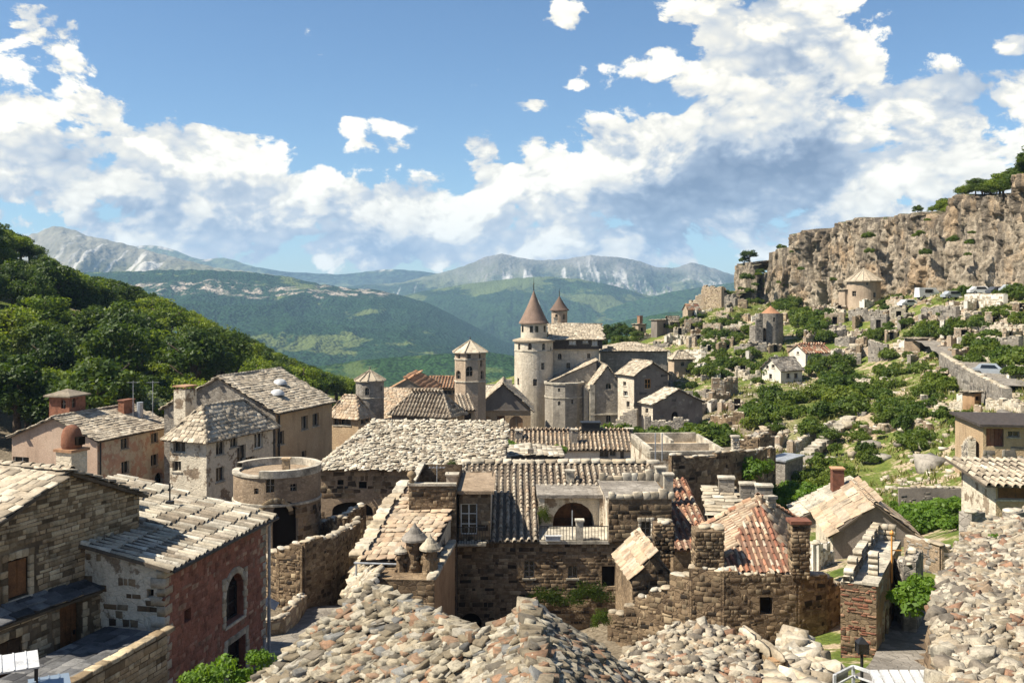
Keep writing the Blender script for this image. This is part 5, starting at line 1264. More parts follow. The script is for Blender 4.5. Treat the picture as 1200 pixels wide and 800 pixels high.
h.op('R', 587, 487, 500, 1.05, 'door', mat=M_WOOD, dep=.3).op('R', 569, 487, 502, 1.9, 'window', arch=True, glass=W_OCHRE, sill=False, dep=.2).op('R', 605, 487, 502, 1.9, 'window', arch=True, glass=W_OCHRE, sill=False, dep=.2).op('R', 587, 468, 472, .7, 'void')
h.walls({'*': W_TAN}); h.cover('slab', M_SLAB, over=.45, vo=.35, rw=.5, rl=.36, thick=.06, limit=0)
mb = MB(); mb.face([(.25, -.06, h.h - .1), (h.a - .25, -.06, h.h - .1), (h.a / 2, -.06, h.h + h.rise - .15)]); mb.box((.0, -.12, h.h - .25), (h.a, -.005, h.h - .1)); mb.build('pediment', [W_SHADY], h.o)

# ------------------------------------------------------------------ castle
CT, hc = rtower('castle_tower', 'tall pale round castle tower with steep brown cone roof', 625.5, 150, 2.95, 512, 398, W_TOWER, [(621, 402, 410, .55, True), (637, 402, 410, .55, True), (608.5, 402, 410, .5, True), (636, 425, 433, .55, False), (607.5, 443, 451, .5, False), (627, 444, 452, .6, False), (645, 406, 412, .4, True)], n=48, bands=((411, .16, .07, M_CAP),))
cone(CT, hc, 3.25, .85, M_SLAB, 'skirt_roof', 3, 40, 0, .22)
mb = MB(); zd = Z(391, 150) - CT.location.z - .25; mb.lathe([(1.98, zd - .6), (1.98, zd + 1.95)], n=36); dr = mb.build('drum', [W_TOWER], CT, True)
for t in (-90 - 12, -90 + 12, -90 + 55, -90 - 60):
    m2 = MB(); c_, s_ = math.cos(R_(t)), math.sin(R_(t)); Mx = Matrix.Translation((c_ * 1.97, s_ * 1.97, zd + .55)) @ Matrix.Rotation(R_(t + 90), 4, 'Z'); m2.box((-.24, -.03, 0), (.24, .10, .95), 0, Mx); m2.build('window', [M_GLASS], dr)
cone(CT, zd + 1.95, 2.28, 5.1, W_CONE, 'cone_roof', 16, 40, .22, .15, finial=1.7)
TU, ht = rtower('castle_turret', 'slender round turret with brown cone behind the castle tower', 655.5, 159, 1.28, 400, 363, W_OCT, [(652, 368, 374, .45, True), (661, 368, 374, .45, True)], 'turret', 28, bands=((366, .1, .08, M_CAP),), zb=Z(400, 159))
cone(TU, ht, 1.55, 2.35, W_CONE, 'cone_roof', 8, 30, .15, .12, finial=1.1)
h = House('castle_keep', 'pale keep wall with arched windows right of the tower', 'castle', 647, 151.5, 0, 409, pxR=702, b=9); h.roof('flat').op('R', 656, 414, 421, .6, arch=True).op('R', 666, 425, 432, .6).op('R', 690, 414, 420, .5); h.walls(W_TOWER)
k_ = House('timber_storey', 'dark timber top storey with white shutters and slab roof on the keep', 'castle', 646, 151, 0, 396.5, pxR=706, b=10, base=Z(409, 151)); k_.roof('gx', at=(680, 380)).op('R', 671, 398.5, 404, 1.1, shut=M_WHITE, dep=.1).op('R', 686, 398.5, 402, .9, shut=M_WHITE, dep=.1).op('R', 697, 399, 405, .9, shut=M_WHITE, dep=.1)
k_.walls({'*': W_TIMBER}); k_.cover('slab', M_SLAB, over=.5, vo=.3, rw=.5, rl=.36, thick=.06, limit=0); k_.chimney(.9, k_.b * .55, .6, .6, k_.h + 1, k_.h + k_.rise + 1.0, W_TOWER)
BA, hba = rtower('castle_bastion', 'grey many sided bastion at the foot of the castle', 661, 145, 2.95, 512, 449, W_CASTLE, [(655, 470, 475, .4, True), (671, 468, 473, .35, False), (655, 455, 459, .35, False)], 'bastion', 10, bands=((465, .16, .08, M_CAP),), rot=R_(-90))
mb = MB(); mb.lathe([(2.95, hba), (3.1, hba), (3.1, hba + .25), (2.7, hba + .3)], n=10, a0=R_(-90), a1=R_(270)); mb.build('coping', [M_CAP], BA)
h = House('castle_wall', 'grey curtain wall with a thin buttress between bastion and castle chapel', 'wall', 676, 144, 0, 452, pxR=700, b=4); h.walls(W_CASTLE); mb = MB(); mb.box((1.0, -.5, 0), (1.7, -.003, h.h)); mb.build('buttress', [W_TOWER], h.o); h.cover('slab', M_SLAB, over=.2, rw=.8, rl=.6, limit=0, ridge=False)
h = House('castle_range', 'long slab roof sloping down left beside the castle keep', 'castle', 647, 146.5, 0, 446, pxR=699, b=6); h.roof('sx', rise=2.9); h.walls(W_CASTLE); h.cover('slab', M_SLAB, over=.4, rw=.5, rl=.36, thick=.06, limit=0)
h = House('castle_chapel', 'grey gabled castle chapel with one arched window', 'chapel', 694, 142, 3, 452, pxR=729, b=10); h.roof('gy', at=(712, 429)).op('R', 713, 449, 456, .8, arch=True).op('R', 713, 486, 495, .7, arch=True); h.walls(W_CASTLE); h.cover('slab', M_SLAB, over=.4, vo=.2, rw=.5, rl=.36, thick=.06, limit=0)
mb = MB(); mb.box((-.35, -.3, 0), (.35, .3, h.h + .2)); mb.box((-.4, -.35, h.h - 4.2), (h.a + .05, -.003, h.h - 4.0)); mb.build('corner_pier', [M_CAP], h.o)
h = House('castle_hall', 'grey hall with low hipped roof along the castle skyline', 'castle', 704, 161, 0, 411, pxR=782, b=9); h.roof('hip', rise=1.1).op('R', 716, 415, 420, .5); h.walls(W_CASTLE); h.cover('slab', M_SLAB, over=.35, rw=.5, rl=.36, thick=.06, limit=0)
h.chimney(1.6, .3, .9, .7, 0, h.h + .7, W_CASTLE)
h = House('gable_house', 'stone gable house with shaded dark front and ochre framed window beside the castle', 'house', 743, 138, 27, 439, pxL=724, pxR=783); h.roof('gy', at=(764, 424)).op('R', 759, 444, 455, 1.0, frame=M_ORANGE, dep=.12, bars=2).op('L', 733, 458, 464, 1.1, frame=M_FRAMEW).op('L', 732, 447, 452, .8).op('L', 736, 470, 477, .8)
h.walls({'*': W_GREYST, 'R': W_SHADY, 'L': W_TOWER}).masonry('R', M_STONE_GREY, (.7, .4), 'rough', .35, limit=0, proud=.0); h.cover('slab', M_SLAB, over=.35, vo=.3, rw=.5, rl=.36, thick=.06, limit=0)  # dark front and pale left side carry shade and sun in their colour
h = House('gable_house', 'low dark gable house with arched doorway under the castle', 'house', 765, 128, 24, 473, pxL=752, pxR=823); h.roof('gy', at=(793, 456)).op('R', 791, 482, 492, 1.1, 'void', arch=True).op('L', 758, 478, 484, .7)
h.walls({'*': W_GREYST, 'R': W_SHADY, 'L': W_TOWER}).masonry('R', M_STONE_GREY, (.7, .4), 'rough', .35, limit=0, proud=.0); h.cover('slab', M_SLAB_W, over=.35, vo=.3, rw=.5, rl=.36, thick=.06, limit=0)  # wall colours hold the light: shaded front, sunlit left side
h = House('roof_terrace_house', 'flat terrace with white parapet behind the low dark gable house', 'house', 783, 150, 5, 462, pxR=812, b=6); h.walls(W_WHITE); mb = MB(); mb.box((0, 0, h.h), (h.a, .25, h.h + .5)); mb.box((0, .25, h.h), (.25, h.b, h.h + .5)); mb.build('parapet', [M_CAP], h.o)
h = House('hip_cottage', 'tan cottage with hipped roof on the slope right of the castle', 'house', 790, 172, 15, 419, pxL=783, pxR=812); h.roof('hip', rise=1.1).op('R', 800, 424, 429, .7).op('R', 806, 431, 436, .7); h.walls(W_OCT); h.cover('slab', M_SLAB, over=.35, rw=.5, rl=.36, thick=.06, limit=0)
ruin('castle_stair_wall', 'stepped rubble wall climbing to the dark gable houses', [(718, 132), (732, 131), (746, 130)], (497, 486, 478), mat=W_CASTLE, smat=M_STONE_GREY, cat='wall', limit=0, rag=.5)
ruin('garden_wall', 'broken garden walls below the low dark gable house', [(757, 122), (778, 121), (806, 120)], (490, 492, 490), mat=W_GREYST, smat=M_STONE_GREY, cat='wall', limit=0, rag=.6)

# ------------------------------------------------------------------ white farmhouse and small gable
h = House('white_farmhouse', 'long whitewashed farmhouse with ribbed pale roof below the castle', 'house', 578, 95, -1, 525, pxR=741, b=7.5); h.roof('gx', at=(690, 504))
for px, a, b, w in ((708, 527, 536, .9), (718, 528, 534, .6), (729, 526, 537, .35)): h.op('R', px, a, b, w)
h.walls(W_WHITE); h.cover('tile', M_TILE_P, over=.35, rw=.42, rl=.6, thick=.06, limit=0)
for px, D_, y0, w in ((608, 97, 507, .7), (673, 96, 506, .6), (737, 99, 505, .8)): x_, y_ = h.local(px, D_); h.chimney(x_, y_, w, w, h.h - .3, Z(y0, D_) - h.base, W_GREYST, slots=True)
x_, y_ = h.local(692, 98.5); mb = MB(); mb.box((x_ - .9, y_ - .6, h.h + 1.2), (x_ + .9, y_ + .6, h.h + 2.0)); mb.box((x_ - 1., y_ - .7, h.h + 2.0), (x_ + 1., y_ + .7, h.h + 2.12)); mb.build('water_tank', [M_IRON], h.o)
h = House('small_gable', 'small grey gable roof peeping over the central tiled roof', 'house', 590, 80, 0, 536, pxR=656, b=5); h.roof('gy', at=(621, 516)).op('R', 622, 526, 531, .5, 'void'); h.walls(W_SHADY); h.cover('slab', M_SLAB_W, over=.35, vo=.25, rw=.6, rl=.45, thick=.08, limit=0)

# ------------------------------------------------------------------ central house
Cb = Z(752, 56)
C = House('central_house', 'large ruinous stone house with ribbed grey tile roof in the centre', 'house', 535, 56, 0, 632, pxR=788, b=9.5, base=Cb); C.roof('sy', at=(650, 543))
C.op('R', 620, 657, 677, .6, bars=3).op('R', 671, 663, 677, .55, surround=None).op('R', 713, 663, 687, .75, 'void').op('R', 552, 718, 745, 1.2, 'void', arch=True).op('R', 756, 650, 660, .4, 'void')
C.walls({'*': W_BROWN}).masonry('R', M_STONE_DK, (.36, .21), cover=.78, limit=200, minpx=8.5, proud=.012)
sl_ = C.rise / C.b; xa_ = X(632, 56) - C.N[0]; rz2 = lambda y: C.h + sl_ * y
ROOFC = [[(-.1, -.22, rz2(-.22)), (xa_, -.22, rz2(-.22)), (xa_, C.b + .1, rz2(C.b + .1)), (-.1, C.b + .1, rz2(C.b + .1))], [(xa_, 4.4, rz2(4.4)), (C.a + .1, 4.4, rz2(4.4)), (C.a + .1, C.b + .1, rz2(C.b + .1)), (xa_, C.b + .1, rz2(C.b + .1))]]
CENTRAL_ROOF = True
# lime coping along the roof crest and the left verge
cpc = Pieces('slab'); xx = -.2
while xx < C.a: l_ = random.uniform(.5, 1.0); cpc.add(np.array((xx + l_ / 2, C.b + .05, C.h + C.rise + .16 + random.uniform(-.03, .03))), np.array((l_ * .97, 0, 0)), np.array((0, .55, 0)), np.array((0, 0, .22))); xx += l_
yy = 0.2
while yy < C.b: l_ = random.uniform(.4, .8); cpc.add(np.array((-.25, yy + l_ / 2, C.h + C.rise * (yy + l_ / 2) / C.b + .12)), np.array((.5, 0, 0)), np.array((0, l_ * .95, 0)), np.array((0, 0, .2))); yy += l_
cpc.done('coping_stone', M_STONE_PALE, C.o, 60)
mb = MB(); mb.tube([(.0, -.13, C.h - .2), (.0, -.13, 0)], .06, 7); mb.build('downpipe', [M_IRON], C.o)
for (px, D_, y0, w) in ((668, 63, 552, .5), (530, 60, 556, .7), (774, 63, 548, .6), (783, 61, 556, .55)):
    x_, y_ = C.local(px, D_); zz = C.h + C.rise * min(max(y_ / C.b, 0), 1) - .3; C.chimney(x_, y_, w, w, zz, max(zz + .7, Z(y0, D_) - C.base), M_CAP)
# dormer with balcony
d = House('dormer', 'cream dormer with french window and iron balcony on the central house', 'dormer', 538, 55.8, 0, 578, pxR=575, b=5.5, base=Z(632, 55.8)); d.roof('sy', rise=.3)
d.op('R', 548, 590, 626, .95, bars=3, frame=M_FRAMEW, sill=False, dep=.2); d.walls({'*': W_STUCCO, 'R': W_BROWN}).masonry('R', M_STONE_DK, (.4, .25), cover=.5, limit=20)
mb = MB(); mb.box((-.1, -.3, d.h + .02), (d.a + .2, d.b, d.h + .2)); mb.build('roof_slab', [W_BARN], d.o)
mb = MB(); mb.box((-.05, -.75, -.18), (1.55, -.003, -.06)); bal = mb.build('balcony', [M_CAP], d.o)
for k in range(11): m2 = MB(); m2.tube([(.0 + k * .15, -.7, -.06), (.0 + k * .15, -.7, .85)], .016, 5); m2.build('baluster', [M_IRON], bal)
m2 = MB(); m2.bar((-.03, -.7, .87), (1.53, -.7, .87), .04); m2.bar((-.03, -.7, .87), (-.03, 0, .87), .04); m2.bar((1.53, -.7, .87), (1.53, 0, .87), .04); m2.build('handrail', [M_IRON], bal)
# loggia with arch and roof terrace
lg = House('loggia', 'arched loggia with wooden back wall on the central roof terrace', 'loggia', 634, 59.6, 0, 582, pxR=707, b=4, base=Z(634, 56) - .1)
lg.op('R', 672, 588, 640, 2.5, 'window', arch=True, glass=M_WOOD, sill=False, dep=1.6, frame=M_WOODD, bars=2); lg.walls({'*': W_STUCCO, 'R': W_STUCCO})
mb = MB(); mb.box((-.25, -.4, lg.h), (lg.a + .2, lg.b, lg.h + .2)); mb.build('roof_slab', [W_GREYST], lg.o)
mb = MB(); mb.box((-.15, -.35, 0), (.2, -.003, lg.h)); mb.box((lg.a - .25, -.35, 0), (lg.a + .1, -.003, lg.h)); mb.build('pier', [W_STUCCO], lg.o)
te = tag(empty('roof_terrace', (X(632, 56), 56.0, Z(634, 56))), 'small railed terrace before the loggia with a white planter', 'terrace'); wT = X(714, 56) - X(632, 56)
mb = MB(); mb.box((0, -.15, -.12), (wT, 3.5, .06)); mb.build('slab', [M_CAP], te)
for k in range(22): m2 = MB(); m2.tube([(.1 + k * (wT - .2) / 21, -.05, .06), (.1 + k * (wT - .2) / 21, -.05, .85)], .017, 5); m2.build('baluster', [M_IRON], te)
m2 = MB(); m2.bar((.05, -.05, .87), (wT - .05, -.05, .87), .045); m2.build('handrail', [M_IRON], te)
m2 = MB(); m2.box((2.1, -.12, .06), (2.5, .25, 1.15)); m2.box((2.04, -.18, 1.15), (2.56, .31, 1.25)); m2.build('pillar', [M_CAP], te)
m2 = MB(); m2.box((.35, -.36, .1), (1.2, -.16, .36)); m2.box((.30, -.40, .36), (1.25, -.14, .40)); m2.build('planter', [M_WHITE], te)
m2 = MB(); m2.tube([(1.9, .3, .06), (1.9, .3, 1.7)], .03, 6); m2.build('pole', [M_ZINC], te)
# right block
rb = House('parapet_block', 'square stone block with broken white parapet right of the loggia', 'house', 713, 55.85, 0, 585, pxR=787, b=6, base=Z(636, 55.85)); rb.op('R', 757, 611, 628, .55, surround=M_STONE_PALE, bars=2)
rb.walls({'*': W_BROWN, 'L': W_STUCCO}).masonry('R', M_STONE_DK, (.42, .26), cover=.8, limit=80)
mb = MB(); mb.box((-.1, .3, rb.h - .1), (rb.a - .1, rb.b, rb.h + .02)); mb.build('roof_deck', [W_GREYST], rb.o)
cpc = Pieces('block'); xx = 0
while xx < rb.a - .2: l_ = random.uniform(.3, .6); hh = random.choice((.25, .4, .6)); cpc.add(np.array((xx + l_ / 2, .1, rb.h + hh / 2)), np.array((l_ * .95, 0, 0)), np.array((0, .34, 0)), np.array((0, 0, hh))); cpc.add(np.array((xx + l_ / 2, rb.b - .3, rb.h + hh / 2)), np.array((l_ * .95, 0, 0)), np.array((0, .3, 0)), np.array((0, 0, hh * 1.3))); xx += l_
cpc.done('merlon', M_STONE_PALE, rb.o, 40, 5)
# left wing
lw = House('left_wing', 'dark stone wing with scattered pale blocks left of the dormer', 'house', 479, 55.2, 0, 569, pxR=534.5, b=7, base=Cb); lw.op('R', 506, 604, 608, .3, 'void'); lw.walls({'*': W_DARK}).masonry('R', M_STONE_DK, (.38, .22), cover=.8, limit=90)
mb = MB(); mb.box((-.05, -.08, lw.h), (lw.a, .3, lw.h + .14)); mb.box((-.05, .3, lw.h), (.3, lw.b, lw.h + .14)); mb.build('coping', [M_CAP], lw.o)
fn = MB(); fn.lathe([(.12, 0), (.2, .1), (.1, .2), (.28, .42), (.22, .6), (.01, .72)], (.15, .15, lw.h + .14), 12); fn.build('stone_finial', [M_STONE_A], lw.o, True)
lr = House('lean_to_roof', 'pale pinkish tiled lean-to running down left of the dark wing', 'house', 426, 49, -6, 654, a=3.3, b=11); lr.roof('sy', rise=1.6); lr.op('R', 447, 661, 676, .6); lr.walls({'*': W_STUCCO}); lr.cover('slab', M_TILE_P, over=.3, vo=.1, rw=.5, rl=.6, thick=.07, jit=.3, limit=60)
cpc = Pieces('rough'); yy = 0
while yy < lr.b: l_ = random.uniform(.5, .9); cpc.add(np.array((-.35 + random.uniform(-.1, .1), yy + l_ / 2, lr.h + lr.rise * yy / lr.b + .1)), np.array((0, l_, 0)) , np.array((.7, 0, 0)), np.array((0, 0, random.uniform(.3, .6)))); yy += l_ * .9
cpc.done('verge_stone', M_STONE_PALE, lr.o, 30)
mb = MB(); mb.tube([(-.35, -.5, lr.h - .1), (lr.a, -.5, lr.h - .1)], .05, 7); mb.tube([(-.25, -.45, 0), (-.25, -.45, lr.h - .1)], .05, 7); mb.build('gutter', [M_ZINC], lr.o)
ow = House('ochre_wing', 'low wing with ochre side wall and stone front carrying small cone turrets', 'house', 509, 46.5, 85, 680, pxL=441, pxR=533); ow.walls({'*': W_OCHRE, 'L': W_DARK}).masonry('L', M_STONE_DK, (.42, .24), cover=.8, limit=90)
mb = MB(); mb.box((.0, .0, ow.h - .1), (ow.a, ow.b, ow.h + .02)); mb.build('roof_deck', [W_BROWN], ow.o)
cpc = Pieces('slab'); xx = 0
while xx < ow.a: l_ = random.uniform(.5, .8); cpc.add(np.array((xx + l_ / 2, .15, ow.h + .12)), np.array((l_ * .95, 0, 0)), np.array((0, .45, 0)), np.array((0, 0, .2))); xx += l_
cpc.done('coping_stone', M_STONE_PALE, ow.o, 20)
for (px, D_, y1, r_, hc_, lab, cm) in ((486, 48.2, 630, .5, .75, 'leaning stone turret chimney with dark pointed cap, tallest of three', M_STONE_GREY), (504, 47.6, 641, .40, .65, 'slim turret chimney with pale cone cap near the ochre wall', M_STONE_PALE), (470, 48, 645, .26, .3, 'thin broken turret stub beside the dark capped turret', M_STONE_PALE)):
    t_, hh = rtower('chimney_turret', lab, px, D_, r_, None, y1, W_BROWN, [], 'chimney', 12 if r_ > .3 else 7, zb=ow.base + ow.h - .05, taper=.18); cone(t_, hh, r_ * 1.3, hc_, cm, 'cap', 3, 14, 0, .1)
    pc = Pieces('rough')
    for k in range(int(40 * r_)): a = random.uniform(0, 6.28); nrm = np.array((math.cos(a), math.sin(a), 0)); pc.add(nrm * r_ * .97 + np.array((0, 0, random.uniform(.1, hh - .1))), np.array((-nrm[1], nrm[0], 0)) * .25, -nrm * .12, np.array((0, 0, .2)))
    pc.done('stone', M_STONE_DK, t_, 30)

# ------------------------------------------------------------------ ruined house with the red tile gable
def roof_polys(parent, polys, style, mat, under=M_UNDER, **k):
    mb = MB()
    for q in polys:
        q = [np.array(v, float) for v in q]; nn = unit(np.cross(q[1] - q[0], q[2] - q[0])); nn = nn if nn[2] > 0 else -nn; lo = [v - nn * .12 for v in q]; mb.face(q); mb.face(lo[::-1])
        for i in range(len(q)): mb.face([q[i], lo[i], lo[(i + 1) % len(q)], q[(i + 1) % len(q)]])
    rf = mb.build('roof', [under], parent); pc = Pieces({'tile': 'tile', 'slab': 'slab', 'rubble': 'rubble'}[style])
    lim = k.pop('limit', 120); mp = k.pop('minpx', 9.5); nm = k.pop('name', 'roof_tile')
    for q in polys: tile_plane(pc, q, style, **k)
    pc.done(nm, mat, rf, lim, mp); return rf
rz_ = Z(772, 42)
R1 = ruin('ruined_house', 'dark roofless stone house carrying the red and cream tiled roof', [(717, 44.5), (750, 44), (792, 43), (812, 42.4), (846, 42), (931, 42), (962, 42.4), (990, 44), (1000, 52)], (722, 703, 684, 664, 668, 671, 676, 694, 668), zb=rz_, th=.6, mat=W_DARK, smat=M_STONE_DK, cat='house', limit=220, rag=.22, size=(.24, .17), minpx=8, ops=((4, 1.55, 2.1, 2.0, 2.75), (1, 1.2, 2.4, -.5, .75)))
o0 = np.array((X(717, 44.5), 44.5, rz_)); lp = lambda px, py, D: np.array(P(px, py, D)) - o0
c0, c1, c2, c3, tp = lp(844, 670, 41.9), lp(934, 670, 41.9), lp(948, 618, 50), lp(816, 622, 47.5), lp(888, 582, 47)
roof_polys(R1, [[c0, c1, tp]], 'tile', M_TILE_R, M_UNDER_R, rw=.27, rl=.44, thick=.06, limit=200, minpx=8.5)
roof_polys(R1, [[c3, c0, tp], [c1, c2, tp], [c2, c3, tp]], 'tile', M_TILE_P, M_UNDER_R, rw=.3, rl=.44, thick=.06, limit=60)
roof_polys(C.o, ROOFC, 'tile', M_TILE, rw=.40, rl=.48, thick=.07, limit=60, minpx=11)
rp = Pieces('tile')
for (p, q) in ((c3, tp), (tp, c2)):
    Ld = np.linalg.norm(q - p); dd = (q - p) / Ld; sd_ = unit(np.cross(dd, (0, 0, 1))); up = np.cross(sd_, dd)
    for k in range(int(Ld / .38)): rp.add(p + dd * (k + .5) * .38 + up * .1, sd_ * .34, dd * .44, up * .17)
rp.done('ridge_tile', M_TILE_R, R1, 40)
def pillar(name, label, px, D, wpx, y0, y1, mat, smat, cat='pillar', ragged=True, d=None, rot=0.0, cap=None):
    w = wpx / F * D; d = d or w * .9; z0 = Z(y0, D); h = Z(y1, D) - z0; e = tag(empty(name, (X(px, D), D, z0), rot), label, cat); mb = MB(); mb.box((-w / 2, -d / 2, 0), (w / 2, d / 2, h)); mb.build('core', [mat], e)
    pc = Pieces('rough'); z = 0
    while z < h - .08:
        hh = min(random.uniform(.11, .22), h - z)
        for (dx_, dy_, L) in ((0, -1, w), (-1, 0, d), (1, 0, d)):
            u = -L / 2
            while u < L / 2 - .03:
                ww = min(random.uniform(.14, .36), L / 2 - u); t = np.array((abs(dy_), abs(dx_), 0.)); n = np.array((dx_, dy_, 0.)); pc.add(t * (u + ww / 2) + n * ((w if dx_ else d) / 2 - .05 + random.uniform(0, .04)) + np.array((0, 0, z + hh / 2)), t * (ww - .02), -n * .12, np.array((0, 0, hh - .02))); u += ww
        z += hh
    pc.done('stone', smat, e, 60)
    if cap is not None:
        mb = MB(); mb.box((-w / 2 - .08, -d / 2 - .08, h), (w / 2 + .08, d / 2 + .08, h + .14)); mb.build('cap', [cap], e)
    else:
        pc = Pieces('rubble')
        for k in range(6): pc.add(np.array((random.uniform(-.4, .4) * w, random.uniform(-.4, .4) * d, h + .05)), np.array((w * .45, 0, 0)), np.array((0, d * .45, 0)), np.array((0, 0, .22)))
        pc.done('coping_stone', M_STONE_PALE, e, 10)
    return e
pillar('ruin_pillar', 'thick broken pillar at the left corner of the red tiled roof', 829, 42.6, 32, 672, 619, W_DARK, M_STONE_DK)
pillar('ruin_chimney', 'capped stone chimney at the right corner of the red tiled roof', 936, 42.0, 20, 676, 612, W_DARK, M_STONE_DK, 'chimney', cap=M_BRICK)
pillar('ruin_chimney', 'square dark chimney stack rising from the small broken gable', 777, 48, 22, 650, 612, W_DARK, M_STONE_DK, 'chimney')
h = House('broken_gable', 'small broken gable with a scrap of pink roof left of the ruin', 'ruin', 741, 46, 4, 678, pxR=792, b=4.5); h.roof('gy', at=(764, 648)); h.walls(W_BROWN).masonry('R', M_STONE_DK, (.38, .24), 'rough', .85, limit=90); h.cover('slab', M_TILE_P, over=.1, vo=.0, rw=.5, rl=.45, thick=.08, jit=.3, limit=40, only=(0,))
h = House('shaded_tile_house', 'rusty tiled roof in shadow between central house and ruin', 'house', 789, 55, 0, 642, pxR=838, b=10); h.roof('sy', at=(812, 562)); h.walls(W_BROWN); h.cover('tile', M_TILE_R, M_UNDER_R, over=.2, rw=.36, rl=.46, thick=.06, limit=20, ridge=False)
h = House('white_slab_roof', 'whitish slab roof with three chimneys behind the red tiled ruin', 'house', 832, 58, -8, 604, pxR=872, b=6.5); h.roof('sy', at=(850, 572)); h.walls(W_STUCCO); h.cover('slab', M_STONE_PALE, over=.2, rw=1.0, rl=.8, thick=.05, jit=.05, limit=30, ridge=False)
for (px, D_, y0) in ((851, 63, 560), (876, 62, 567), (895, 60, 569)): x_, y_ = h.local(px, D_); h.chimney(x_, y_, .95, .8, 0, Z(y0, D_) - h.base, W_GREYST, slots=False)
pillar('leaning_slab', 'narrow white slab standing against the red tiled roof', 903, 46.5, 9, 612, 584, M_CAP, M_STONE_PALE, 'slab', d=.25, rot=.3, cap=M_CAP)
# ------------------------------------------------------------------ right of centre
ruin('crenel_wall', 'dark crenellated ruined wall behind the central roof', [(787, 69), (812, 69.5), (850, 71), (882, 73), (905, 78)], (540, 536, 534, 532, 530), mat=W_DARK, smat=M_STONE_DK, cat='wall', limit=60, rag=1.0, size=(.5, .32), step=.8)
h = House('roof_terrace_house', 'roofless terrace house with low white partition walls behind the crenels', 'house', 762, 79, 3, 531, pxR=850, b=9); h.walls({'*': W_STUCCO}); mb = MB(); mb.box((0, 0, h.h - .6), (h.a, h.b, h.h - .45)); mb.build('floor', [W_TAN], h.o)
for (x0, y0, x1, y1) in ((0, 0, h.a, .3), (0, .3, .3, h.b), (h.a - .3, .3, h.a, h.b), (.3, h.b - .3, h.a - .3, h.b), (.3, 4, h.a - .3, 4.25), (2.6, 4.25, 2.85, h.b - .3)): mb = MB(); mb.box((x0, y0, h.h - .5), (x1, y1, h.h + random.uniform(.1, .4))); mb.build('partition', [M_CAP], h.o)
for px in (768, 776): x_, y_ = h.local(px, 78.5); mb = MB(); mb.tube([(x_, y_, h.h - .5), (x_, y_, h.h + 1.7)], .05, 6); mb.build('mast', [M_ZINC], h.o)
pillar('gate_pillar', 'slim pale pillar with pointed cap on the dark wall', 861.5, 77, 8, 535, 512, W_WHITE, M_STONE_PALE, cap=M_CAP)
ruin('ruin_block', 'dark ruin walls right of the slim pale pillar', [(866, 84), (888, 83), (904, 85)], (514, 512, 510), mat=W_DARK, smat=M_STONE_DK, limit=10, rag=.5)
h = House('cube_hut', 'small windowless cube hut with flat dark roof among bushes', 'hut', 920, 82, 50, 541, pxL=899, pxR=941); h.op('R', 930, 560, 578, .8, 'door', mat=M_WOODD); h.walls({'*': W_GREYST}); mb = MB(); mb.box((-.15, -.15, h.h), (h.a + .15, h.b + .15, h.h + .15)); mb.build('roof', [M_ZINC], h.o)
G1 = House('grey_gable_house', 'gable house with shaded grey front, plank roof and one small window', 'house', 976, 58, -9, 624, pxL=956, pxR=1076); G1.roof('gy', at=(1024, 588)).op('R', 1025, 611, 618, .4, 'void').op('L', 966, 640, 648, .5, 'void')
G1.walls({'*': W_SHADY, 'L': W_STUCCO}); G1.cover('slab', M_TILE_P, over=.3, vo=.2, rw=1.3, rl=.6, thick=.05, jit=.08, limit=60)  # front in shade grey, left in sunlit tone: light put into the wall colours
h = House('coped_gable', 'dark gable wall with long pale coping behind the grey gable house', 'house', 938, 68, -6, 606, a=4.0, b=4); h.roof('sx', rise=2.0); h.walls(W_SHADY); h.cover('slab', M_CAP, over=.2, rw=.6, rl=.5, thick=.06, limit=20); h.chimney(h.a * .75, h.b * .6, .8, .8, h.h, h.h + h.rise + 1.0, M_BRICK, M_TERRA)
ruin('ruin_block', 'white broken wall stubs left of the grey gable house', [(938, 55), (955, 54), (972, 56)], (640, 634, 642), mat=W_WHITE, smat=M_STONE_PALE, limit=30, rag=.8)
AD = House('arch_ruin', 'flat topped ruin with brick left face and dark arched doorway', 'ruin', 1027, 36.5, 62, 687, pxL=985, pxR=1056); AD.op('R', 1037, 712, 756, 1.0, 'void', arch=True, surround=M_STONE_A, dep=.5).op('R', 1050, 676, 690, .5, 'void')
AD.walls({'*': W_OCHRE, 'L': W_DARK}).masonry('L', M_BRICK, (.28, .10), cover=.45, limit=100, name='brick', z0=1.2).masonry('L', M_STONE_DK, (.34, .18), 'rough', .6, limit=60, z1=2.2).masonry('R', M_STONE_A, (.4, .26), cover=.35, limit=40)
mb = MB(); mb.box((0, 0, AD.h - .1), (AD.a, AD.b, AD.h + .02)); mb.build('roof_deck', [M_CAP], AD.o)
pc = Pieces('block')
for (x0, y0, x1, y1, rows_) in ((AD.a - .2, .2, AD.a - .2, AD.b * .9, 3), (.2, AD.b - .25, AD.a - .3, AD.b - .25, 3), (1.25, .3, 1.6, .3, 4), (.15, 1.2, .15, AD.b - .3, 1)):
    L_ = math.hypot(x1 - x0, y1 - y0); d_ = np.array(((x1 - x0) / L_, (y1 - y0) / L_, 0)); n_ = np.array((d_[1], -d_[0], 0))
    for r_ in range(rows_):
        u = 0
        while u < L_:
            w_ = min(random.uniform(.25, .55), L_ - u + .05)
            if r_ < rows_ - 1 or random.random() < .6: pc.add(np.array((x0, y0, AD.h + .01 + r_ * .23 + .115)) + d_ * (u + w_ / 2), d_ * w_ * .96, n_ * .36, np.array((0, 0, .22)))
            u += w_
pc.done('parapet_stone', M_STONE_PALE, AD.o, 40)
mb = MB(); mb.box((-.05, -.08, AD.h + .021), (1.0, .5, AD.h + .12)); mb.build('coping', [M_CAP], AD.o)
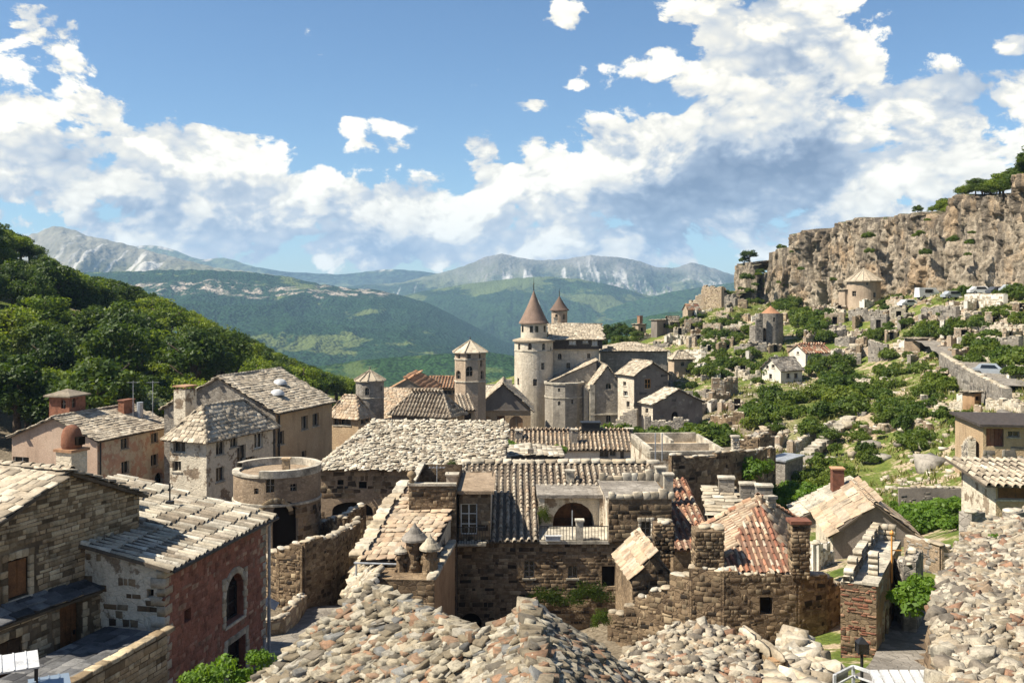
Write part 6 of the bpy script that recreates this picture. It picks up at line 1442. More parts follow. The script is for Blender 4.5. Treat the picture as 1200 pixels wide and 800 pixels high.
e = tag(empty('finial_post', (X(1045, 40), 40, Z(648, 40))), 'small orange finial post with crossbar on the arched ruin', 'post'); mb = MB(); mb.tube([(0, 0, -1.2), (0, 0, .75)], .038, 8); mb.build('shaft', [M_ORANGE], e); mb = MB(); mb.lathe([(.04, .72), (.085, .79), (.085, .85), (.01, .95)], n=10); mb.build('knob', [M_ORANGE], e); mb = MB(); mb.bar((0, 0, .12), (.42, 0, .12), .04); mb.build('crossbar', [M_ORANGE], e)
ruin('ruin_block', 'free standing stone pier right of the arched ruin', [(1056, 41), (1066, 39.5), (1074, 41)], (664, 652, 650), mat=W_GREYST, smat=M_STONE_GREY, limit=40, rag=.3)
ruin('ruin_block', 'ruined wall with square window hole above the small yard', [(1066, 48), (1086, 47), (1104, 46), (1126, 46)], (634, 630, 640, 638), mat=W_BARN, smat=M_STONE_GREY, limit=60, rag=.5, ops=((2, .25, .62, .9, 1.5),))
ruin('boundary_wall', 'dark plastered boundary wall with white coping above the green bushes', [(1055, 68), (1092, 67.5), (1132, 67)], (571, 571, 572), mat=W_SHADY, smat=M_STONE_GREY, cat='wall', limit=20, rag=.04, face=.15)
ruin('ruin_block', 'grey broken wall at the top of the stone heap', [(1134, 33), (1160, 33.5), (1215, 35)], (600, 604, 600), mat=W_GREYST, smat=M_STONE_GREY, limit=90, rag=.4, size=(.32, .18))
ruin('ruin_block', 'tall pale wall end beside the flat roofed house', [(1131, 76), (1139, 72)], (520, 512), mat=W_STUCCO, smat=M_STONE_GREY, limit=10, rag=.4)
h = House('slat_roof_house', 'small house with ribbed slat roof and brown shutter at the right edge', 'house', 1167, 50, -6, 566, a=6, b=5); h.roof('sy', at=(1190, 541)).op('R', 1190, 568, 585, 1.8, shut=M_WOOD, dep=.15); h.walls({'*': W_STUCCO, 'R': W_TAN}); h.cover('tile', M_SLAB, over=.5, vo=.7, rw=.38, rl=.9, thick=.06, limit=40, ridge=False)
h = House('flat_roof_house', 'flat roofed house with red door on the slope at the right', 'house', 1152, 71, -9, 499, a=9, b=7); h.op('R', 1166, 502, 523, 1.2, 'door', mat=M_BRICK).op('R', 1188, 505, 512, .8); h.walls({'*': W_TAN}).masonry('R', M_STONE_GREY, (.5, .35), 'rough', .6, z1=max(.1, Z(524, 71) - h.base), limit=20); mb = MB(); mb.box((-.35, -.5, h.h), (h.a + .3, h.b + .3, h.h + .18)); mb.build('roof', [W_TIMBER], h.o)
strip('yard', [(1040, 27), (1056, 32), (1068, 37), (1080, 43)], 2.3, M_ROAD, .05)

# ------------------------------------------------------------------ foreground stone-clad roofs and heaps
def stone_roof(name, label, polys, mat, rw, rl, thick, limit, base, ridge=None):
    p0 = polys[0][0]; e = tag(empty(name, (p0[0], p0[1], base)), label, 'house'); o = np.array((p0[0], p0[1], base)); ps = [[np.array(v, float) - o for v in q] for q in polys]
    mb = MB()
    for q in ps:
        nn = unit(np.cross(q[1] - q[0], q[2] - q[0])); nn = nn if nn[2] > 0 else -nn; lo = [v - nn * .25 for v in q]; mb.face(q); mb.face(lo[::-1])
        for i in range(len(q)): mb.face([q[i], lo[i], lo[(i + 1) % len(q)], q[(i + 1) % len(q)]])
    mb.build('roof_bed', [M_UNDER], e)
    pc = Pieces('chip')
    for q in ps: tile_plane(pc, q, 'chip', rw, rl, thick)
    if ridge:
        for (p, q) in ridge:
            p, q = np.array(p) - o, np.array(q) - o; L = np.linalg.norm(q - p); d = (q - p) / L; sd_ = unit(np.cross(d, (0, 0, 1))); up = np.cross(sd_, d); t = 0
            while t < L: l_ = random.uniform(.16, .34); pc.add(p + d * (t + l_ / 2) + up * .04 + sd_ * random.uniform(-.06, .06), d * l_, sd_ * random.uniform(.2, .36), up * random.uniform(.07, .13)); t += l_ * .9
    pc.done('roof_stone', mat, e, limit, 9.5)
    # walls under the roof
    mb = MB(); zs = min(v[2] for q in ps for v in q); xs = [v[0] for q in ps for v in q]; ys = [v[1] for q in ps for v in q]
    mb.box((min(xs) + .5, min(ys) + .5, 0), (max(xs) - .5, max(ys) - .8, zs - .1)); mb.build('wall', [W_DARK], e)
    return e
# left roof: ridge runs back-left to front-right, slope falls to the front-left and a short one behind
pk = np.array((X(430, 17), 17., Z(690, 17))); rd = unit((1.8, -2.2, 0)); fall = np.array((-.775, -.634, 0.))
re_ = pk + rd * 3.2; zf = -math.tan(R_(29))
def dn(p, s, k=1): return p + fall * s * k + np.array((0, 0, zf * s))
stone_roof('stone_roofed_house', 'house with a roof of uneven split stones in the foreground, left of the two', [[dn(pk, 4.3), dn(re_, 4.3), re_, pk], [dn(re_, 2.2, -1), dn(pk, 2.2, -1), pk, re_]], M_RUBBLE, .175, .105, .042, 300, 17.0, ridge=((pk, re_),))
pk2 = np.array((X(621, 15), 15., Z(708, 15))); e2 = pk2 + np.array((.12, -5.0, 0)); s2 = -math.tan(R_(35))
def dn2(p, s, sg): return p + np.array((sg * s, 0, s2 * s))
stone_roof('stone_roofed_house', 'foreground house with thin split stone roof, ridge running towards the camera, right of the two', [[dn2(pk2, 2.3, -1), dn2(e2, 2.3, -1), e2, pk2], [dn2(e2, 2.5, 1), dn2(pk2, 2.5, 1), pk2, e2]], M_RUBBLE, .17, .095, .036, 300, 17.0, ridge=((pk2, e2),))

def heap(name, label, ctrl, n, mat, size=(.16, .34), limit=300, cat='rubble heap', flat=.6, dens=None):
    """mound of loose stones over a surface through control points (px, py, D)"""
    cp = np.array([tuple(P(*c)) for c in ctrl]); f = TPS(cp, .02); hull = cp[:, :2]; cen = hull.mean(0)
    pts_ = sorted(map(tuple, hull)); half = []
    for seq in (pts_, pts_[::-1]):
        hl = []
        for q_ in seq:
            while len(hl) > 1 and (hl[-1][0] - hl[-2][0]) * (q_[1] - hl[-2][1]) - (hl[-1][1] - hl[-2][1]) * (q_[0] - hl[-2][0]) <= 0: hl.pop()
            hl.append(q_)
        half += hl[:-1]
    poly = np.array(half)
    def inside(p):
        c = False; j = len(poly) - 1
        for i in range(len(poly)):
            if (poly[i][1] > p[1]) != (poly[j][1] > p[1]) and p[0] < (poly[j][0] - poly[i][0]) * (p[1] - poly[i][1]) / (poly[j][1] - poly[i][1] + 1e-12) + poly[i][0]: c = not c
            j = i
        return c
    base = cp[:, 2].min() - 1.5; e = tag(empty(name, (cen[0], cen[1], base)), label, cat); o = np.array((cen[0], cen[1], base))
    lo, hi = poly.min(0) - .3, poly.max(0) + .3; xs = np.linspace(lo[0], hi[0], 40); ys = np.linspace(lo[1], hi[1], 40); gx, gy = np.meshgrid(xs, ys); q = np.c_[gx.ravel(), gy.ravel()]
    zz = f(q) - .10; ins = np.array([inside(v) for v in cen + (q - cen) * .97]); i = np.arange(1600).reshape(40, 40)
    F4 = np.stack([i[:-1, :-1], i[:-1, 1:], i[1:, 1:], i[1:, :-1]], -1).reshape(-1, 4); keep = ins[F4].any(1); zz = np.where(ins, zz, zz - 1.0)
    link('core', mesh_from('core', np.c_[q, zz] - o, F4[keep], W_DARK), e)
    pc = Pieces('chunk'); pc2 = Pieces('chip'); k = 0; tries = 0
    while k < n and tries < n * 8:
        tries += 1; p = np.array((random.uniform(lo[0], hi[0]), random.uniform(lo[1], hi[1])))
        if not inside(p): continue
        z = float(f([p])[0]); sz = random.uniform(*size) * random.choice((.7, 1, 1, 1.4)); eps = .2; gx_ = (float(f([p + (eps, 0)])[0]) - z) / eps; gy_ = (float(f([p + (0, eps)])[0]) - z) / eps
        nn = unit((-gx_ + random.uniform(-.5, .5), -gy_ + random.uniform(-.5, .5), 1)); a = unit(np.cross(nn, (random.uniform(-1, 1), random.uniform(-1, 1), .1))); b = np.cross(nn, a)
        (pc if random.random() < .5 else pc2).add(np.array((*p, z + random.uniform(-.06, .12))) - o, a * sz * random.uniform(.9, 1.5), b * sz * random.uniform(.7, 1.1), nn * sz * flat * random.uniform(.7, 1.2)); k += 1
    pc.done('stone', mat, e, limit // 2, 9.5); pc2.done('stone', mat, e, limit // 2, 9.5, 'flat_stones')
    return e
heap('rubble_heap', 'big heap of pale and red stones and broken tiles at the right', [(1106, 830, 12.5), (1098, 760, 15.5), (1094, 702, 19), (1114, 660, 23), (1142, 618, 27), (1180, 622, 26), (1230, 605, 27), (1260, 700, 18), (1240, 830, 12), (1150, 720, 17.5), (1190, 670, 21.5), (1150, 780, 14.3)], 3400, M_RUBBLE_R, (.11, .22), 300)
heap('collapsed_house', 'collapsed house top covered with round rubble, in front of the red tiled ruin', [(728, 772, 20), (765, 748, 20.5), (808, 731, 21), (850, 741, 20.6), (886, 756, 20), (886, 830, 16), (800, 840, 15), (735, 838, 15.5), (800, 785, 17.5)], 1300, M_RUBBLE_R, (.11, .21), 220, 'ruin')
pillar('ruin_stub', 'broken brown wall stub at the right end of the rubble covered roof', 893, 19.6, 16, 850, 757, W_OCHRE, M_STONE_DK, 'wall', d=1.6, rot=.2)
heap('rubble_heap', 'pale boulder pile between rubble roof and white railing', [(893, 800, 18), (905, 770, 22), (925, 748, 24), (945, 752, 24), (958, 775, 22), (975, 800, 19), (930, 840, 16), (895, 840, 16), (930, 775, 21)], 300, M_STONE_PALE, (.2, .42), 120, flat=.8)
heap('rubble_slope', 'pale tumbled slabs beside the pinkish lean-to', [(402, 735, 43), (425, 700, 44.5), (442, 672, 47), (430, 640, 52), (418, 660, 51), (404, 700, 47)], 170, M_STONE_PALE, (.22, .5), 60, 'rubble heap', .6)
# white railing, lantern post and white slatted panel at the bottom right
rl_ = tag(empty('white_railing', (X(975, 17.5), 17.5, Z(812, 17.5))), 'white metal railing at the bottom edge beside the stone heap', 'railing')
for k, (px, D_, y0) in enumerate(((978, 17.5, 790), (1000, 18.6, 779), (1024, 17.8, 787), (1048, 17.0, 795))):
    p = P(px, y0, D_) - rl_.location; m2 = MB(); m2.bar((p.x, p.y, -.4), (p.x, p.y, p.z), .05); m2.build('post', [M_WHITE], rl_)
for (a, b) in (((978, 790, 17.5), (1000, 779, 18.6)), ((1000, 779, 18.6), (1048, 795, 17.0))):
    for dz_ in (0, -.18, -.36): p, q = P(*a) - rl_.location, P(*b) - rl_.location; m2 = MB(); m2.bar((p.x, p.y, p.z + dz_ - .02), (q.x, q.y, q.z + dz_ - .02), .05 if dz_ == 0 else .03); m2.build('rail', [M_WHITE], rl_)
lp_ = tag(empty('lantern_post', P(1010, 790, 25)), 'dark lantern on a short post behind the white railing', 'lamp'); m2 = MB(); m2.tube([(0, 0, -1.2), (0, 0, .55)], .04, 7); m2.build('post', [M_IRON], lp_)
m2 = MB(); m2.box((-.12, -.12, .55), (.12, .12, .82)); hd = m2.build('lantern', [M_GLASS], lp_); m2 = MB(); m2.lathe([(.2, .82), (.06, .93), (.01, .97)], n=4, a0=R_(45), a1=R_(405)); m2.build('hood', [M_IRON], lp_)
for (a, b) in ((-1, -1), (1, -1), (1, 1), (-1, 1)): m2 = MB(); m2.bar((a * .125, b * .125, .55), (a * .125, b * .125, .83), .025); m2.build('bar', [M_IRON], lp_)
sl = tag(empty('slatted_panel', P(1075, 815, 15)), 'tilted white slatted panel at the bottom edge under the heap', 'panel')
for k in range(7): m2 = MB(); m2.box((-.55 + k * .16, -.4, -.02), (-.42 + k * .16, .55, .02), 0, Matrix.Rotation(R_(20), 4, 'X')); m2.build('slat', [M_WHITE], sl)
m2 = MB(); m2.box((-.6, .1, -.07), (.62, .18, -.022), 0, Matrix.Rotation(R_(20), 4, 'X')); m2.build('batten', [M_ZINC], sl)
# ------------------------------------------------------------------ hillside buildings
def HD(px, py): q = hit(px, py); return q.y if q is not None else 180.
D_ = HD(1012, 358)
WM, hw = rtower('mill_house', 'round mill house with conical slab roof below the cliff', 1012, D_, 19 / F * D_, 366, 329, W_OCT, [(1001.5, 341, 347, .9, False), (1024, 343, 348, .7, False), (1016, 331, 334, .4, False)], 'tower', 30)
cone(WM, hw, 22 / F * D_, 15 / F * D_, M_SLAB, 'roof', 3, 16, .05, .2, finial=.5, ribs=16)
h = House('mill_annex', 'low annex against the left side of the round mill house', 'house', 990, D_, 5, 340, pxR=1001, b=3); h.walls(W_OCT); h.roof('flat'); h.cover('slab', M_SLAB, over=.2, rw=.8, rl=.6, limit=0, ridge=False)
D_ = HD(905, 404)
RC, hr = rtower('hillside_tower', 'round rubble tower with small red cone roof on the slope', 903, D_, 14.5 / F * D_, 412, 367, W_GREYST, [(907, 372, 377, .4, False), (896, 384, 399, .7, True)], 'tower', 30)
cone(RC, hr, 11 / F * D_, 9 / F * D_, M_TERRA, 'roof', 3, 20, 0, .15, finial=.6)
ruin('tower_wing', 'broken wall wing left of the red capped round tower', [(880, D_ - 1), (886, D_ - 2.5), (893, D_ - 2.5)], (382, 378, 368), mat=W_GREYST, smat=M_STONE_GREY, cat='wall', limit=0, rag=1.2)
D_ = HD(916, 450)
h = House('white_house', 'white stone two storey house with grey roof on the green slope', 'house', 915, D_, 28, 433, pxL=893, pxR=940); h.roof('gx', at=(918, 419))
for px, a, b in ((924, 437, 443), (933, 437, 443)): h.op('R', px, a, b, .8)
for px, a, b in ((899, 428, 432), (906, 427, 431), (903, 438, 444)): h.op('L', px, a, b, .7)
h.walls(W_WHITE); h.cover('slab', M_STONE_GREY, over=.35, vo=.25, rw=.5, rl=.36, thick=.06, limit=0)
D_ = HD(944, 430)
h = House('red_roof_house', 'white gable house with reddish roof above the white stone house', 'house', 944, D_, 20, 413, pxL=925, pxR=975); h.roof('gx', at=(936, 404)); h.op('L', 935, 412, 415, .7).op('R', 957, 417, 421, .7); h.walls(W_WHITE); h.cover('tile', M_TILE_R, over=.3, rw=.5, rl=.7, thick=.08, limit=0)
for (px, py, pl, pr, pe, rk, at, mat, rm, lab) in (
        (748, 398, 741, 757, 380, 'flat', None, W_OCT, M_SLAB, 'stone cottage with chimney stack at the left foot of the ruined ridge'),
        (770, 394, 763, 788, 375, 'flat', None, W_SHADY, M_SLAB, 'dark flat walled ruin behind the chimney cottage'),
        (806, 378, 800, 820, 362, 'gx', (806, 356), W_OCT, M_TILE_R, 'small cottage with rusty roof below the ridge ruins'),
        (785, 388, 780, 797, 376, 'gx', (786, 371), W_GREYST, M_SLAB, 'little pale gabled hut on the ridge left of the crag'),
        (932, 415, 922, 944, 405, 'flat', None, W_BARN, M_SLAB, 'brown roofless hut left of the reddish roof house'),
        (1078, 412, 1060, 1094, 397, 'flat', None, W_BARN, M_SLAB, 'square roofless hut with dark doorway in the middle of the slope'),
        (1142, 480, 1128, 1150, 460, 'flat', None, W_OCHRE, M_SLAB, 'small ochre hut below the long retaining wall')):
    D_ = HD(px, py); h = House('hill_cottage', lab, 'house', px, D_, 35, pe, pxL=pl, pxR=pr)
    if rk == 'gx': h.roof('gx', at=at)
    h.op('R', (px + pr) / 2, pe + 4, pe + 9, .8, 'void'); h.walls({'*': mat}); h.cover('slab', rm, over=.2, rw=.8, rl=.55, limit=0, ridge=False)
    if 'chimney' in lab and 'stack' in lab: h.chimney(h.a * .6, h.b * .5, .9, .9, 0, h.h + 1.8, M_BRICK, M_BRICK)
# ruins of the ridge end
D_ = 236.
ruin('ridge_castle', 'ruined castle tower on the ridge at the left end of the cliff', [(824, D_ + 6), (826, D_), (846, D_ - 3), (849, D_ + 6)], (340, 336, 337, 341), mat=W_OCT, smat=M_STONE_A, cat='ruin', limit=0, rag=1.0, th=1.0)
ruin('ridge_castle', 'jagged castle wall joining the ridge tower to the cliff', [(846, D_ - 2), (855, D_ - 4), (863, D_ - 6)], (346, 350, 347), mat=W_GREYST, smat=M_STONE_GREY, cat='ruin', limit=0, rag=2.0, th=1.0)
ruin('ridge_castle', 'low ruined curtain wall left of the ridge castle tower', [(806, D_ + 4), (816, D_ + 2), (825, D_ + 1)], (356, 350, 345), mat=W_OCT, smat=M_STONE_PALE, cat='ruin', limit=0, rag=1.2, th=.8)
# road with long retaining wall, terraces
strip('road', [(1078, HD(1078, 402)), (1103, HD(1103, 414)), (1130, HD(1130, 430)), (1160, HD(1160, 447)), (1184, HD(1184, 460))], 4.0, M_ROAD, .25)
ruin('retaining_wall', 'long grey retaining wall dropping beside the hillside road', [(p, HD(p, y) - 2.2) for p, y in ((1104, 428), (1120, 446), (1145, 462), (1180, 476))], (414, 424, 438, 455), mat=W_GREYST, smat=M_STONE_GREY, cat='wall', limit=0, rag=.1, th=.8, size=(.7, .4), face=.5)
for k, (pa, pb, y0, y1, t0, t1, lab, mt, sm) in enumerate((
        (996, 1030, 374, 374, 363, 363, 'dark terrace wall just under the round mill house', W_GREYST, M_STONE_GREY),
        (1082, 1122, 374, 376, 361, 361, 'rocky terrace wall below the parked cars', W_GREYST, M_STONE_GREY),
        (1133, 1178, 356, 356, 345, 345, 'long whitewashed terrace wall under the cliff', W_WHITE, M_STONE_PALE),
        (1142, 1196, 412, 412, 398, 396, 'broken wall with shrubs at the right end of the slope', W_GREYST, M_STONE_GREY),
        (862, 898, 414, 414, 405, 404, 'ruined vaults below the red capped tower', W_GREYST, M_STONE_GREY),
        (800, 845, 423, 420, 412, 411, 'sunlit broken wall along the lower slope path', W_WHITE, M_STONE_PALE),
        (835, 862, 470, 462, 446, 444, 'ragged rock wall in the gully beside the bushes', W_BARN, M_STONE_PALE),
        (836, 872, 500, 500, 487, 486, 'low brown wall of the gully ruins', W_BROWN, M_STONE_DK),
        (1020, 1040, 420, 420, 401, 401, 'round grey cistern wall among shrubs', W_GREYST, M_STONE_GREY),
        (1160, 1200, 480, 482, 470, 470, 'stone edge above the flat roofed house', W_STUCCO, M_STONE_PALE))):
    ruin('terrace_wall', lab, [(pa, HD(pa, y0)), ((pa + pb) / 2, HD((pa + pb) / 2, (y0 + y1) / 2) - 1), (pb, HD(pb, y1))], (t0, (t0 + t1) / 2, t1), mat=mt, smat=sm, cat='wall', limit=0, rag=.15 if 'white' in lab else .8, th=.7, size=(.6, .35), face=.6)
# scattered broken walls of the abandoned quarter
rr_ = random.Random(5); cnt = 0
WALL_SPOTS = [(960, 385), (985, 392), (1005, 380), (1042, 372), (1062, 378), (1110, 388), (1128, 372), (1055, 410), (1095, 405), (860, 388), (872, 378), (820, 392), (845, 412), (858, 425), (880, 420), (820, 372), (790, 398), (775, 405), (1010, 412), (985, 420), (1165, 398), (1185, 385), (1150, 372), (1118, 405), (1070, 425), (1135, 405), (830, 480), (852, 478), (870, 502), (915, 515), (895, 508), (930, 525), (850, 455), (838, 498), (1130, 470), (1165, 465), (1190, 440), (1155, 392), (1172, 360), (1048, 360), (1120, 362), (940, 350), (870, 362), (760, 396), (732, 404), (810, 405), (1090, 470), (1150, 485)]
for k in range(120):
    px, py = rr_.uniform(775, 1200), rr_.uniform(356, 500); dens = np.exp(-((py - (372 + max(0, (1000 - px)) * .12)) / 45.) ** 2)
    if rr_.random() < .35 + dens and not (880 < px < 1080 and 430 < py < 500) and py < 640 - .17 * px: WALL_SPOTS.append((px, py))
for (px, py) in WALL_SPOTS:
    q = hit(px, py)
    if q is None: continue
    w = rr_.uniform(8, 20); hp = rr_.uniform(5, 12); dd = rr_.uniform(-2.5, 2.5); m_, s_ = rr_.choice(((W_GREYST, M_STONE_GREY), (W_OCT, M_STONE_PALE), (W_BARN, M_STONE_A), (W_WHITE, M_STONE_PALE)))
    pts = [(px - w / 2, q.y + dd), (px + w / 2, q.y - dd)] + ([(px + w / 2 + rr_.uniform(-2, 4), q.y - dd + rr_.uniform(3, 5))] if rr_.random() < .6 else [])
    wh = ('just below the cliff' if py < 385 else 'half way up the slope' if py < 430 else 'low on the slope') + (', by the castle side' if px < 880 else ', in the middle' if px < 1050 else ', to the right'); ruin('broken_wall', 'fragment of broken stone wall %s' % wh, pts, [py - hp * rr_.uniform(.5, 1.1) for _ in pts], mat=m_, smat=s_, cat='ruin', group='broken walls ' + wh, limit=0, rag=.9, th=.6, size=(.5, .3), face=.6)
# long terrace walls that step the slope
for (y0, pa, pb, dy, lab) in ((366, 936, 990, 2, 'terrace wall at the cliff foot left of the mill house'), (380, 1040, 1118, -3, 'terrace wall below the parked pickup'), (392, 936, 1010, 2, 'terrace wall under the mill house thicket'), (404, 1090, 1140, -2, 'terrace wall above the hillside road'), (416, 985, 1062, -2, 'terrace wall across the middle of the slope'), (390, 840, 880, -3, 'terrace wall below the ridge castle'), (402, 790, 838, 2, 'terrace wall above the castle cottage'), (428, 820, 868, -2, 'terrace wall above the gully'), (425, 1120, 1196, 4, 'terrace wall between road and right edge'), (372, 1120, 1196, -2, 'terrace wall under the parked cars at the right'), (508, 1010, 1090, -6, 'low terrace wall in the lower grass'), (450, 985, 1050, 5, 'overgrown terrace wall above the thicket'), (384, 1150, 1200, 3, 'upper terrace wall at the right edge'), (484, 1060, 1130, -5, 'broken field wall below the retaining wall'), (440, 840, 890, 4, 'field wall left of the white stone house')):
    n_ = max(3, int((pb - pa) / 12)); ps = [pa + (pb - pa) * q / n_ for q in range(n_ + 1)]; ys = [y0 + dy * q / n_ + rr_.uniform(-2, 2) for q in range(n_ + 1)]; dd = [HD(p_, y_) for p_, y_ in zip(ps, ys)]
    ruin('terrace_wall', lab, list(zip(ps, dd)), [y_ - rr_.uniform(4, 8) for y_ in ys], mat=rr_.choice((W_OCT, W_BARN, W_TOWER)), smat=M_STONE_PALE, cat='wall', limit=0, rag=.8, th=.6, size=(.5, .3), face=.7)
# roofless huts: four ragged walls and a doorway
HUTS = [(960, 372), (978, 380), (1030, 384), (1052, 372), (1100, 372), (1112, 392), (1140, 378), (1165, 380), (1186, 398), (1128, 396), (1088, 384), (846, 382), (834, 392), (866, 394), (818, 400), (852, 408), (886, 412), (870, 440), (846, 432), (832, 412), (812, 386), (796, 392), (850, 466), (862, 480), (878, 486), (1010, 398), (1044, 398), (1150, 400), (1178, 410), (984, 366), (1196, 366), (908, 414), (950, 400), (1106, 450), (1150, 456)]
for (px, py) in HUTS:
    q = hit(px, py)
    if q is None: continue
    w = rr_.uniform(11, 22); hp = rr_.uniform(8, 15); dd = rr_.uniform(-1, 1); dp = rr_.uniform(2.5, 4.5); m_, s_ = rr_.choice(((W_GREYST, M_STONE_GREY), (W_OCT, M_STONE_PALE), (W_BARN, M_STONE_A), (W_TOWER, M_STONE_PALE)))
    pts = [(px - w / 2, q.y + dd), (px + w / 2, q.y - dd), (px + w / 2 + 1, q.y - dd + dp), (px - w / 2 + 1, q.y + dd + dp), (px - w / 2, q.y + dd)]; hh = [py - hp * rr_.uniform(.7, 1.1) for _ in pts]; hh[-1] = hh[0]
    wh = ('close under the cliff' if py < 385 else 'half way up the slope' if py < 420 else 'low on the slope') + (' on the castle side' if px < 900 else ' in the middle' if px < 1060 else ' on the right')
    L_ = w / F * q.y; ruin('roofless_hut', 'roofless stone hut with dark doorway ' + wh, pts, hh, mat=m_, smat=s_, cat='ruin', group='roofless huts ' + wh, limit=0, rag=.7, th=.45, size=(.5, .3), face=.6, ops=((0, L_ * .35, L_ * .35 + .9, 0.8, 2.4),))
# boulders
VAR['rock'] = [rubble(200 + i, 6.0, .26) for i in range(8)]
def rock_mesh(i):
    v, f = VAR['rock'][i]; return v, f
rk = Pieces('rock')
ROCKS = [(1090, 548, 1.9, 'large pale boulder with dark overhang above the boundary wall'), (1140, 452, 1.8, None), (890, 500, 1.4, None), (900, 506, 1.6, None), (912, 500, 1.3, None), (888, 512, 1.1, None), (905, 518, 1.1, None)]
for k in range(90):
    px, py = rr_.uniform(770, 1200), rr_.uniform(365, 545)
    if py < 560 - (px - 800) * .55 - 60 or (px < 860 and py > 480): continue
    ROCKS.append((px, py, rr_.choice((.5, .6, .8, 1.0, 1.3)), None))
for (px, py, sz, lab) in ROCKS:
    q = hit(px, py)
    if q is None: continue
    me = shared('rock', rr_.randrange(8), M_STONE_PALE if rr_.random() < .65 else M_STONE_GREY)
    o = link('boulder', me, None, Matrix.Translation((q.x, q.y, q.z + sz * .02)) @ Matrix.Rotation(rr_.uniform(0, 6), 4, 'Z') @ Matrix.Diagonal((sz * rr_.uniform(1, 1.7), sz * rr_.uniform(.8, 1.3), sz * rr_.uniform(.6, 1.), 1)))
    wh = ('near the top of the slope' if py < 400 else 'in the middle of the slope' if py < 460 else 'low on the slope') + (', left side' if px < 900 else ', centre' if px < 1050 else ', right side'); tag(o, lab or 'pale boulder in the grass %s' % wh, 'boulder', 'boulders %s' % wh)
# loose stones strewn between the walls: too many and too small to pick apart
sc_ = Pieces('chunk'); n = 15000; gx = rng.uniform(20, 150, n); gyy = rng.uniform(62, 235, n); px = 600 + gx / gyy * F; k = (px > 780) & (px < 1230) & (fbm(np.c_[gx, gyy] * .16, 191, 4) > .51); gx, gyy = gx[k], gyy[k]; gz = ground_z(np.c_[gx, gyy])
for x, y, z in zip(gx, gyy, gz):
    s_ = rr_.uniform(.15, .5) * (1.6 if rr_.random() < .1 else 1); a = rr_.uniform(0, 6.28); sc_.add(np.array((x, y, z + s_ * .1)), np.array((math.cos(a), math.sin(a), 0)) * s_ * rr_.uniform(1, 1.6), np.array((-math.sin(a), math.cos(a), 0)) * s_, np.array((0, 0, s_ * rr_.uniform(.4, .8))))
sc_.done('stone', M_STONE_PALE, None, 0, rest='loose_stones'); tag(bpy.data.objects['loose_stones'], 'loose pale stones strewn over the right hillside', 'stones', kind='stuff')
# white stair up the grass
s0, s1 = hit(944, 533), hit(998, 489); st = tag(empty('stone_stair', s0), 'white stone stair climbing the grassy slope', 'stairs'); n_ = 13; dv = s1 - s0; pd = Vector((dv.y, -dv.x, 0)).normalized(); al = Vector((dv.x, dv.y, 0)).normalized()
for k in range(n_):
    c = dv * ((k + .5) / n_); c.z = max(c.z, tz(s0.x + c.x, s0.y + c.y) - s0.z) + .12; L_ = Vector((dv.x, dv.y, 0)).length / n_; m2 = MB(); m2.box((-L_ * .5, -.6 + rr_.uniform(-.08, .08), -.6), (L_ * .5, .6, .06 + .05 * (k % 2)), 0, Matrix.Translation(c) @ Matrix.Rotation(math.atan2(dv.y, dv.x), 4, 'Z')); m2.build('step', [M_CAP], st)
m2 = MB(); M_ = Matrix.Rotation(math.atan2(dv.y, dv.x), 4, 'Z')
ruin('stair_wall', 'low pale wall running up beside the white stair', [(925, HD(925, 528)), (955, HD(955, 508)), (978, HD(978, 496))], (522, 504, 492), mat=W_WHITE, smat=M_STONE_PALE, cat='wall', limit=0, rag=.15, th=.5)

# ------------------------------------------------------------------ parked vehicles
def car(label, body, px, py, rot, van=False, L=4.2):
    q = hit(px, py); e = tag(empty('parked_car', (q.x, q.y, q.z + .12), rot), label, 'car', 'vehicles parked under the cliff'); w = .86; H = 1.45 if not van else 2.1
    prof = [(-L / 2, .35), (-L / 2, .8), (-L * .42, .9), (-L * .30, H - .05), (L * .12, H), (L * .26, .95), (L / 2 - .1, .85), (L / 2, .6), (L / 2, .35)] if not van else [(-L / 2, .35), (-L / 2, H - .1), (-L * .46, H), (L * .22, H), (L * .36, 1.15), (L / 2, 1.0), (L / 2, .35)]
    mb = MB(); n = len(prof)
    ins = lambda z: w * (1 - max(0, (z - .9)) * .22)
    for sg in (-1, 1): mb.face([(x, sg * ins(z), z) for x, z in (prof if sg < 0 else prof[::-1])])
    for k in range(n): (x0, z0), (x1, z1) = prof[k], prof[(k + 1) % n]; mb.face([(x0, -ins(z0), z0), (x0, ins(z0), z0), (x1, ins(z1), z1), (x1, -ins(z1), z1)])
    bd = mb.build('body', [body], e)
    for sg in (-1, 1):
        m2 = MB(); y = sg * (ins(H * .85) + .035); z0, z1 = (.95, H - .12) if not van else (1.15, H - .3); m2.face([(-L * .27, y + sg * .05, z0), (L * .17, y + sg * .05, z0), (L * .08, y, z1), (-L * .24, y, z1)]); m2.build('side_window', [M_GLASS], bd)
        for x in (-L * .31, L * .31):
            m2 = MB(); m2.tube([(x, sg * (w - .16), .32), (x, sg * (w + .02), .32)], .32, 14); wh = m2.build('wheel', [M_IRON], e); m2 = MB(); m2.tube([(x, sg * (w + .02), .32), (x, sg * (w + .035), .32)], .18, 10); m2.build('hub', [M_ZINC], wh)
    m2 = MB(); (xa, za), (xb, zb_) = (prof[5], prof[4]) if not van else (prof[4], prof[3]); m2.face([(xa + .03, -.7, za + .06), (xa + .03, .7, za + .06), (xb + .06, .6, zb_ - .06), (xb + .06, -.6, zb_ - .06)]); m2.build('windscreen', [M_GLASS], bd)
    for sg in (-1, 1): m2 = MB(); m2.box((L / 2 - .02, sg * .62 - .13, .62), (L / 2 + .03, sg * .62 + .13, .76)); m2.build('headlight', [M_FRAMEW], bd)
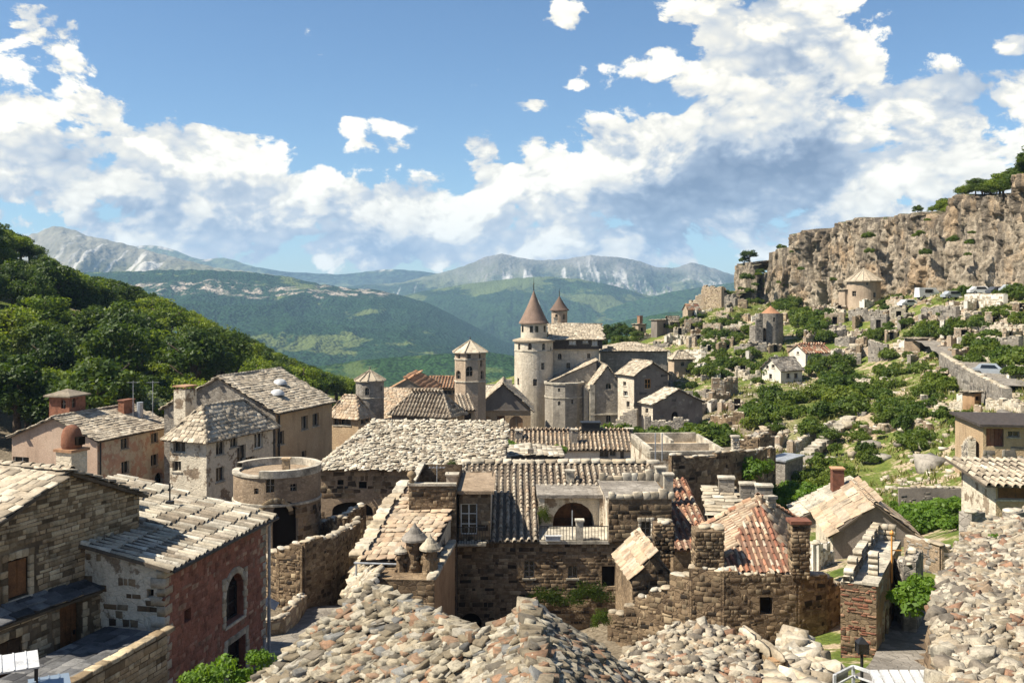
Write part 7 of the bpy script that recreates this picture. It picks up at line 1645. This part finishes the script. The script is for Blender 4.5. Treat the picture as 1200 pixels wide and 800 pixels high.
CB = m_flat('car_paint_white', (.52, .53, .54), .3, .06, spec=.5); CG = m_flat('car_paint_silver', (.42, .45, .48), .3, .05, metal=.4); CK = m_flat('car_paint_dark', (.06, .065, .075), .3, .05)
car('white van parked nearest the round mill house', CB, 1088, 352, .25, True, 4.9)
car('silver car parked right of the white van', CG, 1118, 352, .1)
car('white car on the terrace at the right under the cliff', CB, 1150, 347, -.1)
car('dark car on the terrace beside the white car', CK, 1172, 347, .1)
car('white pickup below the terraces left of the van', CB, 1066, 362, .2)
car('pale blue car on the hillside road', CG, 1162, 442, -.5)
car('small silver car at the far right of the terrace', CG, 1188, 345, .15)
sh = hit(822, 556) ; car('dark car behind the white farmhouse', CK, 822, 556, .2) if False else None

# ------------------------------------------------------------------ trees, shrubs, grass
def leaves(n_cl, per, lsize, seed, flat=1.0, low=.0, open_=.0):
    """crown of leaf sized faces gathered in clumps; unit radius"""
    r = np.random.default_rng(seed); V, Fc, S = [], [], []; off = 0
    for k in range(n_cl):
        d = r.normal(size=3); d /= np.linalg.norm(d)
        if d[2] < -.35 + low: d[2] = abs(d[2]) * .6; d /= np.linalg.norm(d)
        c = d * r.uniform(.45, .82) * (1, 1, flat); cr = r.uniform(.24, .42); tone = r.uniform(0, 1)
        m = per; q = r.normal(size=(m, 3)); q /= np.linalg.norm(q, axis=1)[:, None]; p = c + q * cr * (r.uniform(.25, 1, (m, 1)) ** .5) * (1, 1, .8)
        nrm = q * .9 + r.normal(size=(m, 3)) * .75 + np.array((0, 0, .35)); nrm /= np.linalg.norm(nrm, axis=1)[:, None]
        a = np.cross(nrm, r.normal(size=(m, 3))); a /= np.linalg.norm(a, axis=1)[:, None]; b = np.cross(nrm, a); sz = lsize * r.uniform(.6, 1.3, (m, 1))
        v = np.stack([p - a * sz, p - b * sz * .55, p + a * sz, p + b * sz * .55], 1); V.append(v.reshape(-1, 3)); Fc.append(np.arange(m * 4).reshape(m, 4) + off); off += m * 4
        S.append(np.repeat(np.clip(tone * .6 + r.uniform(0, .4, m), 0, 1), 4))
    return np.concatenate(V), np.concatenate(Fc), np.concatenate(S)
def crown_mesh(name, mat, *a, **k): v, f, s = leaves(*a, **k); return mesh_from(name, v, f, mat, rnd=s)
CR = {m.name: [crown_mesh('crown', m, 30, 130, .062, 300 + i, flat=fl) for i, fl in enumerate((.95, 1.15, .8, 1.0, 1.3))] for m in (M_LEAF,)}
CR[M_LEAFY.name] = [crown_mesh('crown', M_LEAFY, 30, 110, .062, 320 + i, flat=fl) for i, fl in enumerate((.95, 1.1, .85))]
CR[M_LEAF4.name] = [crown_mesh('crown', M_LEAF4, 26, 70, .07, 340, flat=.9)]
SHR = [crown_mesh('foliage', M_LEAF2, 16, 110, .095, 360 + i, flat=fl, low=.25) for i, fl in enumerate((.75, .6, .9, .7))]
SHF = [crown_mesh('foliage', M_LEAF3, 18, 90, .11, 380 + i, flat=fl, low=.25) for i, fl in enumerate((.7, .8))]
TRK = []
for i in range(3):
    r_ = random.Random(i); mb = MB(); mb.tube([(0, 0, -.3), (.02, 0, .5), (.05, .03, 1.1), (.03, .05, 1.7)], [.10, .085, .06, .02], 8)
    for k in range(6):
        a = r_.uniform(0, 6.28); z = r_.uniform(.6, 1.2); mb.tube([(.03, .01, z), (.3 * math.cos(a), .3 * math.sin(a), z + .3), (.62 * math.cos(a), .62 * math.sin(a), z + .55)], [.045, .03, .01], 5)
    TRK.append(mesh_from('trunk', mb.v, mb.f, M_BARK, mb.m, smooth=True))
def tree(x, y, R, h, label, group, mat=M_LEAF, ri=None, cat='tree', zof=0.0, name='broadleaf_tree'):
    z = tz(x, y) + zof; e = tag(empty(name, (x, y, z), random.uniform(0, 6.28)), label, cat, group)
    t = link('trunk', random.choice(TRK), e, Matrix.Diagonal((R, R, h / 1.9, 1)))
    c = link('crown', random.choice(CR[mat.name]), e, Matrix.Translation((0, 0, h * .62)) @ Matrix.Diagonal((R, R * random.uniform(.9, 1.1), h * .42, 1)))
    return e
SKY = np.array([(-60, 235), (0, 264), (30, 282), (60, 306), (100, 322), (150, 334), (200, 355), (250, 380), (300, 402), (340, 421), (390, 438), (440, 456)], float)
nt = 0; cells = []
for gy in np.arange(106, 262, 6.3):
    for gx in np.arange(-165, -22, 6.3):
        x, y = gx + rr_.uniform(-2.4, 2.4), gy + rr_.uniform(-2.4, 2.4); cells.append((x, y))
zz_ = terr(cells)
for (x, y), z in zip(cells, zz_):
    px = 600 + x / y * F
    if px < -70 or px > 425: continue
    if px > 200 and y < 118 + (px - 200) * .40: continue
    R = rr_.choice((rr_.uniform(2.6, 3.8), rr_.uniform(3.6, 6.0))); h_t = R * rr_.uniform(1.7, 2.3); pyt = HOR - (z + h_t - ZC) / y * F; lim = np.interp(px, SKY[:, 0], SKY[:, 1])
    if pyt < lim:
        h_t = (HOR - lim) / F * y + ZC - z
        if h_t < 2.6: continue
        R = min(R, h_t * .6)
    nt += 1; li = rr_.random() < .36
    zone = ('on the skyline of the left wood' if pyt < lim + 14 else 'in the upper left wood' if pyt < lim + 60 else 'low in the left wood')
    part_ = 'at the left edge' if px < 90 else 'above the pink house' if px < 200 else 'above the tan house' if px < 320 else 'at its right end'
    tree(x, y, R, h_t, 'green tree %s, %s' % (zone, part_) if not li else 'yellow green tree %s, %s' % (zone, part_), 'left wood %strees %s, %s' % ('light ' if li else '', zone, part_), M_LEAFY if li else M_LEAF)
for (px, py, R, mat, lab) in ((165, 470, 4.0, M_LEAF4, 'silvery grey leaved tree at the foot of the left wood'), (115, 478, 3.9, M_LEAF, 'dark rounded tree beside the silvery tree at the foot of the wood'), (20, 478, 5.0, M_LEAF, 'broad tree at the left edge behind the pink house'), (62, 470, 4.2, M_LEAF, 'tree right behind the brick turret of the pink house')):
    y = 107.; x = X(px, y); tree(x, y, R, R * 1.9, lab, None, mat)
# tall thin aerial masts are left to the roofs; shrubs of the right slope
CL_S = [(975, 445, 22, 18, 15, 2.6, 'in the thicket above the stair'),
        (930, 482, 42, 18, 19, 2.0, 'in the big thicket below the white stone house'),
        (898, 490, 22, 18, 14, 2.2, 'left of the big thicket by the gully'),
        (1012, 460, 42, 22, 18, 1.8, 'in the thicket right of the white house'),
        (1060, 440, 36, 18, 14, 1.8, 'left of the hillside road'),
        (1040, 488, 24, 18, 14, 1.7, 'on the grass below the road'),
        (1082, 500, 44, 24, 20, 1.4, 'on the lower grass right of the stair'),
        (1000, 522, 40, 16, 14, 1.2, 'beside the white stair'),
        (985, 470, 20, 14, 10, 2.4, 'above the white stair'),
        (960, 560, 28, 14, 14, 1.3, 'behind the grey gable house chimney'),
        (1150, 418, 22, 20, 12, 2.2, 'below the long terrace wall by the road'),
        (1186, 425, 14, 18, 9, 2.2, 'at the right edge by the road'),
        (1075, 395, 32, 12, 16, 2.0, 'below the parked cars'),
        (1030, 398, 22, 10, 12, 1.9, 'below the round mill house'),
        (945, 382, 26, 12, 18, 2.4, 'between red capped tower and cliff'),
        (962, 396, 20, 10, 10, 2.2, 'right of the red capped tower'),
        (880, 395, 16, 10, 9, 2.0, 'left of the red capped tower'),
        (842, 402, 22, 10, 12, 2.0, 'below the ridge castle'),
        (868, 432, 28, 14, 17, 2.0, 'above the gully ruins'),
        (828, 436, 14, 10, 8, 2.0, 'right of the castle cottage'),
        (812, 462, 8, 8, 4, 1.8, 'beside the low dark gable house'),
        (912, 362, 16, 10, 9, 2.2, 'at the cliff foot left of the mill house'),
        (800, 382, 30, 8, 10, 2.0, 'on the ridge by the small cottages'),
        (1132, 382, 32, 12, 14, 1.9, 'in the upper right ruins'),
        (1180, 372, 20, 10, 8, 1.8, 'under the whitewashed terrace wall'),
        (1106, 420, 8, 6, 3, 1.5, 'at the top of the road'),
        (1135, 500, 10, 14, 6, 1.5, 'left of the flat roofed house'),
        (990, 350, 20, 6, 8, 1.8, 'beside the round mill house'),
        (1040, 358, 18, 6, 7, 1.8, 'right of the round mill house'),
        (1120, 345, 20, 5, 6, 1.8, 'by the parked cars'),
        (1190, 348, 10, 5, 4, 2.0, 'at the right end of the terrace'),
        (900, 440, 12, 10, 7, 2.0, 'left of the white stone house'),
        (1105, 460, 20, 12, 8, 1.6, 'under the retaining wall'),
        (860, 380, 14, 8, 8, 2., 'under the ridge castle wall'),
        (930, 372, 14, 6, 8, 2., 'above the red capped tower')]
ns = 0
def shrub(p, R, label, group, pool=SHR, name='shrub'):
    o = link(name, rr_.choice(pool), None, Matrix.Translation((p.x, p.y, p.z + R * .25)) @ Matrix.Rotation(rr_.uniform(0, 6.28), 4, 'Z') @ Matrix.Diagonal((R, R * rr_.uniform(.8, 1.1), R * rr_.uniform(.75, 1.1), 1))); tag(o, label, 'shrub', group)
for (px, py, rx, ry, n, sz, where) in CL_S:
    for k in range(int(n * .80)):
        a, b = rr_.gauss(0, .55), rr_.gauss(0, .55); q = hit(px + a * rx, py + b * ry)
        if q is None or q.y > 245: continue
        shrub(q, sz * rr_.uniform(.55, 1.2), 'green shrub ' + where, 'shrubs ' + where); ns += 1
for k in range(30):   # bright bushes in the hollow by the grey gable house
    px, py = (rr_.uniform(1062, 1135), rr_.uniform(598, 622)) if k < 18 else (rr_.uniform(905, 975), rr_.uniform(575, 600)); q = hit(px, py)
    if q: shrub(q, rr_.uniform(.8, 1.5), 'bright green bush ' + ('in the hollow right of the grey gable house' if k < 18 else 'left of the grey gable house chimney'), 'bright bushes ' + ('right' if k < 18 else 'left') + ' of the grey gable house', SHF, 'bush')
for k in range(26):
    px = rr_.uniform(715, 850); D__ = rr_.uniform(104, 117); x = X(px, D__); shrub(Vector((x, D__, max(tz(x, D__), Z(524, D__)))), rr_.uniform(1.8, 2.9), 'dark green bush in the row below the castle houses', 'bush row below the castle', SHR, 'hedge_bush')
for k in range(9):
    px = rr_.uniform(700, 748); D__ = rr_.uniform(205, 240); x = X(px, D__); tree(x, D__, rr_.uniform(1.8, 2.6), rr_.uniform(3.6, 5.2), 'dark tree behind the castle hall', 'trees behind the castle')
i_ct = np.linspace(0, len(CLIFF_TOP) - 1, 400).astype(int)
for k in range(330):   # trees along the cliff top
    j = rr_.choice(i_ct); p = CLIFF_TOP[j]; px = 600 + p[0] / p[1] * F
    if px < 1050 or px > 1225 or (px < 1108 and rr_.random() < .55): continue
    bk = rr_.uniform(1.5, 9); x, y = p[0] - CLIFF_N[j][0] * bk, p[1] - CLIFF_N[j][1] * bk; hh = rr_.uniform(1.6, 3.2) + max(0, (px - 1105) / 90) * 2.2
    e = tag(empty('broadleaf_tree', (x, y, p[2] + bk * .05 - .4), rr_.uniform(0, 6)), 'bushy tree on the cliff top ' + ('at the right edge' if px > 1150 else 'above the step in the rim' if px > 1105 else 'over the long level rim'), 'tree', 'cliff top trees ' + ('right edge' if px > 1150 else 'rim step' if px > 1105 else 'level rim'))
    link('trunk', TRK[k % 3], e, Matrix.Diagonal((hh * .5, hh * .5, hh / 2.0, 1))); link('crown', rr_.choice(CR[M_LEAF.name] + CR[M_LEAFY.name]), e, Matrix.Translation((0, 0, hh * .6)) @ Matrix.Diagonal((hh * .62, hh * .62, hh * .48, 1)))
for (px, py, D__, hh) in ((878, 308, 246, 3.6), (872, 311, 247, 2.6), (891, 322, 240, 2.0)):
    p = P(px, py, D__); e = tag(empty('broadleaf_tree', (p.x, p.y, p.z - .6)), 'small tree on the crag at the left end of the cliff', 'tree', 'trees on the crag'); link('trunk', TRK[0], e, Matrix.Diagonal((hh * .4, hh * .4, hh / 2.0, 1))); link('crown', rr_.choice(CR[M_LEAF.name]), e, Matrix.Translation((0, 0, hh * .7)) @ Matrix.Diagonal((hh * .7, hh * .6, hh * .4, 1)))
for k in range(26):   # shrubs round the crags at the cliff's left end
    D__ = rr_.uniform(233, 250); p = P(rr_.uniform(852, 926), rr_.uniform(322, 366), D__); shrub(p, rr_.uniform(.9, 2.0), 'shrub on the crags at the left end of the cliff', 'shrubs on the crags', SHR, 'cliff_plant')
for k in range(40):   # shrubs rooted on the cliff
    j = rr_.randrange(20, 560); p = CLIFF_TOP[j]; px = 600 + p[0] / p[1] * F
    if px > 930 and rr_.random() < .6: continue
    zz = p[2] - rr_.uniform(3, 14); shrub(Vector((p[0] + CLIFF_N[j][0] * 3.2, p[1] + CLIFF_N[j][1] * 3.2, zz)), rr_.uniform(.6, 1.4), 'small shrub clinging to the cliff face', 'shrubs on the cliff', SHR, 'cliff_plant')
# roof aerials
for (px, py, D__, lab) in ((156, 446, 84, 'thin television aerial on the pink house roof, left of the chimney'), (179, 446, 84, 'thin television aerial on the pink house roof by the vent pipe'), (668, 500, 97, 'television aerial on the white farmhouse'), (512, 545, 60, 'aerial mast at the left end of the central roof')):
    p = P(px, py, D__); e = tag(empty('aerial', (p.x, p.y, p.z - 2.6)), lab, 'aerial'); mb = MB(); mb.tube([(0, 0, -.5), (0, 0, 2.6)], .03, 6); mb.build('mast', [M_ZINC], e); mb = MB(); mb.bar((-.5, 0, 2.45), (.5, .1, 2.45), .03); mb.build('boom', [M_ZINC], e)
    for k in range(5): mb = MB(); mb.bar((-.45 + k * .22, -.28, 2.47), (-.45 + k * .22, .3, 2.47), .02); mb.build('element', [M_ZINC], e)
# bushes near: bottom left, ivy on the central wall, planters
LEAFN = [crown_mesh('foliage', M_LEAF3, 20, 60, .10, 400 + i, flat=.9) for i in range(2)]
for k, (px, py, D__, R, lab) in enumerate(((262, 800, 27, .85, 'bright green bush at the bottom edge below the red house'), (305, 778, 29, .5, 'yellow green sprig right of the bush below the red house'), (235, 802, 26, .6, 'green bush against the foot of the red wall'))):
    p = P(px, py, D__); o = link('bush', LEAFN[k % 2], None, Matrix.Translation(p) @ Matrix.Diagonal((R, R, R, 1))); tag(o, lab, 'bush')
IV = crown_mesh('ivy', M_LEAF2, 30, 60, .06, 420, flat=1.0)
for (px, py, D__, sx, sz_, lab) in ((640, 705, 55.75, 1.5, 1.0, 'dark ivy spreading over the central facade, left mass'), (690, 700, 55.75, 1.4, 1.1, 'dark ivy spreading over the central facade, right mass'), (636, 608, 58.9, .5, .9, 'climbing plant on the left pier of the loggia'), (704, 728, 43.5, .5, .7, 'bright climber at the left corner of the ruined house'), (530, 545, 63, .4, .4, 'tuft of weed at the left end of the roof crest')):
    o = link('climbing_ivy', IV, None, Matrix.Translation(P(px, py, D__)) @ Matrix.Diagonal((sx, .22, sz_, 1))); tag(o, lab, 'ivy')
for (px, py, D__, R, lab) in ((1075, 705, 37, 1.1, 'bush with pale leaves in the yard right of the arched ruin'), (1082, 690, 38.5, .8, 'smaller bush behind the pale leaved bush in the yard'), (1172, 640, 25, .45, 'green tuft on top of the stone heap'), (590, 524, 88, 1.2, 'bright green garden bush left of the small grey gable'), (655, 528, 86, .8, 'bright green garden bush right of the small grey gable'), (885, 552, 72, 1.5, 'round bush in front of the dark crenellated wall')):
    o = link('bush', rr_.choice(SHF), None, Matrix.Translation(P(px, py, D__)) @ Matrix.Diagonal((R, R, R, 1))); tag(o, lab, 'bush')
# grass and low growth of the slope: one mass nobody could count
n = 15000; gx = rng.uniform(25, 150, n); gyy = rng.uniform(62, 240, n); px = 600 + gx / gyy * F; k = (px > 790) & (px < 1260) & (fbm(np.c_[gx, gyy] * .12, 91, 3) > .44); gx, gyy = gx[k], gyy[k]; gz = ground_z(np.c_[gx, gyy])
V, Fc, S = [], [], []; off = 0
for j in range(6):
    a = rng.uniform(0, 2 * np.pi, len(gx)); w = rng.uniform(.06, .14, len(gx)); hh = rng.uniform(.2, .65, len(gx)); ox, oy = rng.normal(0, .3, len(gx)), rng.normal(0, .3, len(gx)); c = np.c_[gx + ox, gyy + oy, gz]
    d = np.c_[np.cos(a), np.sin(a), a * 0]; tipv = c + np.c_[rng.normal(0, .18, len(gx)), rng.normal(0, .18, len(gx)), hh]; V.append(np.stack([c - d * w[:, None], c + d * w[:, None], tipv], 1).reshape(-1, 3)); Fc.append(np.arange(len(gx) * 3).reshape(-1, 3) + off); off += len(gx) * 3; S.append(np.repeat(rng.uniform(0, 1, len(gx)), 3))
o = link('grass', mesh_from('grass', np.concatenate(V), np.concatenate(Fc), M_GRASSL, rnd=np.concatenate(S))); tag(o, 'grass tufts over the right hillside', 'grass', kind='stuff')
print('TREES', nt, 'SHRUBS', ns)
